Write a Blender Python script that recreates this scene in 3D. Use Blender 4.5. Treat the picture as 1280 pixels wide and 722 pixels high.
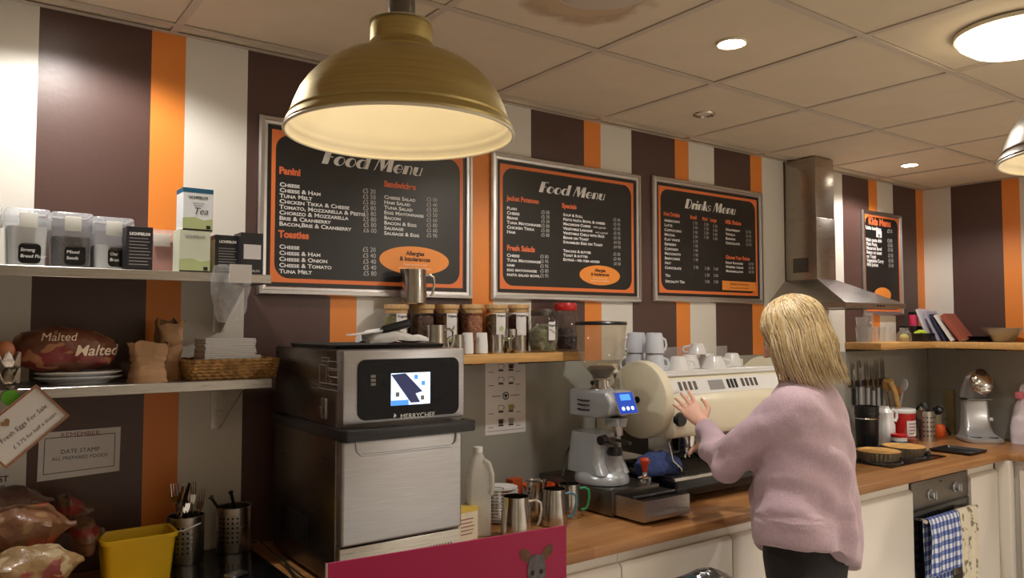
import bpy, bmesh, math, random
from mathutils import Vector, Matrix, noise
from mathutils.bvhtree import BVHTree
random.seed(7)
C = bpy.context.scene.collection
PI = math.pi
for o in list(bpy.data.objects): bpy.data.objects.remove(o)

# ---------------------------------------------------------------- camera
FPX, YAW, PITCH = 963.1, 0.63109, 0.04757
CAM = Vector((0.0, -2.5566, 1.6361))
cam = bpy.data.objects.new('camera', bpy.data.cameras.new('camera'))
C.objects.link(cam)
cam.location = CAM
cam.rotation_euler = (PI/2 + PITCH, 0, -YAW)
cam.data.sensor_width = 36.0
cam.data.lens = FPX/1280*36
cam.data.clip_start = 0.02
bpy.context.scene.camera = cam
_F = Vector((math.sin(YAW)*math.cos(PITCH), math.cos(YAW)*math.cos(PITCH), math.sin(PITCH)))
_R = Vector((math.cos(YAW), -math.sin(YAW), 0)); _U = _R.cross(_F)
def ray(u, v): return _F + (u-640)/FPX*_R - (v-361)/FPX*_U
def P(u, v, y=0.0):                       # photo pixel -> (X, Z) on the vertical plane y
    r = ray(u, v); t = (y-CAM.y)/r.y; return (t*r.x, CAM.z+t*r.z)
def G(u, v, z=0.93):                      # photo pixel -> (X, Y) on the horizontal plane z
    r = ray(u, v); t = (z-CAM.z)/r.z; return (t*r.x, CAM.y+t*r.y)

def RAD(u0, u1, x, y):                    # true radius of something that spans u0..u1 at (x, y)
    return (u1-u0)/2*((x-CAM.x)*_F.x+(y-CAM.y)*_F.y)/FPX

# ---------------------------------------------------------------- world, exposure, lights
sc = bpy.context.scene
sc.view_settings.view_transform = 'Standard'; sc.view_settings.look = 'None'
sc.view_settings.gamma = 1.0; sc.view_settings.use_curve_mapping = False
sc.view_settings.exposure = 0.45
wd = bpy.data.worlds.new('room_air'); sc.world = wd; wd.use_nodes = True
wd.node_tree.nodes['Background'].inputs[0].default_value = (1.0, 0.86, 0.70, 1)
wd.node_tree.nodes['Background'].inputs[1].default_value = 0.10
ZC = 2.5535                               # ceiling height
XC = 5.33                                 # wall corner
ZW = 0.93                                 # worktop height
DOWN_W = 30.0                             # watts of a lit downlight
DOWN_COL = (1.0, 0.955, 0.90)
ROOM_W = 30.0                             # watts of each unseen fill panel added on the customer side
ROOM_COL = (1.0, 0.93, 0.84)
# (x, y, lit, beam degrees, watts factor, label)
DOWNLIGHTS = [
 (2.035, -0.985, 1, 150, 1.0, 'lit round ceiling downlight above the middle menu boards, biggest lit one in view'),
 (4.412, -0.372, 1, 150, 1.0, 'lit round ceiling downlight between extractor chimney and far corner'),
 (2.630, -0.375, 0, 0, 0, 'small unlit ceiling downlight close to the striped wall'),
 (0.245, -0.375, 1, 150, 1.0, 'lit ceiling downlight above the steel shelves at left'),
 (3.820, -1.570, 1, 120, 1.1, 'lit ceiling downlight behind the hanging nickel pendant'),
 (1.440, -2.170, 1, 120, 0.9, 'lit ceiling downlight above and right of the viewpoint'),
 (3.225, -2.765, 1, 110, 2.2, 'added unseen ceiling downlight over the customer side, nearest the kitchen end'),  # last four are unseen, added so floor bounce brightens the ceiling
 (0.845, -3.960, 1, 100, 2.6, 'added unseen ceiling downlight over the customer side, nearest the left wall'),
 (2.630, -3.960, 1, 100, 2.6, 'added unseen ceiling downlight over the middle of the customer side'),
 (4.412, -3.960, 1, 100, 2.6, 'added unseen ceiling downlight over the customer side, nearest the right wall'),
]
FILL_PANELS = ((3.82, -4.55),)
# ---------------------------------------------------------------- helpers
def lin(c):
    return tuple(((x/255)/12.92 if x/255 <= 0.04045 else ((x/255+0.055)/1.055)**2.4) for x in c)
def mat(name, col, rough=0.5, metal=0.0, var=0.06, scale=14.0, bump=0.0, bscale=60.0, stretch=None, emit=0.0, coat=0.0, spec=0.5, sub=0.0, rvar=0.0):
    m = bpy.data.materials.new(name); m.use_nodes = True
    nt = m.node_tree; b = nt.nodes['Principled BSDF']
    c = lin(col)
    b.inputs['Roughness'].default_value = rough; b.inputs['Metallic'].default_value = metal
    b.inputs['Coat Weight'].default_value = coat; b.inputs['Specular IOR Level'].default_value = spec
    tc = nt.nodes.new('ShaderNodeTexCoord'); mp = nt.nodes.new('ShaderNodeMapping')
    nt.links.new(tc.outputs['Object'], mp.inputs[0])
    if stretch: mp.inputs['Scale'].default_value = stretch
    n = nt.nodes.new('ShaderNodeTexNoise'); n.inputs['Scale'].default_value = scale; n.inputs['Detail'].default_value = 3
    nt.links.new(mp.outputs[0], n.inputs['Vector'])
    rp = nt.nodes.new('ShaderNodeValToRGB'); nt.links.new(n.outputs[0], rp.inputs[0])
    rp.color_ramp.elements[0].position = 0.3; rp.color_ramp.elements[1].position = 0.7
    rp.color_ramp.elements[0].color = (*[max(0, x*(1-var)) for x in c], 1)
    rp.color_ramp.elements[1].color = (*[min(1, x*(1+var)) for x in c], 1)
    nt.links.new(rp.outputs[0], b.inputs['Base Color'])
    if rvar:
        mr = nt.nodes.new('ShaderNodeMapRange'); nt.links.new(n.outputs[0], mr.inputs[0])
        mr.inputs['To Min'].default_value = max(0.02, rough-rvar); mr.inputs['To Max'].default_value = rough+rvar
        nt.links.new(mr.outputs[0], b.inputs['Roughness'])
    if emit:
        b.inputs['Emission Color'].default_value = (*c, 1); b.inputs['Emission Strength'].default_value = emit
    if bump:
        n2 = nt.nodes.new('ShaderNodeTexNoise'); n2.inputs['Scale'].default_value = bscale; n2.inputs['Detail'].default_value = 4
        nt.links.new(mp.outputs[0], n2.inputs['Vector'])
        bp = nt.nodes.new('ShaderNodeBump'); bp.inputs['Strength'].default_value = bump; bp.inputs['Distance'].default_value = 0.01
        nt.links.new(n2.outputs[0], bp.inputs['Height']); nt.links.new(bp.outputs[0], b.inputs['Normal'])
    return m
def glassmat(name, col=(255, 255, 255), clear=0.92, rough=0.03, edge=1.25, frost=0.0):
    # thin clear glass or film: straight-through light plus Fresnel shine, with an optional milky part
    m = bpy.data.materials.new(name); m.use_nodes = True; nt = m.node_tree
    nt.nodes.remove(nt.nodes['Principled BSDF']); out = nt.nodes['Material Output']
    tr = nt.nodes.new('ShaderNodeBsdfTransparent'); c = lin(col); tr.inputs[0].default_value = (*[min(1, (clear+.06))*x**.2 for x in c], 1)
    gl = nt.nodes.new('ShaderNodeBsdfGlossy'); gl.inputs['Roughness'].default_value = rough
    f0 = nt.nodes.new('ShaderNodeFresnel'); f0.inputs[0].default_value = edge + 0.2
    ge = nt.nodes.new('ShaderNodeNewGeometry'); iv = nt.nodes.new('ShaderNodeMath'); iv.operation = 'SUBTRACT'; iv.inputs[0].default_value = 1.0
    nt.links.new(ge.outputs['Backfacing'], iv.inputs[1])       # only the outer face shines
    f1 = nt.nodes.new('ShaderNodeMath'); f1.operation = 'MULTIPLY'; nt.links.new(f0.outputs[0], f1.inputs[0]); nt.links.new(iv.outputs[0], f1.inputs[1])
    fr = nt.nodes.new('ShaderNodeMath'); fr.operation = 'MINIMUM'; fr.inputs[1].default_value = 0.45; nt.links.new(f1.outputs[0], fr.inputs[0])
    nz = nt.nodes.new('ShaderNodeTexNoise'); nz.inputs['Scale'].default_value = 25
    base = tr.outputs[0]
    if frost:
        df = nt.nodes.new('ShaderNodeBsdfDiffuse'); df.inputs[0].default_value = (*c, 1)
        tl = nt.nodes.new('ShaderNodeBsdfTranslucent'); tl.inputs[0].default_value = (*c, 1)
        ad = nt.nodes.new('ShaderNodeMixShader'); nt.links.new(df.outputs[0], ad.inputs[1]); nt.links.new(tl.outputs[0], ad.inputs[2])
        m2 = nt.nodes.new('ShaderNodeMixShader'); mr = nt.nodes.new('ShaderNodeMapRange'); nt.links.new(nz.outputs[0], mr.inputs[0])
        mr.inputs['To Min'].default_value = frost*0.85; mr.inputs['To Max'].default_value = min(1, frost*1.15)
        nt.links.new(mr.outputs[0], m2.inputs[0]); nt.links.new(tr.outputs[0], m2.inputs[1]); nt.links.new(ad.outputs[0], m2.inputs[2])
        base = m2.outputs[0]
    mx = nt.nodes.new('ShaderNodeMixShader'); nt.links.new(fr.outputs[0], mx.inputs[0]); nt.links.new(base, mx.inputs[1]); nt.links.new(gl.outputs[0], mx.inputs[2])
    nt.links.new(mx.outputs[0], out.inputs[0]); return m
def steel(name, col=(190, 186, 180), rough=0.3, stretch=(1, 1, 40), scale=12):
    return mat(name, col, rough, 1.0, var=0.10, scale=scale, stretch=stretch, rvar=0.08)

class MB:
    def __init__(s): s.v = []; s.f = []
    def add(s, vs, fs):
        k = len(s.v); s.v += [tuple(p) for p in vs]; s.f += [tuple(i+k for i in f) for f in fs]; return s
    def box(s, x0, x1, y0, y1, z0, z1):
        x0, x1 = sorted((x0, x1)); y0, y1 = sorted((y0, y1)); z0, z1 = sorted((z0, z1))
        return s.add([(x0,y0,z0),(x1,y0,z0),(x1,y1,z0),(x0,y1,z0),(x0,y0,z1),(x1,y0,z1),(x1,y1,z1),(x0,y1,z1)],
                     [(0,3,2,1),(4,5,6,7),(0,1,5,4),(1,2,6,5),(2,3,7,6),(3,0,4,7)])
    def lathe(s, prof, c=(0,0,0), n=32, sx=1.0, sy=1.0, cap=True):
        vs = []; fs = []; m = len(prof)
        for r, z in prof:
            for i in range(n):
                a = 2*PI*i/n; vs.append((c[0]+r*math.cos(a)*sx, c[1]+r*math.sin(a)*sy, c[2]+z))
        for j in range(m-1):
            for i in range(n):
                a, b = j*n+i, j*n+(i+1) % n; fs.append((a, b, b+n, a+n))
        if abs(prof[0][0]-prof[-1][0]) < 0.006 and abs(prof[0][1]-prof[-1][1]) < 0.008 and prof[0][0] > 0.006:
            for i in range(n): fs.append(((m-1)*n+i, (m-1)*n+(i+1) % n, (i+1) % n, i))     # profile closes on itself
        elif cap: fs.append(tuple(reversed(range(n)))); fs.append(tuple(range((m-1)*n, m*n)))
        return s.add(vs, fs)
    def cyl(s, a, b, r0, r1=None, n=20):
        return s.tube([a, b], [r0, r0 if r1 is None else r1], n)
    def tube(s, pts, r, n=10, closed=False, flat=1.0):
        pts = [Vector(p) for p in pts]; m = len(pts)
        rs = r if isinstance(r, (list, tuple)) else [r]*m
        vs = []; fs = []; up = None
        for i, p in enumerate(pts):
            if closed: d = pts[(i+1) % m]-pts[i-1]
            else: d = (pts[min(i+1, m-1)]-pts[max(i-1, 0)])
            d = d.normalized() if d.length > 1e-9 else Vector((0, 0, 1))
            if up is None: up = Vector((0, 0, 1)) if abs(d.z) < 0.9 else Vector((1, 0, 0))
            a = d.cross(up)
            a = a.normalized() if a.length > 1e-6 else d.orthogonal().normalized()
            b = a.cross(d); up = b
            for k in range(n):
                t = 2*PI*k/n; vs.append(p + rs[i]*(math.cos(t)*a + flat*math.sin(t)*b))
        for i in range(m if closed else m-1):
            for k in range(n):
                q = (i % m)*n; w = ((i+1) % m)*n
                fs.append((q+k, q+(k+1) % n, w+(k+1) % n, w+k))
        if not closed: fs.append(tuple(reversed(range(n)))); fs.append(tuple(range((m-1)*n, m*n)))
        return s.add(vs, fs)
    def prism(s, poly, axis, lo, hi):          # poly in the two other axes (x,z for 'y'; y,z for 'x'; x,y for 'z')
        n = len(poly)
        def q(p, h): return {'y': (p[0], h, p[1]), 'x': (h, p[0], p[1]), 'z': (p[0], p[1], h)}[axis]
        return s.add([q(p, lo) for p in poly]+[q(p, hi) for p in poly],
                     [tuple(range(n)), tuple(reversed(range(n, 2*n)))]+[(i, i+n, (i+1) % n+n, (i+1) % n) for i in range(n)])
    def ball(s, c, rx, ry=None, rz=None, n=16, m=10):
        ry = rx if ry is None else ry; rz = rx if rz is None else rz
        vs = []; fs = []
        for j in range(m+1):
            t = PI*j/m; t = min(max(t, 0.02), PI-0.02)
            for i in range(n):
                a = 2*PI*i/n; vs.append((c[0]+rx*math.sin(t)*math.cos(a), c[1]+ry*math.sin(t)*math.sin(a), c[2]-rz*math.cos(t)))
        for j in range(m):
            for i in range(n): fs.append((j*n+i, j*n+(i+1) % n, (j+1)*n+(i+1) % n, (j+1)*n+i))
        fs.append(tuple(reversed(range(n)))); fs.append(tuple(range(m*n, (m+1)*n)))
        return s.add(vs, fs)
    def loft(s, rings, cap=True):              # rings: lists of points with equal length
        n = len(rings[0]); vs = [p for r in rings for p in r]; fs = []
        for j in range(len(rings)-1):
            for i in range(n): fs.append((j*n+i, j*n+(i+1) % n, (j+1)*n+(i+1) % n, (j+1)*n+i))
        if cap: fs.append(tuple(reversed(range(n)))); fs.append(tuple(range((len(rings)-1)*n, len(rings)*n)))
        return s.add(vs, fs)
    def sheet(s, fn, nu, nv, th):              # a surface fn(u,v) with thickness along its normal
        P0 = [[Vector(fn(i/nu, j/nv)) for j in range(nv+1)] for i in range(nu+1)]
        vs = []; top = []
        for i in range(nu+1):
            for j in range(nv+1):
                du = P0[min(i+1, nu)][j]-P0[max(i-1, 0)][j]; dv = P0[i][min(j+1, nv)]-P0[i][max(j-1, 0)]
                nn = du.cross(dv); nn = nn.normalized() if nn.length > 1e-12 else Vector((0, 0, 1))
                vs.append(P0[i][j]); top.append(P0[i][j]+nn*th)
        N = len(vs); w = nv+1; fs = []
        for i in range(nu):
            for j in range(nv):
                a = i*w+j; fs.append((a, a+1, a+w+1, a+w)); fs.append((N+a, N+a+w, N+a+w+1, N+a+1))
        for i in range(nu):
            a = i*w; fs.append((a, a+w, N+a+w, N+a)); a = i*w+nv; fs.append((a, N+a, N+a+w, a+w))
        for j in range(nv):
            a = j; fs.append((a, N+a, N+a+1, a+1)); a = nu*w+j; fs.append((a, a+1, N+a+1, N+a))
        return s.add(vs+top, fs)
    def xf(s, M, start=0):
        for i in range(start, len(s.v)): s.v[i] = tuple(M @ Vector(s.v[i]))
        return s
    def warp(s, fn):
        s.v = [tuple(fn(*p)) for p in s.v]; return s
    def mesh(s, name, bevel=0.0, seg=2, ang=35):
        me = bpy.data.meshes.new(name); me.from_pydata(s.v, [], s.f)
        bm = bmesh.new(); bm.from_mesh(me)
        bmesh.ops.recalc_face_normals(bm, faces=bm.faces)
        if bevel:
            es = [e for e in bm.edges if len(e.link_faces) == 2 and e.calc_face_angle(0) > 0.5]
            bmesh.ops.bevel(bm, geom=es, offset=bevel, segments=seg, profile=0.5, affect='EDGES', clamp_overlap=True)
        bm.to_mesh(me); bm.free()
        me.polygons.foreach_set('use_smooth', [True]*len(me.polygons))
        me.set_sharp_from_angle(angle=math.radians(ang))
        return me
    def build(s, name, m, parent=None, bevel=0.0, seg=2, ang=35, label=None):
        o = bpy.data.objects.new(name, s.mesh(name, bevel, seg, ang)); C.objects.link(o)
        o.data.materials.append(m)
        if parent is not None: o.parent = parent
        if label: o['label'] = label
        return o
def rrect(x0, x1, z0, z1, r, n=6):
    pts = []
    for cx, cz, a in ((x1-r, z0+r, -PI/2), (x1-r, z1-r, 0), (x0+r, z1-r, PI/2), (x0+r, z0+r, PI)):
        for i in range(n+1): t = a+PI/2*i/n; pts.append((cx+r*math.cos(t), cz+r*math.sin(t)))
    return pts
def rring(x0, x1, y0, y1, r, z, n=5): return [(p[0], p[1], z) for p in rrect(x0, x1, y0, y1, r, n)]
def thing(name, label, cat, loc=(0, 0, 0), rz=0.0, group=None):
    o = bpy.data.objects.new(name, None); C.objects.link(o); o.empty_display_size = 0.05
    o.location = loc; o.rotation_euler = (0, 0, rz); o['label'] = label; o['category'] = cat
    if group: o['group'] = group
    return o
def tag(o, label, cat, group=None, loc=None, rz=None):
    o['label'] = label; o['category'] = cat
    if group: o['group'] = group
    if loc is not None: o.location = loc
    if rz is not None: o.rotation_euler = (0, 0, rz)
    return o
def struct(o): o['kind'] = 'structure'; return o
def dup(root, loc, label, rz=0.0, group=None):
    r = root.copy(); C.objects.link(r); r.location = loc; r.rotation_euler = (0, 0, rz); r['label'] = label
    if group: r['group'] = group
    def rec(a, b):
        for ch in list(a.children):
            c = ch.copy(); C.objects.link(c); c.parent = b; rec(ch, c)
    rec(root, r); return r
# flat lettering: items = (string, x, z, size, dict(align, shear, sx, caps, off)); facing -y in the x,z plane at depth y
def lettering(name, items, m, parent, y, label=None, M=None, lift=0.0004):
    blocks = {}                            # one part per block of text
    for it in items: blocks.setdefault(it[4].get('blk', 0) if len(it) > 4 else 0, []).append(it)
    o = None
    for its in blocks.values(): o = _lettering(name, its, m, parent, y, label, M, lift)
    return o
def _lettering(name, items, m, parent, y, label, M, lift):
    obs = []
    for it in items:
        s, x, z, size = it[:4]; k = it[4] if len(it) > 4 else {}
        cu = bpy.data.curves.new('text', 'FONT'); cu.body = s; cu.size = size; cu.resolution_u = 3
        cu.align_x = k.get('align', 'LEFT'); cu.shear = k.get('shear', 0); cu.offset = k.get('off', 0.0)
        cu.space_character = k.get('sp', 1.0)
        if k.get('caps'):
            cu.small_caps_scale = 0.78
            for f in cu.body_format: f.use_small_caps = True
        ob = bpy.data.objects.new('text', cu); C.objects.link(ob); obs.append((ob, x, z, k.get('sx', 1.0)))
    bpy.context.view_layer.update(); dg = bpy.context.evaluated_depsgraph_get()
    b = MB()
    for ob, x, z, sx in obs:
        me = ob.evaluated_get(dg).to_mesh()
        b.add([(x+v.co.x*sx, y-lift, z+v.co.y) for v in me.vertices], [tuple(p.vertices) for p in me.polygons])
        ob.evaluated_get(dg).to_mesh_clear()
    for ob, *_ in obs:
        cu = ob.data; bpy.data.objects.remove(ob); bpy.data.curves.remove(cu)
    if M is not None: b.xf(M)
    me = bpy.data.meshes.new(name); me.from_pydata(b.v, [], b.f)
    o = bpy.data.objects.new(name, me); C.objects.link(o); me.materials.append(m)
    if parent is not None: o.parent = parent
    if label: o['label'] = label
    return o
def ell(cx, cz, rx, rz, n=40): return [(cx+rx*math.cos(2*PI*i/n), cz+rz*math.sin(2*PI*i/n)) for i in range(n)]
# ---------------------------------------------------------------- materials
M = {}
M['white_wall'] = mat('cream_white_wall_paint', (222, 217, 207), 0.55, bump=0.05, var=0.03, scale=3)
M['brown_wall'] = mat('chocolate_wall_paint', (84, 60, 54), 0.38, bump=0.05, var=0.05, scale=3)
M['orange_wall'] = mat('orange_wall_paint', (232, 138, 56), 0.45, bump=0.05, var=0.04, scale=3)
M['splash'] = mat('grey_splashback_gloss', (156, 155, 146), 0.22, var=0.05, scale=2)
M['tile'] = mat('ceiling_tile_board', (220, 204, 178), 0.9, var=0.03, scale=6, bump=0.04, bscale=200)
M['gridbar'] = mat('ceiling_grid_enamel', (200, 186, 168), 0.5, var=0.04)
M['ceilvoid'] = mat('dark_ceiling_gap', (60, 52, 44), 0.9)
M['floor'] = mat('brown_floor_vinyl', (178, 172, 164), 0.5, var=0.1, scale=8)
M['plainwall'] = mat('pale_room_paint', (222, 217, 208), 0.7, var=0.03)
M['cab'] = mat('cream_cabinet_lacquer', (232, 224, 212), 0.3, var=0.02, scale=3, coat=0.15)
M['carcass'] = mat('dark_plinth', (60, 54, 50), 0.6)
M['steel'] = steel('brushed_steel')
M['steel_h'] = steel('brushed_steel_horizontal', stretch=(1, 1, 60))
M['steel_dark'] = steel('dull_steel', (120, 116, 112), 0.35)
M['chrome'] = mat('polished_chrome', (215, 213, 210), 0.12, 1.0, var=0.03)
M['alu'] = mat('satin_aluminium', (205, 203, 204), 0.32, 1.0, var=0.04, stretch=(30, 1, 1))
M['black'] = mat('black_plastic', (22, 22, 24), 0.35, var=0.1)
M['blackgloss'] = mat('black_gloss', (14, 14, 16), 0.12, var=0.1)
M['panel'] = mat('black_menu_print', (33, 31, 30), 0.32, var=0.05)
M['menu_orange'] = mat('orange_menu_print', (232, 122, 62), 0.4, var=0.02)
M['badge_orange'] = mat('light_orange_menu_print', (245, 150, 62), 0.4, var=0.02)
M['chalk'] = mat('white_menu_lettering', (236, 234, 232), 0.5, var=0.02)
M['price'] = mat('pale_chalk_price_lettering', (196, 194, 192), 0.6, var=0.08)
M['head'] = mat('orange_menu_heading', (226, 112, 66), 0.5, var=0.02)
M['brownink'] = mat('dark_brown_ink', (70, 34, 16), 0.6)
M['ink'] = mat('black_ink', (30, 28, 30), 0.6)
M['paleink'] = mat('pale_ink', (250, 226, 200), 0.6)
M['greyink'] = mat('grey_ink', (150, 146, 146), 0.6)
M['paper'] = mat('white_paper', (226, 222, 220), 0.7, var=0.02)
M['brass'] = mat('brushed_brass', (192, 174, 118), 0.44, 1.0, var=0.10, scale=10, stretch=(1, 1, 30), rvar=0.06)
M['nickel'] = mat('brushed_nickel', (150, 142, 130), 0.3, 1.0, var=0.08, scale=10, stretch=(1, 1, 30))
M['cream'] = mat('cream_enamel', (242, 232, 206), 0.3, var=0.02, coat=0.3)
M['espresso_cream'] = mat('espresso_cream_enamel', (234, 226, 200), 0.3, var=0.02, coat=0.3)
M['shelfwood'] = mat('pale_oak_shelf', (206, 160, 96), 0.45, var=0.16, scale=6, stretch=(1.2, 14, 14), bump=0.02)
M['white_cer'] = mat('white_glazed_ceramic', (235, 234, 232), 0.15, var=0.01)
M['grey_cer'] = mat('pale_grey_ceramic', (206, 210, 218), 0.25, var=0.02)
M['glass'] = glassmat('clear_glass', clear=0.95)
M['film'] = glassmat('clear_plastic_film', clear=0.9, rough=0.10, edge=1.75, frost=0.16)
M['frost'] = glassmat('frosted_plastic', (232, 236, 240), clear=0.9, rough=0.25, frost=0.14)
M['milky'] = glassmat('milky_plastic', (236, 234, 226), clear=0.9, rough=0.25, frost=0.82)
M['hopper'] = glassmat('smoked_clear_plastic', (246, 238, 218), clear=0.95, rough=0.06, frost=0.10)
M['kraft'] = mat('brown_kraft_paper', (186, 146, 108), 0.75, var=0.14, bump=0.5, bscale=26)
M['wicker'] = mat('woven_seagrass', (168, 126, 72), 0.8, var=0.35, scale=60, bump=0.5, bscale=90)
M['yellow'] = mat('yellow_plastic', (232, 190, 28), 0.35, var=0.05)
M['bluescr'] = mat('lit_blue_screen', (20, 50, 130), 0.2, emit=1.2, var=0.2, scale=20)
M['white_lit'] = mat('lit_white_screen', (214, 230, 255), 0.3, emit=0.85, var=0.02)
M['skyblue_lit'] = mat('lit_light_blue_screen', (70, 140, 225), 0.3, emit=0.8, var=0.02)
M['navy_lit'] = mat('lit_navy_screen', (38, 44, 84), 0.3, emit=0.5, var=0.02)
M['beans'] = mat('dark_coffee_beans', (52, 32, 22), 0.45, var=0.5, scale=120, bump=0.8, bscale=140)
M['silverpaint'] = mat('silver_blue_paint', (178, 184, 190), 0.28, 0.35, var=0.03, coat=0.4)
M['silver'] = mat('silver_plastic', (186, 186, 186), 0.3, 0.5, var=0.02, coat=0.2)
M['red'] = mat('red_plastic', (190, 34, 34), 0.35, var=0.03)
M['orange_pl'] = mat('orange_plastic', (226, 92, 30), 0.4, var=0.03)
M['green_pl'] = mat('green_rubber', (40, 150, 92), 0.4)
M['teal_pl'] = mat('teal_rubber', (70, 120, 136), 0.4)
M['wood_tool'] = mat('pale_wooden_utensil', (206, 164, 104), 0.55, var=0.12, stretch=(8, 8, 1))
def butcher():
    m = bpy.data.materials.new('oiled_oak_block_worktop'); m.use_nodes = True; nt = m.node_tree; b = nt.nodes['Principled BSDF']
    tc = nt.nodes.new('ShaderNodeTexCoord'); br = nt.nodes.new('ShaderNodeTexBrick')
    nt.links.new(tc.outputs['Object'], br.inputs[0])
    br.inputs['Scale'].default_value = 1.0; br.inputs['Brick Width'].default_value = 0.42; br.inputs['Row Height'].default_value = 0.042
    br.inputs['Mortar Size'].default_value = 0.0006; br.offset = 0.37
    br.inputs['Color1'].default_value = (*lin((186, 136, 86)), 1); br.inputs['Color2'].default_value = (*lin((156, 106, 62)), 1); br.inputs['Mortar'].default_value = (*lin((120, 78, 44)), 1)
    mp = nt.nodes.new('ShaderNodeMapping'); mp.inputs['Scale'].default_value = (3, 60, 60); nt.links.new(tc.outputs['Object'], mp.inputs[0])
    n = nt.nodes.new('ShaderNodeTexNoise'); n.inputs['Scale'].default_value = 1.5; n.inputs['Detail'].default_value = 5; nt.links.new(mp.outputs[0], n.inputs['Vector'])
    mx = nt.nodes.new('ShaderNodeMix'); mx.data_type = 'RGBA'; mx.blend_type = 'MULTIPLY'; mx.inputs[0].default_value = 0.55
    rp = nt.nodes.new('ShaderNodeValToRGB'); rp.color_ramp.elements[0].position = .35; rp.color_ramp.elements[0].color = (.6, .54, .48, 1); rp.color_ramp.elements[1].position = .65
    nt.links.new(n.outputs[0], rp.inputs[0]); nt.links.new(br.outputs[0], mx.inputs[6]); nt.links.new(rp.outputs[0], mx.inputs[7])
    nt.links.new(mx.outputs[2], b.inputs['Base Color']); b.inputs['Roughness'].default_value = 0.33
    return m
M['butcher'] = butcher()
def stained():
    m = M['tile'].copy(); m.name = 'water_stained_tile_board'; nt = m.node_tree; b = nt.nodes['Principled BSDF']
    src = b.inputs['Base Color'].links[0].from_socket
    tc = nt.nodes.new('ShaderNodeTexCoord'); vl = nt.nodes.new('ShaderNodeVectorMath'); vl.operation = 'LENGTH'
    nz = nt.nodes.new('ShaderNodeTexNoise'); nz.inputs['Scale'].default_value = 9; nt.links.new(tc.outputs['Object'], nz.inputs['Vector'])
    ad = nt.nodes.new('ShaderNodeMath'); ad.operation = 'MULTIPLY_ADD'; ad.inputs[1].default_value = 0.14
    nt.links.new(tc.outputs['Object'], vl.inputs[0]); nt.links.new(nz.outputs[0], ad.inputs[0]); nt.links.new(vl.outputs['Value'], ad.inputs[2])
    rp = nt.nodes.new('ShaderNodeValToRGB'); el = rp.color_ramp.elements
    el[0].position = 0.20; el[0].color = (*lin((206, 176, 138)), 1); el[1].position = 0.27; el[1].color = (1, 1, 1, 1)
    e = el.new(0.235); e.color = (*lin((168, 122, 78)), 1)
    mx = nt.nodes.new('ShaderNodeMix'); mx.data_type = 'RGBA'; mx.blend_type = 'MULTIPLY'; mx.inputs[0].default_value = 0.55
    nt.links.new(ad.outputs[0], rp.inputs[0]); nt.links.new(src, mx.inputs[6]); nt.links.new(rp.outputs[0], mx.inputs[7]); nt.links.new(mx.outputs[2], b.inputs['Base Color'])
    return m
M['stained'] = stained()

# ---------------------------------------------------------------- large structure
X0, Y0 = -1.6, -5.6                        # far corner behind the camera
struct(MB().box(X0, XC, Y0, 0.0, -0.06, 0).build('floor', M['floor']))
def striped(name, segs, axis, lo, hi):     # painted stripes: one wall, one face per stripe
    b = MB(); mats = [M['white_wall'], M['brown_wall'], M['orange_wall']]; idx = []
    for a0, a1, k in segs:
        b.add([(a0, 0, lo), (a1, 0, lo), (a1, 0, hi), (a0, 0, hi)] if axis == 'x' else [(XC, a0, lo), (XC, a1, lo), (XC, a1, hi), (XC, a0, hi)], [(0, 1, 2, 3)]); idx.append(k)
    e0, e1 = segs[0][0], segs[-1][1]
    if axis == 'x': b.box(e0, e1+0.12, 0.0005, 0.12, lo, hi)
    else: b.box(XC+0.0005, XC+0.12, e0, e1, lo, hi)
    me = bpy.data.meshes.new(name); me.from_pydata(b.v, [], b.f)
    for m in mats: me.materials.append(m)
    for i, k in enumerate(idx): me.polygons[i].material_index = k
    o = bpy.data.objects.new(name, me); C.objects.link(o); return struct(o)
segs = []; x = 0.187-3*0.5935
while x < XC-0.01:
    for w, k in ((0.2985, 1), (0.1, 2), (0.195, 0)):
        a, b_ = max(x, X0), min(x+w, XC)
        if b_ > a: segs.append((a, b_, k))
        x += w
    if x >= XC: break
striped('wall_back', segs, 'x', 0, ZC+0.08)
segs = []; y = 0.0; pat = [(0.182, 0), (0.305, 1), (0.1, 2)]; i = 0
while y > Y0:
    w, k = pat[i % 3]; segs.append((max(y-w, Y0), y, k)); y -= w; i += 1
    if i > 8: segs.append((Y0, y, 0)); break
segs = sorted(segs)
striped('wall_right', segs, 'y', 0, ZC+0.08)
struct(MB().box(X0-0.1, X0, Y0, 0.12, 0, ZC+0.08).build('wall_left', M['plainwall']))
struct(MB().box(X0, XC, Y0-0.1, Y0, 0, ZC+0.08).build('wall_front', M['plainwall']))
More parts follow.
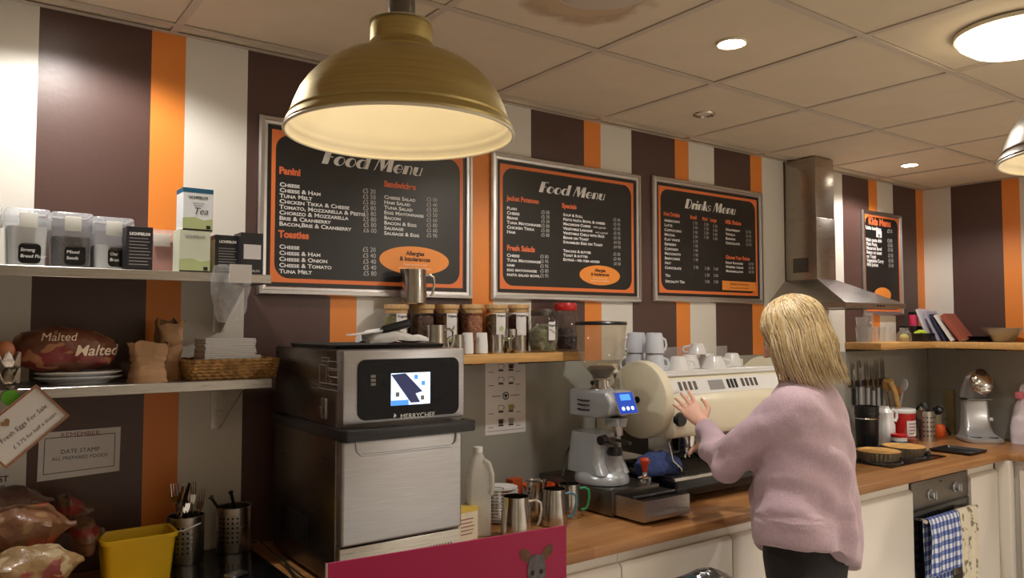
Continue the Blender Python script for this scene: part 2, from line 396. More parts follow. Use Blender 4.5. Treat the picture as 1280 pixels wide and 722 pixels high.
# ceiling: soffit slab with every lay-in tile and every grid bar as a part
ceil = struct(MB().box(X0-0.1, XC+0.12, Y0-0.1, 0.12, ZC+0.08, ZC+0.12).build('ceiling', M['ceilvoid']))
GX = [0.545+0.5935*i for i in range(-4, 9)]; GX = [g for g in GX if X0 < g < XC-0.1]
GY = [-0.078-0.597*i for i in range(0, 10)]; GY = [g for g in GY if g > Y0+0.05]
xs = [X0]+GX+[XC]; ys = [0.0]+GY+[Y0]
tm = {}
for i in range(len(xs)-1):
    for j in range(len(ys)-1):
        a, b_, c, d = xs[i], xs[i+1], ys[j+1], ys[j]
        w, h = round(b_-a-0.020, 4), round(d-c-0.020, 4)
        st = abs((a+b_)/2-1.435) < 0.15 and abs((c+d)/2+0.975) < 0.15
        key = (w, h, st)
        o_ = None
        if key not in tm:
            o_ = MB().box(-w/2, w/2, -h/2, h/2, 0, 0.014).build('tile', M['stained'] if st else M['tile'], ceil, bevel=0.003, seg=1, label='tile with a brown water stain' if st else None); tm[key] = o_
        else:
            o_ = tm[key].copy(); C.objects.link(o_); o_.parent = ceil
        r_ = random.Random(i*31+j)
        o_.location = ((a+b_)/2, (c+d)/2, ZC+0.004+r_.uniform(-0.001, 0.0015))
for g in GX: MB().box(g-0.012, g+0.012, Y0, 0, ZC, ZC+0.004).box(g-0.002, g+0.002, Y0, 0, ZC+0.004, ZC+0.04).build('grid_bar', M['gridbar'], ceil)
for g in GY: MB().box(X0, XC, g-0.012, g+0.012, ZC-0.0008, ZC+0.0032).box(X0, XC, g-0.002, g+0.002, ZC+0.0032, ZC+0.04).build('grid_bar', M['gridbar'], ceil)
struct(MB().box(X0, XC, -0.022, -0.0005, ZC-0.002, ZC).box(X0, XC, -0.003, -0.0005, ZC, ZC+0.02).build('trim_1', M['gridbar']))
struct(MB().box(XC-0.022, XC-0.0005, Y0, -0.022, ZC-0.002, ZC).build('trim_2', M['gridbar']))
# splashback panels between worktop and shelf height
ZS = 1.482
def slab(name, a): return struct(a.build(name, M['splash'], bevel=0.0015, seg=1))
slab('trim_3', MB().box(1.235, 3.05, -0.008, -0.0005, ZW, ZS))
slab('trim_4', MB().box(3.054, XC-0.009, -0.008, -0.0005, ZW, ZS))
slab('trim_5', MB().box(XC-0.008, XC-0.0005, -1.9, -0.009, ZW, ZS))

# ---------------------------------------------------------------- worktop and base cabinets
YF = -0.70; XR = 4.757
wt = thing('worktop', 'oak block worktop running along the striped wall and round the far corner', 'worktop')
MB().prism([(X0+0.002, -0.009), (X0+0.002, YF), (XR, YF), (XR, -2.0), (XC-0.009, -2.0), (XC-0.009, -0.009)], 'z', ZW-0.036, ZW).build('worktop_board', M['butcher'], wt, bevel=0.003)
ZK = 0.12
def cabinet(x0, x1, label, kind):
    t = thing('base_cabinet', label, 'cabinet', ((x0+x1)/2, -0.02, 0), group='cream base cabinets')
    w = (x1-x0)/2-0.001
    MB().box(-w, w, 0, -0.62, ZK, ZW-0.037).build('carcass', M['cab'], t)
    MB().box(-w, w, -0.02, -0.56, 0, ZK).build('plinth', M['carcass'], t)
    f0, f1 = -0.621, -0.641
    zt = 0.842
    def front(n, z0, z1):                  # flat front with a finger-pull lip along the top
        MB().prism([(f0, z0), (f1, z0), (f1, z1-0.012), (f1+0.012, z1), (f0, z1)], 'x', -w+0.002, w-0.002).build(n, M['cab'], t, bevel=0.0015, seg=1)
    if kind == 'door': front('door', ZK, zt)
    else: front('drawer', 0.62, zt); front('drawer', 0.37, 0.615); front('drawer', ZK, 0.365)
    return t
cabinet(1.26, 1.84, 'cream base cabinet under the steel milk jugs, partly behind the pink card', 'door')
cabinet(1.84, 2.42, 'cream base cabinet under the coffee grinder and knock box', 'drawer')
cabinet(2.42, 3.02, 'cream base cabinet hidden mostly by the woman, under the espresso machine', 'drawer')
cabinet(3.02, 3.785, 'wide cream base cabinet between the woman and the oven', 'door')
cabinet(4.395, 4.722, 'narrow cream base cabinet between the oven and the inner corner', 'door')
t = thing('base_cabinet', 'cream base cabinet on the short return run at right edge', 'cabinet', (0, 0, 0), group='cream base cabinets')
MB().box(XR+0.06, XC-0.02, -0.665, -1.95, ZK, ZW-0.037).build('carcass', M['cab'], t)
MB().box(XR+0.12, XC-0.02, -0.665, -1.95, 0, ZK).build('plinth', M['carcass'], t)
MB().box(4.724, XR+0.034, -0.645, -0.715, ZK, ZW-0.038).build('corner_post', M['cab'], t, bevel=0.002)
MB().box(XR+0.036, XR+0.056, -0.742, -1.3, ZK, 0.842).build('door', M['cab'], t, bevel=0.002)
MB().box(XR+0.036, XR+0.056, -1.305, -1.94, ZK, 0.842).build('door', M['cab'], t, bevel=0.002)
for a, b_, lb in ((-1.0, -0.2, 'cream base cabinet at the far left under the bread bags'), (-0.2, 0.5, 'cream base cabinet under the yellow tub'), (0.5, 1.26, 'cream base cabinet under the tall speed oven')):
    cabinet(a, b_, lb, 'door')
# ---------------------------------------------------------------- ceiling fittings
for i, (x, y, on, beam, wf, lb) in enumerate(DOWNLIGHTS):
    t = thing('downlight', lb, 'light', (x, y, ZC-0.0001), group='round ceiling downlights')
    MB().lathe([(0.034, 0.010), (0.034, 0.002), (0.046, -0.004), (0.048, -0.001), (0.048, 0.004)], n=40).build('bezel', M['chrome'] if not on else M['cream'], t)
    if on:
        lm = M.get('lamp_on') or mat('lit_downlight_lens', (255, 244, 226), 0.4, emit=26.0, var=0.01); M['lamp_on'] = lm
        MB().lathe([(0.0, -0.005), (0.036, -0.0045), (0.037, 0.001), (0.0, 0.002)], n=40).build('lens', lm, t)
        li = bpy.data.lights.new('downlight_beam', 'SPOT'); li.energy = DOWN_W*wf; li.color = DOWN_COL
        li.spot_size = math.radians(beam); li.spot_blend = 0.35; li.shadow_soft_size = 0.035
        lo = bpy.data.objects.new('downlight_beam', li); C.objects.link(lo); lo.parent = t; lo.location = (0, 0, -0.012)
    else:
        MB().lathe([(0.0, 0.006), (0.033, 0.004), (0.034, 0.012), (0.0, 0.013)], n=32).build('lens', M['milky'], t)
t = thing('ceiling_vent', 'flush round ceiling disc ringed by a brown water stain', 'vent', (1.415, -1.045, ZC+0.002))
MB().lathe([(0.0, -0.010), (0.095, -0.010), (0.125, -0.007), (0.13, -0.001), (0.13, 0.0)], n=48).build('vent_disc', M['gridbar'], t)
MB().lathe([(0.131, -0.004), (0.143, -0.004), (0.147, 0.001), (0.131, 0.001)], n=48).build('vent_rim', M['gridbar'], t)
# bright warm flush light near the top right corner
t = thing('ceiling_light', 'large bright warm ceiling light at top right of the view', 'light', (2.665, -1.585, ZC))
lm = mat('lit_opal_diffuser', (255, 236, 196), 0.4, emit=7.0, var=0.01)
MB().lathe([(0.0, -0.075), (0.07, -0.070), (0.13, -0.054), (0.165, -0.028), (0.172, -0.012), (0.0, -0.012)], n=48).build('diffuser', lm, t)
MB().lathe([(0.0, -0.012), (0.178, -0.012), (0.18, 0.0), (0.0, 0.0)], n=48).build('base_plate', M['cream'], t)
# hanging pendants: bell shade of spun metal
def pendant(label, px, py, tt, metal, R, zdrop):
    p = CAM + tt*ray(px, py)
    t = thing('pendant_lamp', label, 'lamp', (p.x, p.y, p.z), group='dome pendant lamps')
    o_ = [(1.0, 0.0), (1.005, 0.03), (0.985, 0.075), (0.965, 0.095), (0.968, 0.115), (0.955, 0.135), (0.925, 0.23), (0.88, 0.335), (0.82, 0.425), (0.74, 0.515), (0.65, 0.585), (0.57, 0.635), (0.46, 0.675), (0.40, 0.69), (0.375, 0.70), (0.37, 0.725), (0.35, 0.735), (0.30, 0.78), (0.278, 0.82), (0.275, 0.95), (0.265, 0.985), (0.23, 1.01), (0.15, 1.035), (0.10, 1.04)]
    oo = [(r*R, z*R) for r, z in o_]
    MB().lathe(oo+[(0.09*R, 1.03*R)]+[(r*R-0.0015, z*R-0.001) for r, z in reversed(o_[:-1])], n=96).build('shade', metal, t, ang=25)
    ii = [(r*R-0.0022, z*R-0.0016) for r, z in o_[1:]]
    MB().lathe([(R*0.992, 0.0005)]+ii+[(0.05, 1.0*R), (0.002, 0.999*R)], n=96, cap=False).build('shade_lining', M['cream'], t, ang=60)
    MB().tube([(R*0.999*math.cos(2*PI*k/72), R*0.999*math.sin(2*PI*k/72), 0.0) for k in range(72)], 0.0026, 8, closed=True).build('rim', M['cream'], t)
    MB().lathe([(0.10*R, 1.035*R), (0.12*R, 1.05*R), (0.12*R, 1.3*R), (0.10*R, 1.34*R), (0.03*R, 1.36*R), (0, 1.36*R)], n=24).build('lamp_holder', M['steel_dark'], t)
    h = ZC-p.z
    MB().cyl((0, 0, 1.33*R), (0, 0, h-0.02), 0.0035, n=10).build('flex', M['black'], t)
    MB().lathe([(0.05, h), (0.05, h-0.006), (0.035, h-0.02), (0.008, h-0.028), (0.0, h-0.028)], n=32).build('ceiling_rose', metal, t)
    bm_ = M.get('bulb') or mat('dim_warm_bulb', (255, 240, 205), 0.3, emit=1.6, var=0.01); M['bulb'] = bm_
    MB().lathe([(0.0, 0.50*R), (0.07*R, 0.505*R), (0.15*R, 0.55*R), (0.17*R, 0.62*R), (0.14*R, 0.72*R), (0.08*R, 0.85*R), (0.075*R, 0.98*R), (0, 0.98*R)], n=24).build('bulb', bm_, t)
    li = bpy.data.lights.new('pendant_glow', 'POINT'); li.energy = 0.42; li.color = (1.0, 0.84, 0.60); li.shadow_soft_size = 0.03
    lo = bpy.data.objects.new('pendant_glow', li); C.objects.link(lo); lo.parent = t; lo.location = (0, 0, 0.42*R)
    return t
pendant('large brass dome pendant lamp hanging in front of the left menu board', 501, 169, 1.2, M['brass'], 0.1755, 0)
pendant('dark nickel dome pendant lamp cut by the right edge of the view', 1400, 194, 1.3, M['nickel'], 0.1755, 0)
# customer side: unseen fill panel added behind the camera to brighten the room
for k_, (x, y) in enumerate(FILL_PANELS):
    t = thing('fill_panel_light', 'added unseen square fill light at the far end of the customer side', 'light', (x, y, ZC), group='added fill lights behind the viewpoint')
    pm = M.get('fill_panel_on') or mat('fill_panel_diffuser', (255, 238, 208), 0.5, emit=1.5, var=0.01); M['fill_panel_on'] = pm
    MB().box(-0.27, 0.27, -0.27, 0.27, -0.006, -0.001).build('diffuser', pm, t)
    li = bpy.data.lights.new('fill_panel_glow', 'AREA'); li.energy = ROOM_W; li.size = 0.52; li.color = ROOM_COL
    lo = bpy.data.objects.new('fill_panel_glow', li); C.objects.link(lo); lo.parent = t; lo.location = (0, 0, -0.02)

# ---------------------------------------------------------------- menu boards
def board(x0, x1, z0, z1, label, fr=0.030, band=0.014, ob=0.014, rad=0.05):
    t = thing('menu_board', label, 'menu board', (0, 0, 0), group='framed menu boards')
    d = 0.020
    def rail(a0, a1, b0, b1):              # mitred snap-frame rail, outer then inner corner
        (ax, az), (bx, bz), (cx, cz), (dx, dz) = a0, a1, b1, b0
        rows = []
        for k, y in ((0.0, -0.001), (0.0, -0.012), (0.18, -0.020), (0.55, -0.021), (0.62, -0.016), (0.92, -0.015), (1.0, -0.012), (1.0, -0.001)):
            rows.append([(ax+(dx-ax)*k, y, az+(dz-az)*k), (bx+(cx-bx)*k, y, bz+(cz-bz)*k)])
        vs = [p for r in rows for p in r]; n = len(rows)
        fs = [(2*i, 2*i+1, 2*((i+1) % n)+1, 2*((i+1) % n)) for i in range(n)]+[tuple(2*i for i in range(n)), tuple(2*i+1 for i in reversed(range(n)))]
        MB().add(vs, fs).build('frame_rail', M['alu'], t, ang=20)
    o = [(x0, z0), (x1, z0), (x1, z1), (x0, z1)]; q = [(x0+fr, z0+fr), (x1-fr, z0+fr), (x1-fr, z1-fr), (x0+fr, z1-fr)]
    e = 0.0004
    for k in range(4): rail(o[k], o[(k+1) % 4], q[k], q[(k+1) % 4])
    MB().box(x0+fr*0.8, x1-fr*0.8, -0.001, -0.008, z0+fr*0.8, z1-fr*0.8).build('panel', M['panel'], t)
    a = fr+ob
    if band:
        b = MB(); n = 8
        inn = rrect(x0+a+band, x1-a-band, z0+a+band, z1-a-band, rad, n); out = rrect(x0+a, x1-a, z0+a, z1-a, 0.0005, n)
        m = len(inn); vs = [(p[0], -0.0086, p[1]) for p in out]+[(p[0], -0.0086, p[1]) for p in inn]
        b.add(vs, [(i, (i+1) % m, m+(i+1) % m, m+i) for i in range(m)]).build('orange_border', M['menu_orange'], t)
    return t
YB = -0.0088
def col(strings, p0, p1, size, **k):       # lines of text from the first to the last baseline
    (xa, za), (xb, zb) = P(*p0, YB), P(*p1, YB); n = max(1, len(strings)-1)
    k = dict(k, blk=p0+p1)
    return [(s, xa+(xb-xa)*i/n, za+(zb-za)*i/n, size, k) for i, s in enumerate(strings) if s]
ITEM = dict(caps=True, sx=1.28, off=0.0005); PRI = dict(sx=0.95); HEADK = dict(off=0.0016, sx=0.95)
# poster title letters: fat on one side, hairline on the other, slanted
def title(word, p0, p1, cap, parent):
    (xa, za), (xb, zb) = P(*p0, YB-0.0005), P(*p1, YB-0.0005)
    b = MB(); x = 0.0
    def q(pts): b.add([(p[0], 0, p[1]) for p in pts], [tuple(range(len(pts)))])
    def ring(cx, cz, rx, rz, hx, hrx, hrz, a0=0.0, a1=2*PI, n=28):
        o = [(cx+rx*math.cos(a0+(a1-a0)*i/n), cz+rz*math.sin(a0+(a1-a0)*i/n)) for i in range(n+1)]
        h = [(hx+hrx*math.cos(a0+(a1-a0)*i/n), cz+hrz*math.sin(a0+(a1-a0)*i/n)) for i in range(n+1)]
        for i in range(n): q([o[i], o[i+1], h[i+1], h[i]])
    T = 0.05; H = 0.62
    for ch in word:
        if ch == ' ': x += 0.30; continue
        if ch == 'F':
            q([(x, 0), (x+.34, 0), (x+.34, 1), (x, 1)]); q([(x+.2, 1), (x+.62, 1), (x+.62, .94), (x+.2, .94)]); q([(x+.2, .56), (x+.5, .56), (x+.5, .50), (x+.2, .50)]); x += .60
        elif ch == 'D':
            q([(x, 0), (x+.34, 0), (x+.34, 1), (x, 1)]); ring(x+.34, .5, .40, .5, x+.34, .32, .44, -PI/2, PI/2); x += .80
        elif ch == 'o':
            ring(x+.30, H/2, .30, H/2+.02, x+.40, .15, H/2-.05); x += .63
        elif ch == 'd':
            ring(x+.28, H/2, .28, H/2+.02, x+.36, .14, H/2-.05); q([(x+.46, 0), (x+.74, 0), (x+.74, 1), (x+.46, 1)]); x += .80
        elif ch == 'M':
            q([(x, 0), (x+.05, 0), (x+.20, 1), (x+.12, 1)]); q([(x+.12, 1), (x+.42, 1), (x+.58, .1), (x+.40, 0)]); q([(x+.46, 0), (x+.53, 0), (x+.80, 1), (x+.70, 1)]); q([(x+.70, 1), (x+.98, 1), (x+1.04, 0), (x+.74, 0)]); x += 1.10
        elif ch == 'e':
            ring(x+.28, H/2, .28, H/2+.02, x+.37, .14, H/2-.05, 0, 1.86*PI); q([(x+.14, H/2+.02), (x+.56, H/2+.02), (x+.56, H/2-.03), (x+.14, H/2-.03)]); x += .62
        elif ch == 'n':
            q([(x, 0), (x+.27, 0), (x+.27, H), (x, H)]); ring(x+.34, H-.22, .18, .24, x+.32, .12, .19, 0, PI, 14); q([(x+.44, 0), (x+.52, 0), (x+.52, H-.2), (x+.44, H-.2)]); x += .60
        elif ch == 'u':
            q([(x, .2), (x+.27, .2), (x+.27, H), (x, H)]); ring(x+.26, .24, .26, .26, x+.34, .12, .2, PI, 2*PI, 14); q([(x+.46, 0), (x+.54, 0), (x+.54, H), (x+.46, H)]); x += .62
        elif ch == 'r':
            q([(x, 0), (x+.27, 0), (x+.27, H), (x, H)]); b.add([(p[0], 0, p[1]) for p in ell(x+.32, H-.1, .11, .11, 14)], [tuple(range(14))]); x += .44
        elif ch == 'i':
            q([(x, 0), (x+.26, 0), (x+.26, H), (x, H)]); b.add([(p[0], 0, p[1]) for p in ell(x+.13, .84, .10, .10, 14)], [tuple(range(14))]); x += .32
        elif ch == 'k':
            q([(x, 0), (x+.27, 0), (x+.27, 1), (x, 1)]); q([(x+.2, .26), (x+.24, .36), (x+.50, H), (x+.43, H)]); q([(x+.26, .40), (x+.38, .46), (x+.64, 0), (x+.40, 0)]); x += .60
        elif ch == 's':
            ring(x+.2, H*.75, .18, H*.25, x+.22, .1, H*.25-.045, .2, 1.5*PI, 16) if False else ring(x+.2, H*.74, .19, H*.27, x+.2, .12, H*.27-.06, 0.3, 1.45*PI, 16)
            ring(x+.2, H*.27, .2, H*.28, x+.2, .1, H*.28-.05, -0.75*PI, .5*PI, 16); x += .46
    sx = (xb-xa)/(x-0.08+0.2*cap*0)
    L = x
    b.warp(lambda X, Y, Z: (xa+(X+0.26*Z)*(xb-xa)/(L+0.1), YB-0.0004, za+(zb-za)*0+Z*cap))
    me = bpy.data.meshes.new('title_lettering'); me.from_pydata(b.v, [], b.f); o = bpy.data.objects.new('title_lettering', me); C.objects.link(o)
    me.materials.append(M['chalk']); o.parent = parent
def badge(u, v, u0, u1, v0, v1, parent, lines):
    cx, cz = P(u, v, YB); rx = (P(u1, v, YB)[0]-P(u0, v, YB)[0])/2; rz = (P(u, v0, YB)[1]-P(u, v1, YB)[1])/2
    MB().prism(ell(cx, cz, rx, rz), 'y', -0.0084, -0.0088).build('badge', M['badge_orange'], parent)
    s = rz/0.05
    lettering('badge_lettering', [('Allergies', cx, cz+0.018*s, 0.021*s, dict(align='CENTER', off=0.0008)), ('& Intolerances', cx, cz-0.002*s, 0.021*s, dict(align='CENTER', off=0.0008))], M['brownink'], parent, YB)
    lettering('badge_lettering', [(a, cx, cz-(0.018+0.013*i)*s, 0.0105*s, dict(align='CENTER')) for i, a in enumerate(lines)], M['paleink'], parent, YB)
AL = ['Please speak to a staff', 'member about the ingredients']
# left food menu
x0, z1 = P(323, 143); x1, z0 = P(588.5, 374)
t = board(x0, x1, 1.738, 2.342, 'left food menu board listing panini, toasties and sandwiches, behind the brass pendant')
title('Food Menu', (402, 204), (529, 222), 0.052, t)
lettering('heading_lettering', col(['Panini'], (348.8, 216.5), (348.8, 216.5), 0.033, **HEADK)+col(['Toasties'], (348, 296), (348, 296), 0.033, **HEADK)+col(['Sandwiches'], (480, 232.7), (480, 232.7), 0.030, **HEADK), M['head'], t, YB)
lettering('item_lettering', col(['Cheese', 'Cheese & Ham', 'Tuna Melt', 'Chicken Tikka & Cheese', 'Tomato, Mozzarella & Pesto', 'Chorizo & Mozzarella', 'Brie & Cranberry', 'Bacon,Brie & Cranberry'], (349.5, 232.5), (348.8, 281.5), 0.0195, **ITEM)
  +col(['Cheese', 'Cheese & Ham', 'Cheese & Onion', 'Cheese & Tomato', 'Tuna Melt'], (349, 310.3), (348.8, 341), 0.0195, **ITEM)
  +col(['Cheese Salad', 'Ham Salad', 'Tuna Salad', 'Egg Mayonnaise', 'Bacon', 'Bacon & Egg', 'Sausage', 'Sausage & Egg'], (480, 248), (480, 293), 0.0185, **ITEM), M['chalk'], t, YB)
lettering('price_lettering', col(['£5 20', '£5 50', '£5 80', '£5 80', '£5 80', '£5 80', '£5 80', '£6 00'], (453, 240.6), (454, 290), 0.024, **PRI)+col(['£5 20', '£5 40', '£5 40', '£5 40', '£5 80'], (453, 314), (454, 344), 0.024, **PRI)
  +col(['£5 00', '£5 40', '£5 50', '£5 50', '£5 60', '£5 80', '£5 60', '£5 90'], (533, 251), (533, 296), 0.022, **PRI), M['price'], t, YB)
badge(519, 325.6, 475.6, 562.4, 307.8, 343, t, AL)
# middle food menu
t = board(1.757, 2.607, 1.742, 2.343, 'middle food menu board listing jacket potatoes, fresh salads and specials')
title('Food Menu', (673.5, 239.7), (757, 251), 0.046, t)
HK = dict(off=0.0012, sx=0.95)
lettering('heading_lettering', col(['Jacket Potatoes'], (633.5, 249.8), (633.5, 249.8), 0.028, **HK)+col(['Fresh Salads'], (633.5, 312.4), (633.5, 312.4), 0.031, **HK)+col(['Specials'], (702.4, 259.2), (702.4, 259.2), 0.028, **HK), M['head'], t, YB)
lettering('item_lettering', col(['Plain', 'Cheese', 'Beans', 'Tuna Mayonnaise', 'Chicken Tikka', 'Ham'], (633.5, 261.5), (633.5, 291.2), 0.0180, **ITEM)
  +col(['Cheese', 'Tuna Mayonnaise', 'ham', 'egg mayonnaise', 'pasta salad bowl'], (633.5, 320.5), (633.5, 344.6), 0.0180, **ITEM)
  +col(['Soup & Roll', 'Pesto pasta Bowl & cheese', 'Macaroni Cheese', 'Vegetable Lasagne', 'Vegetable Chilli with Rice', 'Beans on Toast', 'Scrambled Egg on Toast'], (703.9, 269.6), (703.9, 303.7), 0.0168, **ITEM)
  +col(['Teacake & butter', 'Toast & butter', 'Extras - per item added'], (703.9, 314.6), (703.9, 325.6), 0.0168, **ITEM)
  +col(['with a garnish', 'with a garnish'], (741.5, 284.6), (744, 291.2), 0.0135, shear=0.2), M['chalk'], t, YB)
lettering('price_lettering', col(['£5 00', '£5 30', '£5 30', '£5 80', '£5 80', '£5 80'], (676.3, 266.6), (676.3, 295.2), 0.021, **PRI)+col(['£5 80', '£5 95', '£5 95', '£5 80', '£5 95'], (675, 322.2), (675, 346.2), 0.021, **PRI)
  +col(['£5 00', '£5 95', '£5 95', '£5 95', '£5 95', '£4 50', '£4 90'], (766.5, 276), (767, 310), 0.020, **PRI)+col(['£2 50', '£2 40', '£0 50'], (766.5, 319), (767, 331), 0.020, **PRI), M['price'], t, YB)
badge(750.2, 344, 725.1, 775.5, 332, 356.7, t, AL)
# drinks menu
t = board(2.687, 3.535, 1.750, 2.354, 'drinks menu board listing hot drinks and milk shakes, right of the middle board')
title('Drinks Menu', (856, 260), (920, 269), 0.048, t)
lettering('heading_lettering', col(['Hot Drinks'], (829.5, 269), (829.5, 269), 0.026, **HK)+col(['Small'], (862.5, 273), (862.5, 273), 0.025, **HK)+col(['Med'], (877.8, 275), (877.8, 275), 0.024, **HK)+col(['Large'], (887.5, 276.4), (887.5, 276.4), 0.024, **HK)
  +col(['Milk Shakes'], (906.6, 279.2), (906.6, 279.2), 0.029, **HK)+col(['Choose Your Extras'], (907, 323), (907, 323), 0.025, **HK), M['head'], t, YB)
lettering('item_lettering', col(['Americano', 'Latte', 'Cappuccino', 'Mocha', 'Flat white', 'Espresso', 'Cortado', 'Macchiato', 'Babyccino', 'Hot', 'Chocolate'], (830.3, 276.5), (831, 335.7), 0.0185, **ITEM)
  +col(['Tea', 'Speciality Tea'], (831.6, 345.5), (831.6, 352.8), 0.0185, **ITEM)+col(['Strawberry', 'Vanilla', 'Banana', 'Chocolate'], (907, 288), (907, 304.7), 0.0185, **ITEM)
  +col(['Syrup Flavours', 'Whipped Cream', 'Marshmallows'], (907, 329.2), (907.4, 339.7), 0.0170, **ITEM), M['chalk'], t, YB)
lettering('price_lettering', col(['2 70', '2 90', '2 90', '2 90', '2 70', '1 90', '1 90', '1 90', '1 40'], (866, 280.3), (866.6, 326), 0.021, **PRI)+col(['2 90', ], (867, 335.6), (867, 335.6), 0.021, **PRI)
  +col(['3 00', '3 30', '3 30', '3 30'], (880, 281.8), (880, 298), 0.021, **PRI)+col(['3 30', '2 30', '3 00'], (881, 337), (881, 353.5), 0.021, **PRI)+col(['3 30', '3 60', '3 60', '3 60'], (891, 284), (891, 299.5), 0.021, **PRI)+col(['3 60', '2 60', '3 00'], (892, 337.5), (892, 353.8), 0.021, **PRI)
  +col(['£3 50', '£3 50', '£3 50', '£3 50'], (932, 291), (932.5, 306.8), 0.021, **PRI)+col(['£0 50', '£0 50', '£0 50'], (935.5, 331), (936, 341), 0.020, **PRI), M['price'], t, YB)
xa, za = P(902.8, 350, YB); xb, zb = P(944.9, 363.5, YB)
MB().box(xa, xb, -0.0084, -0.0088, za-0.050, za-0.002).build('badge', M['badge_orange'], t)
lettering('badge_lettering', [('Allergies & Intolerances', (xa+xb)/2, za-0.022, 0.0165, dict(align='CENTER')), ('Please speak to a staff member', (xa+xb)/2, za-0.040, 0.0125, dict(align='CENTER'))], M['brownink'], t, YB)
# kids menu
x0, z1 = P(1075, 261.3)
t = board(x0, x0+0.475, 1.70, z1, 'narrow kids menu board near the far corner above the hood', fr=0.026, band=0.012, ob=0.0, rad=0.05)
lettering('heading_lettering', [('Kids Menu', P(1098, 281)[0], P(1098, 282)[1], 0.062, dict(align='CENTER', off=0.003))], M['head'], t, YB)
lettering('item_lettering', col(['Little lunchbox'], (1082.3, 285.8), (1082.3, 285.8), 0.030, off=0.001)+col(['Main pasta dish', 'Plain Pasta', 'Macaroni Bowl', 'Beans on toast', 'on Toast', 'Vegetable Curry', 'Mini Jacket'], (1082.6, 300.8), (1083.6, 332), 0.030, off=0.001), M['chalk'], t, YB)
lettering('price_lettering', col(['£3 50'], (1109, 290.5), (1109, 290.5), 0.032, sx=.85)+col(['£3 00', '£3 00', '£3 00'], (1109, 302.5), (1109.6, 314), 0.032, sx=.85)+col(['£3 00', '£3 00', '£3 00'], (1110, 321), (1110.6, 333.5), 0.032, sx=.85), M['price'], t, YB)
xa, za = P(1095.3, 288, YB); xb, zb = P(1102.3, 297, YB)
MB().box(xa, xb, -0.0084, -0.0088, zb, za).build('picture_square', M['paper'], t)
MB().prism(ell((xa+xb)/2, (za+zb)/2-0.008, (xb-xa)*.25, (za-zb)*.24, 16), 'y', -0.0088, -0.0091).build('picture_mark', M['greyink'], t)
cx, cz = P(1103.6, 366, YB); MB().prism(ell(cx, cz-0.01, 0.10, 0.045), 'y', -0.0084, -0.0088).build('badge', M['badge_orange'], t)
# ---------------------------------------------------------------- steel wall shelves at left
def wall_shelf(z, xr, label, brackets):
    t = thing('wall_shelf', label, 'shelf', (0, 0, 0), group='steel wall shelves')
    MB().prism([(-0.0005, z), (-0.30, z), (-0.30, z-0.026), (-0.294, z-0.026), (-0.294, z-0.0035), (-0.0005, z-0.0035)], 'x', X0+0.01, xr).build('shelf_board', M['steel_h'], t, bevel=0.001, seg=1)
    MB().box(xr-0.003, xr, -0.001, -0.294, z-0.026, z-0.0036).build('end_lip', M['steel_h'], t)
    for bx in brackets:
        MB().prism([(-0.001, z-0.0036), (-0.27, z-0.0036), (-0.27, z-0.03), (-0.03, z-0.17), (-0.001, z-0.17)], 'x', bx-0.0015, bx+0.0015).build('bracket', M['steel'], t)
        MB().box(bx-0.018, bx+0.018, -0.0006, -0.004, z-0.17, z-0.0037).build('bracket_plate', M['steel'], t)
    return t
ZA, ZB = 1.786, 1.480
wall_shelf(ZA, 0.768, 'upper steel wall shelf carrying clear storage tubs and tea boxes', (0.70, -0.45))
wall_shelf(ZB, 0.774, 'lower steel wall shelf carrying bread, paper bags and napkins', (0.70, -0.45))

M['lidfrost'] = glassmat('frosted_lid_plastic', (236, 240, 244), clear=.95, rough=.25, frost=.28)
# ---------------------------------------------------------------- clip-lid tubs on the upper shelf
def tub(u0, u1, y, h, fill, fm, label, loc_d=0.12, tagtext=None, lidc='milky'):
    xa = P(u0, 300, y)[0]; xb = P(u1, 300, y)[0]; w = (xb-xa)/2; cx = (xa+xb)/2; d = loc_d
    t = thing('storage_tub', label, 'tub', (cx, y+d/2, ZA), group='clip-lid tubs on the upper shelf')
    tp = 0.86
    def ring(k, z, inset=0.0): return rring(-w*k+inset, w*k-inset, -d/2*k+inset, d/2*k-inset, 0.014, z)
    MB().loft([ring(tp, 0), ring(tp+.02, .004), ring(0.98, h-0.022), ring(0.98, h-0.022, .0016), ring(tp+.02, .006, .0016), ring(tp, .0025, .0016)]).build('tub_body', M['frost'], t, ang=50)
    MB().loft([ring(tp, .004, .003), ring(tp+(0.98-tp)*fill, (h-.02)*fill, .003)]).build('contents', fm, t)
    MB().loft([ring(1.01, h-0.026), ring(1.02, h-0.010), ring(1.0, h-0.003), ring(0.93, h), ring(0.90, h-0.005)]).build('lid', M['lidfrost'], t, ang=50)
    MB().box(-0.26*w*2/1.3, 0.26*w*2/1.3, -d/2*1.02-0.004, -d/2*1.02+0.001, h-0.050, h-0.012).build('clip', M['milky'], t, bevel=0.002)
    MB().box(w*1.02-0.001, w*1.02+0.004, -0.03, 0.03, h-0.050, h-0.012).build('clip', M['milky'], t, bevel=0.002)
    if tagtext:
        ty = -d/2*(tp+0.03)-0.0016; tw = w*0.50; tz = 0.010
        b = MB().prism(rrect(-tw+tagtext[2]*w, tw+tagtext[2]*w, tz, tz+0.052, 0.012, 4), 'y', ty+0.001, ty-0.0004); b.build('label_tag', M['blackgloss'], t)
        lettering('tag_lettering', [(a, -tw*0.84+tagtext[2]*w, tz+0.031-0.016*i, 0.0120, dict(shear=0.15)) for i, a in enumerate(tagtext[:2])], M['chalk'], t, ty-0.0004)
    return t
flour = mat('white_powder_contents', (244, 243, 240), 0.9, var=0.05)
pinkc = mat('salmon_pink_contents', (236, 160, 140), 0.8, var=0.10)
tub(-52, 2, -0.235, 0.155, 0.7, flour, 'clear clip-lid tub mostly cut off by the left edge of the view')
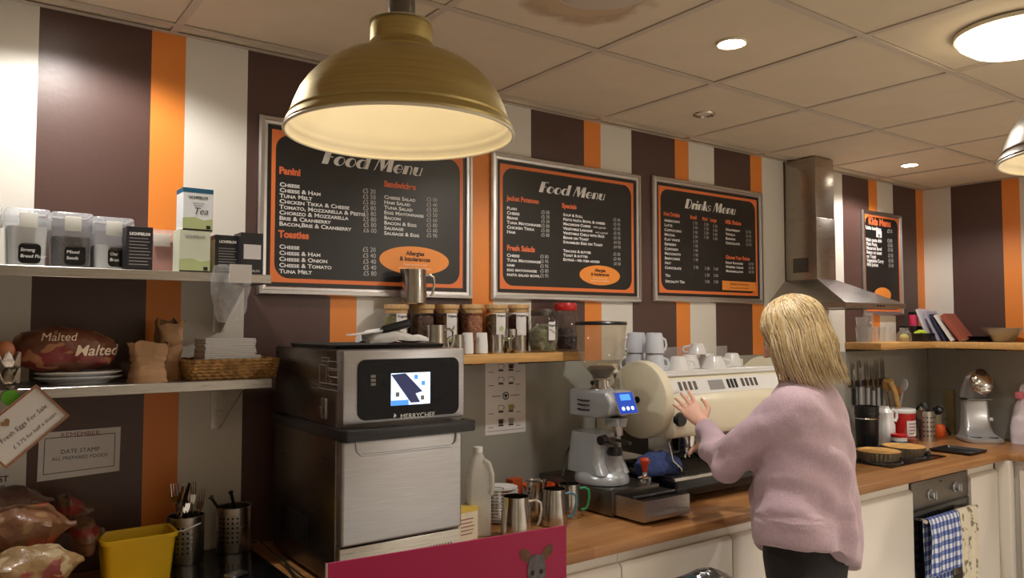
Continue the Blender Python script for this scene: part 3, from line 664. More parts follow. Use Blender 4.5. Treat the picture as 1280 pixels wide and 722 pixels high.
tub(6, 63, -0.235, 0.152, 0.80, flour, 'clear clip-lid tub filled with white powder, first full one from the left', tagtext=('Strong', 'Bread Flour', 0.1))
tub(64, 117, -0.235, 0.150, 0.66, M['beans'], 'clear clip-lid tub of dark brown pieces, between two tubs of white powder', tagtext=('Mixed', 'Seeds', 0.15))
tub(116, 168, -0.235, 0.145, 0.55, flour, 'clear clip-lid tub half full of white powder, left of the black tea carton', tagtext=('Oat', 'Bran', 0.25))
tub(176, 228, -0.15, 0.130, 0.86, pinkc, 'clear clip-lid tub of salmon pink contents behind the black tea carton')

# ---------------------------------------------------------------- tea cartons
def carton(u0, u1, y, vt, vb, z, depth, face, side, top, label, words=None, ink='chalk', rz=0.0, band=None, bandm=None):
    xa = P(u0, 310, y)[0]; xb = P(u1, 310, y)[0]; w = xb-xa; h = P((u0+u1)/2, vt, y)[1]-P((u0+u1)/2, vb, y)[1]
    t = thing('tea_carton', label, 'carton', ((xa+xb)/2, y+depth/2, z), rz=rz, group='tea cartons on the upper shelf')
    MB().box(-w/2, w/2, -depth/2, depth/2, 0, h).build('carton_body', face, t, bevel=0.0012, seg=1)
    f = -depth/2
    MB().box(-w/2+.001, w/2-.001, f-.0003, f+.001, h*0.0+.001, h*0.0+.006).build('base_band', M['black'], t)
    if top: MB().box(-w/2-.0004, w/2+.0004, f-.0004, depth/2+.0004, h-0.012, h+.0006).build('top_flap', top, t)
    if band:
        MB().prism([(-w/2+.0004, .006), (w/2-.0004, .006), (w/2-.0004, h*.30), (w*.2, h*.26), (-w*.1, h*.33), (-w/2+.0004, h*.30)], 'y', f-.0003, f+.001).build('printed_hills', bandm, t)
        MB().box(w*.28, w*.42, f-.0005, f, h*.06, h*.14).build('printed_badge', M['black'], t)
    MB().box(-w/2-.0004, -w/2+.001, f+.002, depth/2-.002, h*.02, h-.014).build('side_print', side, t)
    if words: lettering('carton_lettering', [(s_, (x_-.5)*w, z_*h, k_*h, d_) for s_, x_, z_, k_, d_ in words], M[ink], t, f-0.0003)
    return t
cblk = mat('black_tea_carton', (38, 36, 42), 0.4); cwht = mat('white_tea_carton', (232, 236, 238), 0.5); cgrn = mat('pale_green_tea_carton', (214, 218, 196), 0.5)
blu = mat('petrol_blue_print', (26, 92, 124), 0.5); hil = mat('sage_green_print', (184, 196, 140), 0.5)
CT = dict(align='CENTER'); CL = dict()
bw = [('LICHFIELDS', .5, .80, .085, dict(align='CENTER', off=.0006)), ('finest loose leaf', .5, .72, .045, CT)]+[('tea blended and packed', .5, .66-.045*i, .036, CT) for i in range(8)]+[('100g', .80, .04, .06, CT)]
bw = [('LICHFIELDS', .5, .80, .085, dict(align='CENTER', off=.0006))]
def lines(b, t, w, h, f, z0, z1, n, ink='greyink'):
    for i in range(n):
        zz = z0+(z1-z0)*i/(n-1); L = (0.55+0.25*random.Random(i*7+n).random())*w
        MB().box(-w*.36, -w*.36+L, f-.0004, f, zz*h, zz*h+.0022).build('print_line', M[ink], t)
t1 = carton(158, 191, -0.285, 280.5, 335, ZA, 0.075, cblk, cblk, None, 'black tea carton standing in front of the tub of salmon pink contents', bw)
lines(None, t1, .072, .118, -.0375, .12, .72, 9)
t2 = carton(224, 263, -0.27, 282, 336, ZA, 0.075, cgrn, cgrn, None, 'pale green tea carton standing under another carton at the shelf middle', [('LICHFIELDS', .5, .80, .085, dict(align='CENTER', off=.0004))], 'greyink', band=1, bandm=hil)
hh = 0.1145
t3 = carton(227.5, 265.5, -0.27, 226, 279, ZA+0.1155+.003, 0.075, cwht, cwht, blu, 'white tea carton with petrol blue top, stacked on the pale green carton', [('LICHFIELDS', .5, .76, .085, dict(align='CENTER', off=.0004)), ('organic green', .5, .64, .05, CT), ('leaf blend', .5, .58, .05, CT), ('Tea', .58, .40, .22, dict(align='CENTER', shear=.3))], 'ink', band=1, bandm=hil)
t4 = carton(269, 300, -0.26, 284.5, 333, ZA, 0.085, cblk, cgrn, None, 'black tea carton right of the stacked pair of pale cartons', bw)
lines(None, t4, .072, .105, -.0425, .10, .70, 9)
t5 = carton(301, 329, -0.285, 288, 340, ZA, 0.07, cblk, cblk, None, 'black tea carton with pale front label at the right end of the shelf', [('LICHFIELDS', .5, .06, .075, dict(align='CENTER'))])
MB().box(-.024, .026, -.0356, -.035, .045, .088).build('front_label', M['paper'], t5)
# clear bag hooked on the shelf edge
def crumple(b, amp, sc, seed=0.0):
    return b.warp(lambda x, y, z: tuple(Vector((x, y, z))+amp*noise.noise_vector(Vector((x*sc+seed, y*sc, z*sc)))))
p0 = P(262, 332, -0.315); p1 = P(310, 332, -0.315); pb = P(286, 401, -0.315)
b = MB(); cx = (p0[0]+p1[0])/2; hw = (p1[0]-p0[0])/2; ht = p0[1]-pb[1]
rings = []
for k in range(9):
    f = k/8; wv = hw*(0.80+.25*math.sin(f*2.6))*(1-.42*f**3); dp = .006+.022*math.sin(PI*min(1, f*1.05))
    rings.append([(wv*math.cos(a)+.004*math.sin(3*a+f*9), dp*math.sin(a)*(1+.4*math.sin(5*a+7*f)), -ht*f) for a in [2*PI*i/28 for i in range(28)]])
b.loft(rings); crumple(b, .006, 38)
t = thing('plastic_bag', 'crumpled clear plastic bag hanging from the front edge of the upper shelf', 'bag', (cx, -0.330, p0[1]))
b.build('bag_film', M['film'], t, ang=20)
MB().box(-.012, hw*.92, -.034, -.032, -.048, .004).build('bag_label', M['paper'], t)

# ---------------------------------------------------------------- lower shelf
def bag_shape(L, Wd, H, amp, sc, seed, n=36, m=22, tail=0.0, flat=0.9, ends=.55):
    b = MB(); rings = []
    for k in range(m+1):
        f = k/m; r = max(.03, (math.sin(PI*f)**ends)) if not tail or f < 1-tail else max(.10, (math.sin(PI*(1-tail))**.55)*(1-(f-1+tail)/tail)**1.4+.10)
        ring = []
        for i in range(n):
            a = 2*PI*i/n; c_, s_ = math.cos(a), math.sin(a)
            ring.append((L*(f-.5), Wd/2*r*math.copysign(abs(c_)**flat, c_), H/2*r*math.copysign(abs(s_)**flat, s_)))
        rings.append(ring)
    b.loft(rings)
    def wp(x, y, z):
        v = Vector((x*sc+seed, y*sc*1.2, z*sc*1.2)); d = noise.noise_vector(v)*amp+noise.noise_vector(v*2.7)*amp*.45
        crease = amp*.8*abs(math.sin((x*.6+y*.5+z)*sc*3.1+seed+2*noise.noise(v)))
        k = 1-crease/max(.02, H/2)*0.5
        q = Vector((x, y*k, z*k))+d; q.z = max(q.z, -H/2); return tuple(q)
    return b.warp(wp)
def bagmat(name, base, prints, seed, rough=0.35):
    m = mat(name, base, rough, var=0.25, scale=9, bump=0.5, bscale=30, coat=0.08); nt = m.node_tree; bs = nt.nodes['Principled BSDF']
    src = bs.inputs['Base Color'].links[0].from_socket; tc = nt.nodes.new('ShaderNodeTexCoord')
    for (col_, scl, thr, off) in prints:
        mp = nt.nodes.new('ShaderNodeMapping'); mp.inputs['Location'].default_value = (seed+off, off, 0); mp.inputs['Scale'].default_value = (scl, scl, scl*1.5); nt.links.new(tc.outputs['Object'], mp.inputs[0])
        n = nt.nodes.new('ShaderNodeTexNoise'); n.inputs['Scale'].default_value = 1.0; n.inputs['Detail'].default_value = 1.0; nt.links.new(mp.outputs[0], n.inputs['Vector'])
        r = nt.nodes.new('ShaderNodeMapRange'); r.inputs['From Min'].default_value = thr; r.inputs['From Max'].default_value = thr+.03; nt.links.new(n.outputs[0], r.inputs[0])
        mx = nt.nodes.new('ShaderNodeMix'); mx.data_type = 'RGBA'; nt.links.new(r.outputs[0], mx.inputs[0]); nt.links.new(src, mx.inputs[6]); mx.inputs[7].default_value = (*lin(col_), 1); src = mx.outputs[2]
    nt.links.new(src, bs.inputs['Base Color']); return m
maltm = bagmat('malted_loaf_wrapper', (112, 66, 48), [((132, 46, 44), 7, .52, 1.3), ((176, 120, 84), 26, .60, 4.0)], 3)
# two oval plates stacked under the loaf
for k, (lb, dz) in enumerate((('grey oval platter, lower of the two under the wrapped loaf', 0.0), ('white oval platter directly under the wrapped loaf', 0.013))):
    x0_, x1_ = P(42, 468, -.19)[0], P(156, 468, -.19)[0]; r = (x1_-x0_)/2*.98
    o = MB().lathe([(0, .004), (r*.62, .004), (r*.66, 0), (r*.68, .004), (r, .016), (r*1.01, .019), (r*.98, .0205), (r*.67, .0085), (0, .0075)], n=48, sy=.62).build('oval_platter', M['white_cer'] if k else M['grey_cer'])
    tag(o, lb, 'plate', 'oval platters under the loaf', ((x0_+x1_)/2, -.165, ZB+dz))
xa, xb = P(14, 440, -.19)[0], P(148, 440, -.19)[0]
t = thing('bread_loaf', 'wrapped malted bread loaf with red printed bag on the oval platters', 'bread', ((xa+xb)/2, -.165, ZB+.031+.058), rz=0)
bb = bag_shape(xb-xa, .15, .118, .008, 16, 2.0, ends=.36, flat=.75); bb.warp(lambda x, y, z: (x, y, z*(1.12-1.3*(x+.02)) if z > 0 else z))
lo_ = bb.build('wrapper', maltm, t, ang=30)
def project(o, items, m, parent, dist=1.0, lift=.0035):
    bv = BVHTree.FromPolygons([v.co[:] for v in o.data.vertices], [p.vertices[:] for p in o.data.polygons])
    l = lettering('wrapper_lettering', items, m, parent, -.5)
    for v in l.data.vertices:
        h = bv.ray_cast(Vector((v.co.x, -.5, v.co.z)), Vector((0, 1, 0)))
        v.co.y = (h[0].y if h[0] else 0)-lift
    return l
project(lo_, [('Malted', .012, -.012, .040, dict(shear=.25, off=.0006)), ('Malted', -.065, .028, .030, dict(shear=.25))], M['paleink'], t)
# two kraft paper bags
def paper_bag(u0, u1, vt, vb, y, depth, label, seed, lean=0.0):
    xa, xb = P(u0, vb, y)[0], P(u1, vb, y)[0]; w = (xb-xa)/2; h = P(u0, vt, y)[1]-P(u0, vb, y)[1]
    b = MB(); rings = []; N = 40
    def ring(k, f, ins):
        return [((w-ins)*k*math.copysign(abs(math.cos(a))**.55, math.cos(a))+lean*f*f*h, (depth/2-ins)*k*math.copysign(abs(math.sin(a))**.6, math.sin(a)), h*f*(1+(.035*math.sin(3*a+seed)+.03*math.sin(7*a+2*seed))*f*f)) for a in [2*PI*i/N for i in range(N)]]
    for j in range(13): rings.append(ring(1-.12*math.sin(PI*j/12)+.04*math.sin(9*j+seed), j/12, 0))
    for j in range(12, 0, -1): rings.append(ring(1-.12*math.sin(PI*j/12)+.04*math.sin(9*j+seed), j/12, .0025))
    b.loft(rings)
    def wp(x, y_, z):
        v = Vector((x*22+seed*3, y_*22, z*22)); d = noise.noise_vector(v)*.010+noise.noise_vector(v*2.3)*.004
        k = min(1, z/h*3); q = Vector((x, y_, z))+d*k; q.z = max(q.z, 0.0); return tuple(q)
    b.warp(wp)
    return tag(b.build('paper_bag', M['kraft'], ang=18), label, 'paper bag', 'kraft paper bags on the lower shelf', ((xa+xb)/2, y+depth/2, ZB))
paper_bag(198, 231, 396, 470, -.17, .10, 'open crumpled kraft bag standing tall, left of the napkin basket', 4.0)
paper_bag(163, 212, 424, 474, -.25, .085, 'short crumpled kraft bag in front of the taller open kraft bag', 1.0)
# napkin basket
xa, xb = P(236, 470, -.25)[0], P(352, 470, -.25)[0]
t = thing('napkin_basket', 'low woven seagrass basket at the right end of the lower shelf', 'basket', ((xa+xb)/2-.003, -.155, ZB))
bw_, bd, bh = (xb-xa)/2*.93, .085, .058
for k in range(6):
    z = .006+k*.0095; ex = 1+.012*k
    pts = rrect(-bw_*ex, bw_*ex, -bd*ex, bd*ex, .02, 8); pp = []
    for i in range(len(pts)):
        p, q = Vector((*pts[i], z)), Vector((*pts[(i+1) % len(pts)], z)); L = (q-p).length; n = max(1, int(L/.006))
        for j in range(n): pp.append(p.lerp(q, j/n))
    pp = [Vector((p.x*(1+.012*math.sin(i*PI/2+k*PI)), p.y*(1+.016*math.sin(i*PI/2+k*PI)), p.z+.0012*math.cos(i*PI/2+k*PI))) for i, p in enumerate(pp)]
    MB().tube(pp, .0056, 6, closed=True).build('woven_strand', M['wicker'], t)
MB().box(-bw_+.004, bw_-.004, -bd+.004, bd-.004, 0, .005).build('basket_base', M['wicker'], t)
fold = MB()
for k in range(12): fold.box(-.082+random.uniform(-.002, .002), .086+random.uniform(-.002, .002), -.062, .064, .006+k*.0052, .0106+k*.0052)
for k in range(9): fold.box(-.078+random.uniform(-.003, .003), .070+random.uniform(-.003, .003), -.060, .062, .0684+k*.0056, .0734+k*.0056)
o = fold.build('napkin_stack', M['paper'], bevel=.0015, seg=1); o['kind'] = 'stuff'
tag(o, 'stack of white paper napkins filling the seagrass basket', 'napkins', None, ((xa+xb)/2-.003, -.155, ZB))

# ---------------------------------------------------------------- egg trays, egg sign, wall notices
pulp = mat('grey_egg_box_pulp', (172, 158, 142), 0.95, var=0.1, bump=0.5, bscale=120)
eggm = mat('brown_eggshell', (196, 128, 92), 0.5, var=0.05)
ex = P(26, 470, -.31)[0]
def eggtray(z, label):
    def fn(u, v):
        x, y_ = u*.20, v*.10; return (x-.20, y_-.05, .026+.018*math.cos(u*8*PI)*math.cos(v*4*PI)+.006*math.cos(u*16*PI))
    b = MB().sheet(fn, 48, 24, .0028)
    b.lathe([(0, 0), (.008, 0), (.012, .008), (.0, .008)], (-.02, -.02, .0), 10).lathe([(0, 0), (.008, 0), (.012, .008), (.0, .008)], (-.18, .02, .0), 10)
    return tag(b.build('egg_tray', pulp, ang=60), label, 'egg tray', 'stacked egg trays', (ex, -.255, z))
eggtray(ZB, 'lower grey pulp egg tray at the left edge, on the lower shelf')
eggtray(ZB+.040, 'upper grey pulp egg tray of the stack at the left edge')
o = MB().ball((0, 0, .0), .021, .021, .027).build('egg', eggm); tag(o, 'brown egg lying in the upper egg tray at the left edge', 'egg', None, (ex-.03, -.245, ZB+.040+.052))
# tilted sign
tl = Vector((P(45.5, 480, -.335)[0], 0, P(45.5, 480, -.335)[1])); br = Vector((P(87, 519, -.335)[0], 0, P(87, 519, -.335)[1]))
up = (tl-br); hgt = up.length; ang = math.atan2(up.z, up.x)-PI/2
t = thing('egg_sign', 'small tilted framed sign advertising eggs, hanging below the egg trays', 'sign', (br.x, -.335, br.z)); t.rotation_euler = (0, -ang, 0)
SW = .176
MB().box(-SW, 0, .004, -.001, 0, hgt).build('sign_card', M['paper'], t)
fm = mat('brown_sign_frame', (150, 104, 76), 0.5)
for a in ((-SW, 0, 0, .005), (-SW, 0, hgt-.005, hgt), (-SW, -SW+.005, .0051, hgt-.0051), (-.005, 0, .0051, hgt-.0051)):
    MB().box(a[0], a[1], .005, -.006, a[2], a[3]).build('frame_strip', fm, t)
lettering('sign_lettering', [('Fresh Eggs For Sale', -SW*.46, hgt*.46, .0158, dict(align='CENTER', shear=.1)), ('£ 3.75 for half a dozen', -SW*.43, hgt*.20, .0128, dict(align='CENTER', shear=.1))], M['ink'], t, -.001)
hp = []
for i in range(40):
    a = 2*PI*i/40; hp.append((-.105+.0009*16*math.sin(a)**3*.72, hgt*.76+.00075*(13*math.cos(a)-5*math.cos(2*a)-2*math.cos(3*a)-math.cos(4*a))*.8))
MB().prism(hp, 'y', -.001, -.0035).build('wooden_heart', mat('thin_wood', (150, 112, 78), .6), t)
gx, gz = P(13, 497, -.318)
o = MB().lathe([(0, 0), (.0185, 0), (.0185, .002), (0, .002)], n=32).xf(Matrix.Rotation(PI/2, 4, 'X')).build('green_sticker', mat('bright_green_sticker', (92, 168, 32), .5)); tag(o, 'round bright green sticker on the egg tray stack above the egg sign', 'sticker', None, (gx, -.316, gz))
def notice(pts, label, words, boxed, sx=1.0):
    a = [P(u, v, -.001) for u, v in pts]; t = thing('notice', label, 'notice', (0, 0, 0))
    MB().prism(a, 'y', -.0006, -.0014).build('sheet', M['paper'], t)
    if boxed:
        cx = sum(p[0] for p in a)/4; cz = sum(p[1] for p in a)/4
        for i in range(4):
            p, q = a[i], a[(i+1) % 4]; f = lambda r: ((r[0]-cx)*.86+cx, (r[1]-cz)*.74+cz)
            p, q = f(p), f(q); MB().cyl((p[0], -.0015, p[1]), (q[0], -.0015, q[1]), .0009, n=4).build('border_line', M['ink'], t)
        for s_, dz, sz, k in words: lettering('notice_lettering', [(s_, cx, cz+dz, sz, dict(align='CENTER'))], M[k], t, -.0015)
    else:
        for s_, x_, z_, sz, k in words: lettering('notice_lettering', [(s_, x_, z_, sz, dict(align='RIGHT', off=.0004))], M[k], t, -.0015)
    return t
redink = mat('faded_red_ink', (150, 84, 84), 0.6); M['redink'] = redink
notice([(46, 602), (149, 588), (151, 533), (49, 541)], 'white printed notice about date stamps taped on the brown stripe', [('REMEMBER', .047, .021, 'redink'), ('DATE STAMP', .002, .017, 'ink'), ('ALL PREPARED FOODS', -.016, .014, 'ink')], True)
notice([(-40, 640), (15.5, 633), (16, 556), (-40, 556)], 'white printed notice cut by the left edge of the view', [('H', P(2.5, 572)[0], P(2, 573)[1], .024, 'ink'), ('AST', P(10.5, 601)[0], P(10, 601)[1], .022, 'ink'), ('ES', P(6, 613)[0], P(6, 613)[1], .022, 'ink')], False)
# ---------------------------------------------------------------- left worktop: bread bags, tub, cutlery, black tray
def bread_bag(u0, u1, v, y, z, Wd, H, m, seed, label, rz=0.0, roll=0.0, tail=.18):
    xa, xb = P(u0, v, y)[0], P(u1, v, y)[0]
    t = bag_shape(abs(xb-xa), Wd, H, .012, 15, seed, tail=tail).build('bread_bag', m, ang=30)
    tag(t, label, 'bread bag', 'bread bags heaped at the left end of the worktop', ((xa+xb)/2, y, max(z, P((u0+u1)/2, v, y)[1]))); t.rotation_euler = (roll, 0, rz); return t
bg1 = bagmat('clear_orange_bread_bag', (112, 76, 52), [((150, 70, 40), 9, .60, 2.2), ((140, 108, 74), 22, .62, 5)], 1)
bg2 = bagmat('brown_bread_bag', (88, 62, 50), [((112, 86, 70), 18, .6, 3)], 6)
bg3 = bagmat('red_printed_bread_bag', (104, 74, 54), [((130, 48, 40), 11, .58, 2)], 9)
bg4 = bagmat('cream_bread_bag', (148, 120, 84), [((132, 52, 48), 10, .55, 2), ((176, 156, 122), 24, .6, 4)], 12)
bread_bag(-70, 68, 630, -.12, ZW+.040, .17, .085, bg2, 1.0, 'dull brown bread bag at the back of the heap, against the wall notice', tail=.3)
bread_bag(-60, 98, 662, -.30, ZW+.045, .17, .125, bg1, 3.0, 'tan bread bag with orange print in the middle of the heap', tail=.3)
bread_bag(58, 116, 640, -.11, ZW+.050, .11, .115, bg3, 5.0, 'twisted bread bag with red print at the right of the heap', tail=.5)
bread_bag(-40, 104, 712, -.46, ZW+.044, .15, .105, bg4, 8.0, 'cream bread bag with red print at the front of the heap', tail=.25)
bread_bag(84, 130, 668, -.21, ZW+.036, .10, .110, bg3, 11.0, 'small folded red printed bag beside the yellow tub', tail=.4)
# yellow tub
xa, xb = P(122, 690, -.20)[0], P(214, 690, -.20)[0]; w = (xb-xa)/2; zt = P(165, 668, -.23)[1]; h = zt-ZW
t = thing('yellow_tub', 'open yellow plastic tub in front of the cutlery holders', 'tub', ((xa+xb)/2, -.215, ZW))
def yr(k, z, i=0): return rring(-w*k+i, w*k-i, -.062*k+i, .062*k-i, .018, z)
MB().loft([yr(.84, 0), yr(.97, h-.010), yr(1.03, h-.010), yr(1.04, h), yr(.97, h, .001), yr(.96, h-.012, .002), yr(.84, .003, .002)]).build('tub_body', M['yellow'], t, ang=40)
MB().loft([yr(.86, .004, .004), yr(.92, h*.72, .004)]).build('contents', mat('dark_yellow_fat', (150, 118, 30), .6, bump=.3), t)
MB().tube([(w*1.03, -.03, h-.006), (w*1.2, -.045, h-.002), (w*1.62, -.05, h+.012), (w*1.66, -.048, h+.013)], .0022, 8).build('bail_handle', M['white_cer'], t)
tx, ty = G(198, 722, ZW+.02)
lid = MB().loft([rring(-.058, .058, -.036, .036, .015, 0), rring(-.060, .060, -.038, .038, .015, .008), rring(-.054, .054, -.032, .032, .013, .009)]).build('tub_lid', mat('pale_yellow_plastic', (236, 206, 120), .4))
tag(lid, 'pale yellow tub lid lying on the worktop in front of the yellow tub', 'lid', None, (tx-.01, ty-.02, ZW))
# perforated cutlery holders
perf = None
def holder(u, vb, y, r, h, label):
    x = P(u, vb, y)[0]
    t = thing('cutlery_holder', label, 'holder', (x, y, ZW+.012), group='perforated steel cutlery holders')
    MB().lathe([(r*.98, .0), (r, .004), (r, h-.002), (r-.0015, h), (r-.003, h-.002), (r-.003, .004), (0, .003)], n=48).build('cylinder', M['steel'], t)
    hd = MB()
    for rr in range(6):
        for cc in range(-2, 3):
            a = -PI/2+cc*.26-.62; z = .035+rr*(h-.065)/5
            p = Vector((r*math.cos(a), r*math.sin(a), z)); n = Vector((math.cos(a), math.sin(a), 0))
            hd.tube([p-n*.002, p+n*.0006], .0036, 8)
    o = hd.build('punched_holes', M['black'], t); o['kind'] = 'stuff'
    return t, x, y
h1, hx1, hy1 = holder(231, 700, -.12, .052, .136, 'perforated steel cutlery holder full of forks, right of the yellow tub')
h2, hx2, hy2 = holder(292, 686, -.085, .052, .136, 'perforated steel holder with two dark handles, left of the tall oven')
def fork(x, y, z, tilt, az, label, mt, knife=False):
    b = MB().tube([(0, 0, -.10), (0, 0, .03), (0, .003, .055)], [.004, .0035, .005], 8, flat=.5)
    if knife: b.loft([[(-.006, -.0008, .05), (.006, -.0008, .05), (.006, .0008, .05), (-.006, .0008, .05)], [(-.008, -.0006, .085), (.007, -.0006, .085), (.007, .0006, .085), (-.008, .0006, .085)], [(-.002, -.0004, .125), (.006, -.0004, .12), (.006, .0004, .12), (-.002, .0004, .125)]])
    else:
        b.loft([[(-.005, .002, .05), (.005, .002, .05), (.005, .004, .05), (-.005, .004, .05)], [(-.012, .004, .066), (.012, .004, .066), (.012, .0055, .066), (-.012, .0055, .066)], [(-.012, .005, .078), (.012, .005, .078), (.012, .0065, .078), (-.012, .0065, .078)]])
        for k in range(4): b.tube([(-.0102+k*.0068, .0058, .076), (-.0102+k*.0068, .0046, .115)], [.0019, .0011], 6)
    o = b.build('table_knife' if knife else 'table_fork', mt); tag(o, label, 'knife' if knife else 'fork', None, (x, y, z)); o.rotation_euler = (tilt*math.cos(az), tilt*math.sin(az), az); return o
FT = [(-.032, -.012, .20, .3), (-.018, .014, .12, 2.6), (-.006, -.02, .10, .1), (.006, .02, .16, 3.0), (.016, -.006, .09, -.2), (.030, -.016, .17, .2), (.028, .018, .13, 2.2), (-.026, -.03, .22, .5)]
FL = ['', 'second from the left, at the back', 'left of the middle, in front', 'right of the middle, at the back', 'in the middle, standing nearly upright', 'at the right rim, in front', 'at the right rim, behind', '']
for i, (dx, dy, tl_, az) in enumerate(FT):
    o = fork(hx1+dx, hy1+dy, ZW+.118+.012*math.sin(i*2.1), tl_, az, 'steel fork in the full cutlery holder, '+FL[i], M['chrome'], knife=(i == 0 or i == 7))
    if i in (0, 7): o['label'] = 'steel knife at the left side of the full cutlery holder' if i == 0 else 'steel knife at the front of the full cutlery holder'
    else: o['group'] = 'forks in the left cutlery holder'
for dx, tl_, lb, m_ in ((-.040, -.55, 'grey handled utensil leaning left in the right cutlery holder', 'steel_dark'), (.005, -.24, 'black handled utensil standing in the right cutlery holder', 'black')):
    b = MB().tube([(0, 0, -.09), (0, 0, .02), (0, 0, .065)], [.004, .0075, .0085], 10, flat=.6).ball((0, 0, .066), .008, .005, .006)
    o = b.build('utensil', M[m_]); tag(o, lb, 'utensil', None, (hx2+dx*.9, hy2, ZW+.125)); o.rotation_euler = (0, tl_, 0)
# black tray under the holders with tongs and a fork in it
t = thing('black_tray', 'flat black tray under the cutlery holders beside the tall oven', 'tray', (.625, -.30, ZW))
MB().loft([rring(-.175, .155, -.26, .265, .02, .0), rring(-.178, .158, -.262, .268, .02, .010), rring(-.172, .152, -.256, .262, .018, .012), rring(-.168, .148, -.252, .258, .018, .0115)]).build('tray_body', M['blackgloss'], t)
a_, b_ = G(337, 672, ZW+.03), G(396, 716, ZW+.03)
o = MB().tube([(a_[0]-.05, a_[1]+.03, ZW+.030), (a_[0]-.03, a_[1], ZW+.022), ((a_[0]+b_[0])/2-.03, (a_[1]+b_[1])/2, ZW+.020), (b_[0]-.03, b_[1], ZW+.018), (b_[0]-.02, b_[1]-.05, ZW+.018)], [.003, .004, .0035, .005, .006], 8, flat=.5).build('serving_spoon', M['chrome'])
tag(o, 'long thin steel serving spoon lying along the side of the oven', 'spoon')
a_, b_ = G(352, 695, ZW+.02), G(370, 722, ZW+.02)
o = MB().tube([(a_[0], a_[1], ZW+.022), (b_[0], b_[1], ZW+.017), (b_[0]+.04, b_[1]-.08, ZW+.017)], [.003, .004, .007], 8, flat=.5).build('dark_spoon', M['steel_dark'])
tag(o, 'dull short spoon on the black tray', 'spoon')
a_ = G(295, 716, ZW+.02)
o = MB().box(-.028, .028, -.02, .02, 0, .010).build('saucepan_lid', M['steel'], bevel=.004); tag(o, 'small steel lid lying on the black tray', 'lid', None, (a_[0], a_[1], ZW+.012), .5)

# ---------------------------------------------------------------- tall speed oven
OX0, OX1, OYF, OYB = .842, 1.222, -.655, -.128
OZ0, OZ1 = ZW, 1.572
M['panelblack'] = mat('black_glass_panel', (14, 16, 22), .22, spec=.2, var=.05)
t = thing('speed_oven', 'tall steel speed oven with black control panel and small lit screen', 'oven', (0, 0, 0))
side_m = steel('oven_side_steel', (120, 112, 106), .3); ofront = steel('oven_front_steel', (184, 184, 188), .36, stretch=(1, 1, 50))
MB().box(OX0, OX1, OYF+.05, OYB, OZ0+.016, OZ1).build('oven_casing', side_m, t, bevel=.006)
for fx in (OX0+.04, OX1-.04):
    for fy in (OYF+.09, OYB-.05): MB().lathe([(.016, 0), (.018, .004), (.014, .018), (0, .018)], (fx, fy, OZ0), 16).build('foot', M['black'], t)
zc0 = P(432, 533, OYF)[1]                 # control block bottom
MB().box(OX0+.001, OX1-.001, OYF+.0495, OYF+.004, zc0, OZ1-.001).build('front_fascia', ofront, t, bevel=.006)
a_, b_ = P(447, 533, OYF), P(573, 446, OYF)
MB().prism(rrect(a_[0], b_[0], zc0+.012, b_[1], .022, 6), 'y', OYF+.005, OYF-.003).build('control_panel', M['panelblack'], t)
a_, b_ = P(488.5, 507, OYF-.003), P(537.5, 464.5, OYF-.003)
yy = OYF-.0032
MB().box(a_[0], b_[0], yy, yy-.001, a_[1], b_[1]).build('screen', M['white_lit'], t, label='lit white touch screen')
sw, sh = b_[0]-a_[0], b_[1]-a_[1]
def sq(u, v): return (a_[0]+u*sw, a_[1]+v*sh)
MB().prism([sq(.0, .96), sq(.36, .99), sq(.80, .40), sq(.62, .34), sq(.74, .06), sq(.50, .06)], 'y', yy-.0010, yy-.0014).build('screen_band', M['navy_lit'], t)
MB().prism([sq(.0, 0), sq(.44, 0), sq(.44, .16), sq(.0, .16)], 'y', yy-.0010, yy-.0015).build('screen_bar', M['skyblue_lit'], t)
for (u, v, m_) in ((.16, .34, 'greyink'), (.63, .86, 'skyblue_lit'), (.82, .66, 'skyblue_lit'), (.8, .2, 'greyink')):
    p = sq(u, v); MB().box(p[0]-.0055, p[0]+.0055, yy-.0010, yy-.0015, p[1]-.006, p[1]+.006).build('screen_icon', M[m_], t)
lettering('maker_lettering', [('MERRYCHEF', P(499.5, 520, OYF)[0], P(513, 522, OYF)[1], .0185, dict(sx=1.08))], M['chalk'], t, OYF-.0032)
p = P(494, 519.5, OYF); MB().prism([(p[0]-.007, p[1]-.005), (p[0]+.003, p[1]), (p[0]-.004, p[1]+.008)], 'y', OYF-.003, OYF-.0036).build('maker_mark', M['chalk'], t)
for k in range(3): 
    p = P(466, 470+5*k, OYF); MB().box(p[0]-.007, p[0]+.007, OYF-.003, OYF-.0035, p[1]-.0035, p[1]+.0035).build('panel_slot', M['steel_dark'], t)
# handle bar across the front and round the left side
zh = P(432, 550, OYF-.03)[1]+.012
hp = [(OX0-.014, OYB-.10), (OX0-.014, OYF-.012), (OX0-.002, OYF-.030), (OX1+.010, OYF-.030), (OX1+.016, OYF-.018), (OX1+.016, OYF+.04)]
MB().prism([(OX0-.016, OYB-.03), (OX0-.016, OYF-.016), (OX0-.004, OYF-.034), (OX1+.012, OYF-.034), (OX1+.018, OYF-.02), (OX1+.018, OYF+.03), (OX1+.001, OYF+.03), (OX1+.001, OYF+.001), (OX0-.0005, OYF+.001), (OX0-.0005, OYB-.03)], 'z', zh-.019, zh+.012).build('door_handle', M['black'], t, bevel=.004)
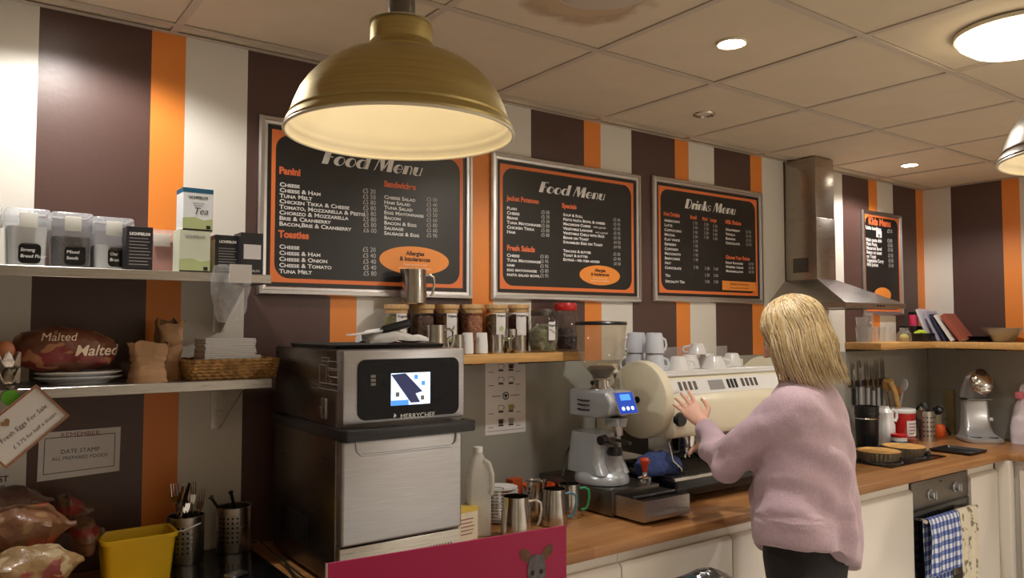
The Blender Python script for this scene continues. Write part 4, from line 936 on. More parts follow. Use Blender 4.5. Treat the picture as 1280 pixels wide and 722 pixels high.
# door with scooped grip
zd0 = P(432, 686, OYF)[1]; zd1 = zh-.021
MB().box(OX0+.004, OX1-.003, OYF+.049, OYF+.012, zd0, zd1).build('door', ofront, t, bevel=.008, seg=3)
pa, pb_ = P(447, 562, OYF), P(573, 576, OYF)
gr = [(pa[0], zd1-.002), (pb_[0], zd1-.002), (pb_[0]-.004, zd1-.030), (pb_[0]-.016, zd1-.042), (pa[0]+.016, zd1-.042), (pa[0]+.004, zd1-.030)]
MB().tube([(p[0], OYF+.0115, p[1]) for p in (gr[1], gr[2], gr[3], gr[4], gr[5], gr[0])], .0035, 8).build('grip_ridge', ofront, t)
MB().box(OX0+.003, OX1-.003, OYF+.05, OYF+.02, OZ0+.018, zd0-.006).build('lower_grille', M['steel'], t, bevel=.002)
g = MB(); gz = (OZ0+.018+zd0-.006)/2+.008
for k in range(34):
    gx = OX0+.035+k*(OX1-OX0-.07)/33
    for dz in (-.006, .006): g.tube([(gx, OYF+.021, gz+dz), (gx, OYF+.0192, gz+dz)], .0027, 6)
o = g.build('grille_holes', M['black'], t); o['kind'] = 'stuff'
# side: printed diagrams, rocker switch, seam
def sidept(u, v):
    r = ray(u, v); tt = (OX0-CAM.x)/r.x; return CAM.y+tt*r.y, CAM.z+tt*r.z
for (ua, va, ub, vb) in ((399, 456, 408, 478), (410, 452, 426, 460), (410, 463, 425, 470), (412, 472, 425, 480), (400, 481, 425, 485), (402, 447, 412, 451)):
    y0_, z0_ = sidept(ua, vb); y1_, z1_ = sidept(ub, va)
    for q in ((y0_, y1_, z0_, z0_+.0012), (y0_, y1_, z1_-.0012, z1_), (y0_, y0_-.0012, z0_, z1_), (y1_+.0012, y1_, z0_, z1_)):
        MB().box(OX0-.0004, OX0+.0005, q[0], q[1], q[2], q[3]).build('diagram_line', M['greyink'], t)
sy, sz = sidept(406, 510)
MB().box(OX0-.006, OX0+.002, sy-.018, sy+.018, sz-.028, sz+.028).build('latch_plate', M['steel'], t, bevel=.003)
MB().box(OX0-.016, OX0-.0061, sy-.010, sy+.012, sz-.016, sz+.006).build('rocker_switch', M['steel_dark'], t, bevel=.003)
for k in range(14): MB().box(OX0-.001, OX0+.001, -.20-k*.016, -.208-k*.016, OZ0+.08, OZ0+.16).build('vent_slot', M['black'], t)

# ---------------------------------------------------------------- on top of the oven
zt = OZ1
t = thing('baking_tray', 'thin black baking tray lying on top of the tall oven', 'tray', (1.005, -.40, zt))
MB().loft([rring(-.150, .195, -.17, .17, .015, 0), rring(-.155, .20, -.175, .175, .015, .010), rring(-.15, .195, -.17, .17, .013, .0115), rring(-.146, .19, -.166, .166, .013, .003)]).build('tray_body', M['black'], t)
def ctop(u, v, y): 
    return P(u, v, y)
xa, xb = P(452, 425, -.46)[0], P(530, 425, -.46)[0]
b = MB().loft([[( -.10+.0*0+ .21*f, (.052*math.sin(a))*(1 if f > .05 else .7), (.016+.010*math.cos(a)*0)+(.022+.018*math.sin(PI*min(1, f*1.25)) if math.cos(a*1.0) > 0 else 0)*abs(math.cos(a))**.6) for a in [2*PI*i/32 for i in range(32)]] for f in [j/16 for j in range(17)]])
crumple(b, .010, 20, 3.0); b.warp(lambda x, y, z: (x, y, max(z, .0118)))
o = b.build('folded_cloth', mat('white_oven_cloth', (226, 224, 220), .9, bump=.3), ang=40); tag(o, 'white folded cloth bunched on the baking tray on top of the oven', 'cloth', None, ((xa+xb)/2, -.43, zt))
ha, hb = P(477, 413, -.47), P(510, 404, -.47)
t = thing('oven_paddle', 'black handled white paddle lying on the cloth on top of the oven', 'paddle', (0, 0, 0))
MB().tube([(ha[0], -.47, ha[1]), (ha[0]+.01, -.47, ha[1]+.003), (hb[0], -.47, hb[1]), (hb[0]+.004, -.47, hb[1]+.001)], [.010, .013, .013, .010], 14).build('handle', M['black'], t)
MB().loft([[(ha[0]-.10, -.50, ha[1]-.014), (ha[0]-.10, -.44, ha[1]-.014), (ha[0]-.10, -.44, ha[1]-.011), (ha[0]-.10, -.50, ha[1]-.011)], [(ha[0]-.02, -.50, ha[1]-.004), (ha[0]-.02, -.44, ha[1]-.004), (ha[0]-.02, -.44, ha[1]-.001), (ha[0]-.02, -.50, ha[1]-.001)], [(ha[0]+.002, -.478, ha[1]-.001), (ha[0]+.002, -.462, ha[1]-.001), (ha[0]+.002, -.462, ha[1]+.002), (ha[0]+.002, -.478, ha[1]+.002)]]).build('blade', M['white_cer'], t)
# ---------------------------------------------------------------- oak shelf with jars, mid wall
SZ = 1.531
t = thing('oak_shelf', 'pale oak wall shelf carrying tea jars and small jugs, right of the speed oven', 'shelf', (0, 0, 0))
MB().box(1.2265, 2.085, -.0005, -.205, SZ-.034, SZ).build('shelf_board', M['shelfwood'], t, bevel=.002)
for bx in (1.35, 1.9): MB().prism([(-.0085, SZ-.0345), (-.12, SZ-.0345), (-.12, SZ-.042), (-.02, SZ-.052), (-.0085, SZ-.052)], 'x', bx-.008, bx+.008).build('bracket', M['steel_dark'], t)
tea = [mat('tea_'+n, c, .8, var=.5, scale=70, bump=.9, bscale=110) for n, c in (('green_leaf', (128, 128, 88)), ('dark_leaf', (92, 66, 56)), ('brown_leaf', (120, 88, 62)), ('cinnamon', (156, 104, 74)), ('mixed_leaf', (128, 110, 86)), ('berry_leaf', (112, 72, 72)))]
lidw = mat('pale_wood_lid', (196, 158, 108), .5, var=.14, stretch=(8, 8, 1))
JY = -.072; JU = [495.5, 528, 559, 590, 620, 648]
jl = ['wooden lidded jar of green leaf tea, first of the row from the left', 'wooden lidded jar of dark tea with a low white label, under the steel jug', 'wooden lidded jar with a stag drawn on its white label', 'wooden lidded jar without a label, middle of the row', 'wooden lidded jar with a round green drawing on its label', 'wooden lidded jar of berry tea, partly behind the big round jar']
def jar_lid_y(u): return P(u, 383, JY)[1]
jar_top = {}
for k, u in enumerate(JU):
    x = P(u, 400, JY)[0]; r = .0435; H = P(u, 380.5, JY)[1]-SZ
    t = thing('tea_jar', jl[k], 'jar', (x, JY, SZ), group='wooden lidded tea jars on the oak shelf')
    jar_top[k] = (x, SZ+H)
    MB().lathe([(r*.96, 0), (r, .004), (r, H-.020), (r-.0015, H-.018), (r-.002, H-.020), (r-.002, .005), (0, .004)], n=40).build('jar_glass', M['glass'], t)
    MB().lathe([(0, .006), (r-.003, .006), (r-.003, H*.74), (r*.5, H*.80), (0, H*.78)], n=32).build('contents', tea[k], t)
    MB().lathe([(r*.92, H-.032), (r*.92, H-.0165), (r*1.03, H-.016), (r*1.04, H-.003), (r*1.0, H), (0, H)], n=40).build('lid', lidw, t)
    if k != 3:
        w_, z0_, z1_ = (.021, H*.24, H*.82) if k != 1 else (.026, .03, H*.36)
        a0 = -PI/2+(.0 if k else .1)-.35+.25*(k in (0, 2, 4))
        n = 8; half = w_/r
        fn = lambda uu, vv, a0=a0, half=half, z0_=z0_, z1_=z1_, r=r: ((r+.0004)*math.cos(a0-half+2*half*uu), (r+.0004)*math.sin(a0-half+2*half*uu), z0_+(z1_-z0_)*vv)
        MB().sheet(fn, 8, 1, .0004).build('jar_label', M['paper'], t)
        if k in (2, 4): MB().sheet(lambda uu, vv: fn(uu, vv*.14), 8, 1, .0008).build('label_band', hil, t)
        if k == 4: MB().lathe([(0, 0), (.010, 0), (.010, .001), (0, .001)], n=18).xf(Matrix.Translation(((r+.0010)*math.cos(a0), (r+.0010)*math.sin(a0), (z0_+z1_)/2-.006)) @ Matrix.Rotation(a0+PI/2, 4, 'Z') @ Matrix.Rotation(PI/2, 4, 'X')).build('label_drawing', hil, t)
        if k == 2:
            MM = Matrix.Translation(((r+.0012)*math.cos(a0), (r+.0012)*math.sin(a0), (z0_+z1_)/2-.010)) @ Matrix.Rotation(a0+PI/2, 4, 'Z')
            b = MB().ball((0, 0, .004), .006, .0006, .0035, 10, 6).ball((.006, 0, .011), .003, .0006, .0025, 8, 6)
            for q in (-.004, -.002, .003, .005): b.tube([(q, 0, .003), (q, 0, -.007)], .0006, 4)
            b.tube([(.005, 0, .008), (.006, 0, .011)], .0015, 5).tube([(.006, 0, .013), (.002, 0, .019)], .0005, 4).tube([(.007, 0, .013), (.011, 0, .019)], .0005, 4)
            b.xf(MM).build('label_drawing', M['ink'], t)
        MM = Matrix.Translation(((r+.0010)*math.cos(a0), (r+.0010)*math.sin(a0), z1_-.014)) @ Matrix.Rotation(a0+PI/2, 4, 'Z')
        lettering('label_lettering', [('Organic', 0, 0, .0115, dict(align='CENTER', off=.0003))], M['ink'], t, 0, M=MM)
# big round jar with grey lid and jar with red lid
def round_jar(u0, u1, vt, y, label, lidm, fillm, fill, rim, lab, u_lab=None):
    xa, xb = P(u0, 415, y)[0], P(u1, 415, y)[0]; x = (xa+xb)/2; R = RAD(u0, u1, x, y)*.94; H = P((u0+u1)/2, vt, y)[1]-SZ
    t = thing('sweet_jar', label, 'jar', (x, y, SZ), group='big glass jars on the oak shelf')
    pr = [(R*.72, 0), (R*.86, .006), (R, H*.30), (R*1.0, H*.50), (R*.90, H*.70), (R*rim, H*.82), (R*rim, H*.88)]
    MB().lathe(pr+[(p[0]-.002, p[1]+.001) for p in reversed(pr)]+[(0, .005)], n=48).build('jar_glass', M['glass'], t)
    MB().lathe([(0, .008)]+[(p[0]-.004, max(.008, p[1])) for p in pr if p[1] < H*fill]+[(R*.5, H*fill+.006), (0, H*fill)], n=40).build('contents', fillm, t)
    MB().lathe([(R*rim+.004, H*.84), (R*rim+.006, H*.86), (R*rim+.006, H*.97), (R*rim+.002, H), (0, H)], n=48).build('lid', lidm, t)
    if lab:
        rr = R*1.005; a0 = -PI/2-.05
        MB().sheet(lambda uu, vv: (rr*math.cos(a0-.26+.52*uu), rr*math.sin(a0-.26+.52*uu), H*(.28+.42*vv)), 8, 2, .0005).build('jar_label', M['paper'], t)
        MM = Matrix.Translation(((rr+.0012)*math.cos(a0), (rr+.0012)*math.sin(a0), H*.60)) @ Matrix.Rotation(a0+PI/2, 4, 'Z')
        lettering('label_lettering', [('Organic', 0, 0, .012, dict(align='CENTER', off=.0003))], M['ink'], t, 0, M=MM)
        b = MB()
        for s in range(4): b.ball((-.010+.006*s, 0, -.012-.004*s), .005, .0006, .0022, 8, 6)
        b.xf(MM).build('label_drawing', M['greyink'], t)
    return t
round_jar(658, 699, 386, -.143, 'big round glass jar of dried leaves with grey screw lid', M['steel_dark'], mat('dried_green_leaves', (112, 110, 84), .9, var=.6, scale=45, bump=1.0, bscale=60), .62, .70, 1)
round_jar(690, 724, 378.5, -.075, 'glass jar with red lid, dark contents, at the right end of the jars', M['red'], mat('dark_dried_fruit', (52, 36, 36), .6, var=.5, scale=60, bump=.9, bscale=80), .45, .76, 0)
# steel milk jug family
def jug(label, x, y, z, r, h, taper=.86, hm='steel', hang=0.0, group=None, spout=True, mouth=1.0, belly=0.0):
    t = thing('steel_jug', label, 'jug', (x, y, z), rz=hang, group=group)
    def pr(i): return [(r*.94-i, .0+i), (r-i, .004+i), (r*(1+belly)-i, h*.25), (r*(1+belly)*(1+taper)/2-i, h*.6), (r*taper-i, h*.86), (r*taper*mouth-i, h)]
    o = MB().lathe(pr(0)+list(reversed(pr(.0012)))+[(0, .0012)], n=48)
    if spout:
        o.warp(lambda X, Y, Z: (X-(.22*r*max(0, (Z/h-.62)/.38)**1.5)*max(0, -X/r-.72)*3.2 if X < 0 else X, Y, Z))
    o.build('jug_body', M['jugsteel'], t)
    m_ = M[hm]; fl = hm == 'jugsteel'
    MB().tube([(r*taper*.99, 0, h*.84), (r*1.25, 0, h*.87), (r*1.62, 0, h*.80), (r*1.68, 0, h*.62), (r*1.55, 0, h*.34), (r*1.40, 0, h*.24)]+([(r*.99, 0, h*.20)] if not fl else []), [.0028 if fl else .004]*(6 if fl else 7), 10, flat=1.8 if fl else 1.2).build('handle', m_, t, label=None if fl else {'orange_pl': 'orange coated handle', 'green_pl': 'green coated handle', 'teal_pl': 'teal coated handle'}[hm])
    return t
M['jugsteel'] = mat('polished_steel_jug', (196, 192, 186), .16, 1.0, var=.06, scale=8, stretch=(1, 1, 12), rvar=.05)
x, z = P(524, 380, -.10)
jug('tall steel jug standing on the wooden jar lids in front of the left menu board', (jar_top[0][0]+jar_top[1][0])/2+.013, JY-.006, max(jar_top[0][1], jar_top[1][1])+.0006, .048, P(524, 337, -.09)[1]-jar_top[1][1], .93, 'jugsteel', -.15)
fy = -.162
def fr(u0, u1, vt, y): a, b = P(u0, 437, y), P(u1, 437, y); x_ = (a[0]+b[0])/2; return x_, RAD(u0, u1, x_, y), P((u0+u1)/2, vt, y)[1]-SZ
x, r, h = fr(531, 559, 406, fy); jug('medium steel jug at the left of the small jugs on the oak shelf', x, fy, SZ, r*.92, h, .90, 'jugsteel', -.5, 'small steel jugs on the oak shelf')
x, r, h = fr(563.5, 580, 418, fy); jug('tiny steel jug between the medium jug and the two white beakers', x, fy, SZ, r*.95, h, .92, 'jugsteel', 3.0, 'small steel jugs on the oak shelf')
x, r, h = fr(612, 630, 418, fy-.01); jug('tiny steel jug right of the two white beakers', x, fy-.01, SZ, r*.95, h, .93, 'jugsteel', .3, 'small steel jugs on the oak shelf')
x, r, h = fr(629, 647, 411, fy+.05); jug('steel jug standing behind two tiny jugs right of the white beakers', x, fy+.045, SZ, r*.9, h, .93, 'jugsteel', .6, 'small steel jugs on the oak shelf')
x, r, h = fr(641, 658, 419, fy-.01); jug('tiny steel jug in front of the big round jar', x, fy-.01, SZ, r*.95, h, .93, 'jugsteel', 2.6, 'small steel jugs on the oak shelf')
for u0, u1, lb in ((577, 592, 'left white ceramic beaker of the pair on the oak shelf'), (594, 610, 'right white ceramic beaker of the pair on the oak shelf')):
    x, r, h = fr(u0, u1, 415.5, fy-.012)
    o = MB().lathe([(r*.82, 0), (r, .004), (r*.98, h*.4), (r*.84, h), (r*.78, h), (r*.9, h*.4), (r*.85, .006), (0, .005)], n=36).build('beaker', M['white_cer']); tag(o, lb, 'beaker', 'white beakers on the oak shelf', (x, fy-.012, SZ))
# coffee guide sheet hanging under the shelf
pts = [(606.5, 543.5), (657, 540), (658, 452), (607, 456)]
t = thing('coffee_guide', 'white printed coffee guide with little cup drawings under the oak shelf', 'notice', (0, 0, 0))
q = [P(u, v, -.010) for u, v in pts]; gx0, gx1 = q[0][0], q[1][0]; gz0 = (q[0][1]+q[1][1])/2; gz1 = SZ-.0345
MB().box(gx0, gx1, -.0085, -.0098, gz0, gz1).build('sheet', M['paper'], t)
def gp(u, v): return gx0+(gx1-gx0)*u, gz1+(gz0-gz1)*v
cupb = mat('cup_drawing_brown', (60, 42, 34), .7); cupy = mat('cup_drawing_yellow', (170, 156, 60), .7)
for row, v in enumerate((.115, .295, .675, .86)):
    for k, u in enumerate((.38, .63)):
        x, z = gp(u, v); fm_ = {(0, 1): cupb, (2, 1): cupy, (3, 0): cupb, (3, 1): M['greyink']}.get((row, k), M['white_cer'])
        b = MB().prism([(x-.011, z-.002), (x+.011, z-.002), (x+.014, z+.020), (x-.014, z+.020)], 'y', -.0098, -.0101); b.build('cup_outline', M['greyink'], t)
        MB().prism([(x-.0095, z), (x+.0095, z), (x+.0118, z+.0165), (x-.0118, z+.0165)], 'y', -.0101, -.0104).build('cup_fill', fm_, t)
        MB().prism([(x-.014, z-.010), (x+.014, z-.010), (x+.010, z-.003), (x-.010, z-.003)], 'y', -.0098, -.0103).build('cup_base', cupb, t)
        MB().tube([(x+.0135, -.0100, z+.015), (x+.019, -.0100, z+.012), (x+.0125, -.0100, z+.004)], .0009, 5).build('cup_handle', M['ink'], t)
        u2 = u-.30 if k == 0 else u+.12; xx, zz = gp(max(.06, u2), v+.045); MB().box(xx, xx+.024, -.0098, -.0100, zz, zz+.0022).build('caption_line', M['ink'], t)
x, z = gp(.5, .485)
MB().lathe([(.012, 0), (.016, 0), (.016, .0006), (.012, .0006)], n=28).xf(Matrix.Translation((x, -.0098, z)) @ Matrix.Rotation(PI/2, 4, 'X')).build('round_emblem', M['ink'], t)
MB().prism([(x-.010, z+.006), (x+.010, z+.006), (x, z-.011)], 'y', -.0098, -.0103).build('emblem_triangle', M['ink'], t)
for s in (-1, 1):
    xx = x+s*.046; MB().box(xx-.022, xx+.022, -.0098, -.0100, z-.001, z+.0016).build('rule_line', M['ink'], t)
MB().box(gx0+.008, gx1-.008, -.0098, -.0100, gz0+.014, gz0+.0155).build('rule_line', M['ink'], t)

# ---------------------------------------------------------------- worktop between oven and grinder
x, y = G(596, 668); R = .056
t = thing('milk_bottle', 'large white plastic milk bottle beside the tall oven', 'bottle', (x+.004, y, ZW), rz=-.4); t.scale = (.78, .78, 1)
H = P(596, 558, y)[1]-ZW
def mr(wx, wy, z, r=.018): return rring(-wx, wx, -wy, wy, min(r, wx*.9, wy*.9), z, 6)
MB().loft([mr(.046, .046, 0), mr(.052, .052, .006), mr(.052, .052, H*.45), mr(.051, .050, H*.62), mr(.042, .044, H*.76), mr(.030, .031, H*.86), mr(.019, .019, H*.93, .018), mr(.019, .019, H*.95, .018)]).build('bottle_body', M['milky'], t, ang=50)
MB().tube([(.020, -.030, H*.86), (.040, -.045, H*.82), (.053, -.052, H*.70), (.053, -.053, H*.56), (.048, -.048, H*.48)], [.008, .0095, .010, .010, .012], 12).build('moulded_handle', M['milky'], t)
MB().lathe([(.021, H*.94), (.021, H*.995), (.019, H), (0, H)], n=28).build('cap', M['white_cer'], t)
MB().loft([mr(.047, .047, .006), mr(.047, .047, H*.40)]).build('milk', mat('milk', (236, 232, 222), .5), t)
x0_, y0_ = G(583, 674); ch = P(590, 631, y0_+.01)[1]-ZW
t = thing('label_carton', 'small cream carton with yellow top edge between oven and milk bottle', 'carton', (x0_-.006, y0_+.006, ZW), rz=.1)
MB().box(-.042, .042, -.022, .022, 0, ch).build('carton_body', mat('cream_card', (226, 216, 192), .6), t, bevel=.001, seg=1)
MB().box(-.0424, .0424, -.0224, .0224, ch-.014, ch+.0004).build('yellow_band', M['badge_orange'] if False else mat('yellow_card_print', (222, 190, 84), .6), t)
for k in range(5): MB().box(-.030, .018+.004*(k % 3), -.0226, -.0220, ch*.2+k*.012, ch*.2+.003+k*.012).build('print_line', M['redink'], t)
# stack of saucers
x, y = G(628, 652)
for k in range(11):
    r = .067
    o_ = MB().lathe([(0, .002), (r*.5, .002), (r*.52, 0), (r*.56, .0005), (r*.98, .0085), (r, .0105), (r*.97, .0108), (r*.58, .0035), (0, .0035)], n=44).build('saucer', M['white_cer']) if k == 0 else None
    if o_: s0 = o_
    else: o_ = s0.copy(); C.objects.link(o_)
    lb = 'white saucer at the top of the stack behind the steel milk jugs' if k == 10 else 'white saucer at the bottom of the stack behind the milk jugs' if k == 0 else 'white saucer, '+['second', 'third', 'fourth', 'fifth', 'sixth', 'seventh', 'eighth', 'ninth', 'tenth'][k-1]+' from the bottom of the saucer stack'
    tag(o_, lb, 'saucer', 'stacked white saucers', (x+random.uniform(-.003, .003), y+.02+random.uniform(-.002, .002), ZW+k*.0112), k*.7)
JG = 'steel milk jugs on the worktop'
x, y = G(621, 653); jug('steel milk jug with an orange handle, in front of the saucers', x, y+.01, ZW, .036, .120, .90, 'orange_pl', -.7, JG)
x, y = G(652, 673); jug('steel milk jug nearest the pink card, with bare steel handle', x, y+.03, ZW, .053, .135, .80, 'jugsteel', -.35, JG)
x, y = G(675, 650); jug('bellied steel milk jug with flared rim at the back of the jugs', x, y+.02, ZW, .042, .140, .86, 'jugsteel', 1.2, JG, mouth=1.12, belly=.08)
x, y = G(700, 658); jug('steel milk jug with a teal handle, in front of the green handled jug', x, y+.03, ZW, .048, .128, .82, 'teal_pl', -.45, JG)
x, y = G(718, 650); jug('steel milk jug with a bright green handle beside the coffee grinder', x+.022, y+.050, ZW, .043, .122, .88, 'green_pl', -.55, JG)
# orange bowl and orange box near the wall
x, y = 1.92, -.11; r = .062
o = MB().lathe([(0, .002), (r*.6, 0), (r*.66, .003), (r, .070), (r*1.06, .072), (r*1.05, .076), (r*.96, .074), (r*.62, .006), (0, .005)], n=40).build('orange_bowl', M['orange_pl'])
tag(o, 'bright orange plastic bowl near the wall behind the milk jugs', 'bowl', None, (x, y, ZW))
t = tag(MB().box(-.028, .028, -.02, .02, 0, .10).build('orange_box', mat('dark_orange_card', (190, 84, 40), .6), bevel=.001, seg=1), 'small dark orange box against the splashback left of the orange bowl', 'box', None, (1.835, -.06, ZW), .15)

# ---------------------------------------------------------------- knock box drawer with coffee grinder on it
bx0, bx1 = 1.985, 2.235; bzt = ZW+.098
t = thing('knock_box', 'black and steel knock box with its drawer pulled out under the coffee grinder', 'drawer unit', (0, 0, ZW))
MB().box(bx0, bx1, -.462, -.03, .006, .098).build('box_casing', M['steel_dark'], t, bevel=.002)
for fx in (bx0+.03, bx1-.03):
    for fy_ in (-.43, -.07): MB().lathe([(.010, 0), (.012, .006), (0, .006)], (fx, fy_, 0), 12).build('foot', M['black'], t)
MB().box(bx0+.012, bx1-.002, -.463, -.60, .012, .014).build('drawer_base', M['steel'], t)
for xx in (bx0+.012, bx1-.004): MB().box(xx, xx+.002, -.463, -.615, .0141, .086).build('drawer_side', M['steel'], t)
MB().box(bx0+.0141, bx1-.0041, -.612, -.615, .0141, .086).build('drawer_front', M['steel'], t)
MB().prism([(-.6151, .030), (-.645, .036), (-.645, .040), (-.6151, .040)], 'x', bx0+.03, bx1-.02).build('drawer_pull', M['steel'], t)
MB().box(bx0+.016, bx1-.006, -.463, -.610, .015, .066).build('coffee_grounds', M['beans'], t)
MB().cyl((bx0+.02, -.545, .082), (bx1-.008, -.545, .082), .009, n=12).build('knock_bar', M['black'], t)
gx, gy = 2.10, -.235
gy = -.25
def gpx(u, v, y): return P(u, v, y)
t = thing('coffee_grinder', 'silver coffee grinder with lit blue screen and bean hopper, on the knock box', 'grinder', (2.080, -.305, bzt))
sp = M['silverpaint']
MB().lathe([(.098, 0), (.108, .004), (.110, .016), (.104, .034), (.085, .050), (.0, .052)], n=56, sx=.92, sy=1.05).build('base', sp, t)
Hs = P(745, 487, -.305)[1]-bzt            # top of the body
zs = [(.040, .084, -.085, .125), (.085, .080, -.060, .125), (.14, .075, -.050, .120), (.192, .071, -.048, .115)]
MB().loft([rring(-w, w, a, b, .03, z, 6) for z, w, a, b in zs]).build('column', sp, t, ang=50)
z0 = Hs-.105
b = MB().prism([(-.115, z0+.02), (-.125, z0+.06), (-.100, Hs), (.115, Hs), (.115, z0), (-.06, z0)], 'x', -.070, .070)
b.build('motor_head', sp, t, bevel=.010, seg=3)
# tilted screen on the head's front
scm = Matrix.Translation((.010, -.1225, z0+.060)) @ Matrix.Rotation(-.42, 4, 'X')
MB().prism(rrect(-.050, .050, -.046, .046, .008), 'y', .004, -.006).xf(scm).build('screen_bezel', M['chrome'], t)
MB().box(-.046, .046, -.0061, -.0068, -.042, .042).xf(scm).build('screen', M['bluescr'], t, label='lit blue screen')
for k in range(3): MB().prism(ell(-.024+.024*k, -.022, .008, .008, 14), 'y', -.0069, -.0074).xf(scm).build('screen_button', M['white_lit'] if k < 3 else M['bluescr'], t)
MB().box(-.024, .028, -.0069, -.0073, .010, .034).xf(scm).build('screen_panel', M['skyblue_lit'], t)
# outlet, portafilter fork
MB().loft([rring(-.026, .026, -.118, -.045, .012, z0-.028), rring(-.032, .032, -.122, -.045, .012, z0+.004)]).build('outlet_block', sp, t)
MB().cyl((0, -.088, z0-.028), (0, -.098, z0-.066), .021, .016, 20).build('spout', M['chrome'], t)
MB().tube([(-.030, -.04, z0-.088), (-.034, -.11, z0-.092), (-.030, -.128, z0-.092)], .007, 10).tube([(.030, -.04, z0-.088), (.034, -.11, z0-.092), (.030, -.128, z0-.092)], .007, 10).box(-.03, .03, -.055, -.036, z0-.105, z0-.075).build('portafilter_fork', M['steel_dark'], t)
MB().lathe([(.028, 0), (.03, .01), (.022, .03), (0, .03)], (0, -.075, z0-.140), 20).build('holder_bracket', M['black'], t)
MB().cyl((-.045, -.07, z0-.075), (-.075, -.075, z0-.080), .016, .018, 16).build('side_knob', M['black'], t)
for k in range(3): MB().tube([(-.0705, -.01, z0+.030+.018*k), (-.083, .02, z0+.030+.018*k), (-.0705, .06, z0+.030+.018*k)], .003, 6).build('vent_rib', M['black'], t)
# hopper
hz = Hs; hx, hyy = 0, .0
MB().lathe([(.048, hz), (.050, hz+.006), (.038, hz+.010), (.036, hz+.036), (.040, hz+.040), (.0, hz+.040)], n=40).build('hopper_collar', M['chrome'], t)
MB().tube([(-.036, -.01, hz+.030), (-.060, -.02, hz+.032), (-.068, -.022, hz+.030)], [.006, .005, .009], 10).build('hopper_latch', M['black'], t)
HT = P(745, 405, -.305)[1]-bzt
pr = [(.032, hz+.041), (.038, hz+.055), (.076, hz+.100), (.092, hz+.135), (.099, HT-.02), (.100, HT)]
MB().lathe(pr+[(r_-.002, z_+.0005) for r_, z_ in reversed(pr)], n=56).build('hopper', M['hopper'], t)
MB().lathe([(0, hz+.045), (.030, hz+.045), (.034, hz+.056), (.055, hz+.084), (.046, hz+.092), (0, hz+.089)], n=36).build('coffee_beans', M['beans'], t)
MB().lathe([(.1025, HT-.003), (.1035, HT+.004), (.100, HT+.010), (.03, HT+.013), (0, HT+.013)], n=56).build('hopper_lid', M['black'], t)
MB().tube([(-.05, .112, .15), (-.06, .14, .10), (-.10, .12, .012), (-.13, .05, .004)], .004, 8).build('power_lead', M['black'], t)
# tamper
x, y = 2.212, -.40
t = thing('tamper', 'coffee tamper with orange red handle standing on the knock box corner', 'tamper', (2.215, -.405, bzt))
MB().lathe([(.027, 0), (.0285, .003), (.0285, .016), (.024, .020), (.010, .026), (.009, .036), (0, .036)], n=32).build('steel_base', M['chrome'], t)
MB().lathe([(.009, .036), (.012, .046), (.013, .062), (.019, .072), (.020, .084), (.015, .092), (0, .094)], n=32).build('handle', mat('orange_red_lacquer', (196, 70, 36), .3), t)

# ---------------------------------------------------------------- espresso machine
EX0, EX1 = 2.30, 3.20; EC = espresso = M['espresso_cream']
t = thing('espresso_machine', 'cream two group espresso machine with round side panels, in front of the woman', 'coffee machine', (0, 0, 0))
dz, dy, dr = 1.332, -.285, .160
yF = -.445
for k, (xa, xb) in enumerate(((EX0, EX0+.045), (EX1-.045, EX1))):
    b = MB().lathe([(0, 0), (dr-.012, 0), (dr-.003, .004), (dr, .012), (dr, .045), (0, .045)], n=72).xf(Matrix.Rotation(PI/2, 4, 'Y'))
    b.xf(Matrix.Translation((xa, dy, dz)) if k == 0 else Matrix.Translation((xb, dy, dz)) @ Matrix.Scale(-1, 4, (1, 0, 0)))
    b.build('round_side_panel', EC, t)
    s = -1 if k == 0 else 1; xx = xa if k == 0 else xb
    MB().cyl((xx-s*.002, dy, dz), (xx+s*.003, dy, dz), .014, n=24).build('side_plug', M['black'], t)
    MB().box(xa+.012, xb-.001, -.13, -.02, 1.06, dz+dr-.02).build('rear_side_panel', EC, t, bevel=.004)
xi0, xi1 = EX0+.046, EX1-.046
# curved cream hood across the front
prof = []
for i in range(13):
    a = -PI/2+1.18*i/12; prof.append((dy-.160*math.cos(a)*1.0, dz-.0+.160*math.sin(a)))
z_strip = 1.352
pf = [(-.30, 1.185), (-.40, 1.180), (-.436, 1.190), (-.446, 1.215), (-.446, 1.315), (-.440, 1.335), (-.425, z_strip), (-.395, 1.418), (-.385, 1.428), (-.06, 1.428), (-.06, 1.30), (-.30, 1.25)]
MB().prism(pf, 'x', xi0, xi1).build('front_hood', EC, t, bevel=.003)
nrm = Vector((0, -(1.418-z_strip), -(.425-.395))).normalized(); nrm = Vector((0, -.91, .41))
def strip(u, v): return Vector((xi0+u*(xi1-xi0), -.425+.030*v, z_strip+.066*v))
def onstrip(u0, u1, v0, v1, th, name, m, r=0.0):
    a, b2, c, d = strip(u0, v0), strip(u1, v0), strip(u1, v1), strip(u0, v1); k = nrm*th
    MB().add([a-k*.2, b2-k*.2, c-k*.2, d-k*.2, a+k, b2+k, c+k, d+k], [(0, 3, 2, 1), (4, 5, 6, 7), (0, 1, 5, 4), (1, 2, 6, 5), (2, 3, 7, 6), (3, 0, 4, 7)]).build(name, m, t)
onstrip(.005, .995, .04, .96, .0012, 'button_strip', M['white_cer'])
for g0 in (.08, .58):
    for k in range(4): onstrip(g0+.038*k, g0+.038*k+.019, .30, .80, .004, 'button', M['steel_dark'])
onstrip(.31, .43, .22, .80, .002, 'display', M['greyink'])
for k in range(3): onstrip(.46+.03*k, .478+.03*k, .25, .8, .004, 'button', M['black'])
MB().cyl((xi0+.026, -.440, 1.262), (xi0+.026, -.462, 1.262), .030, .026, 24).build('steam_knob', M['black'], t)
MB().cyl((xi1-.026, -.440, 1.262), (xi1-.026, -.462, 1.262), .030, .026, 24).build('steam_knob', M['black'], t)
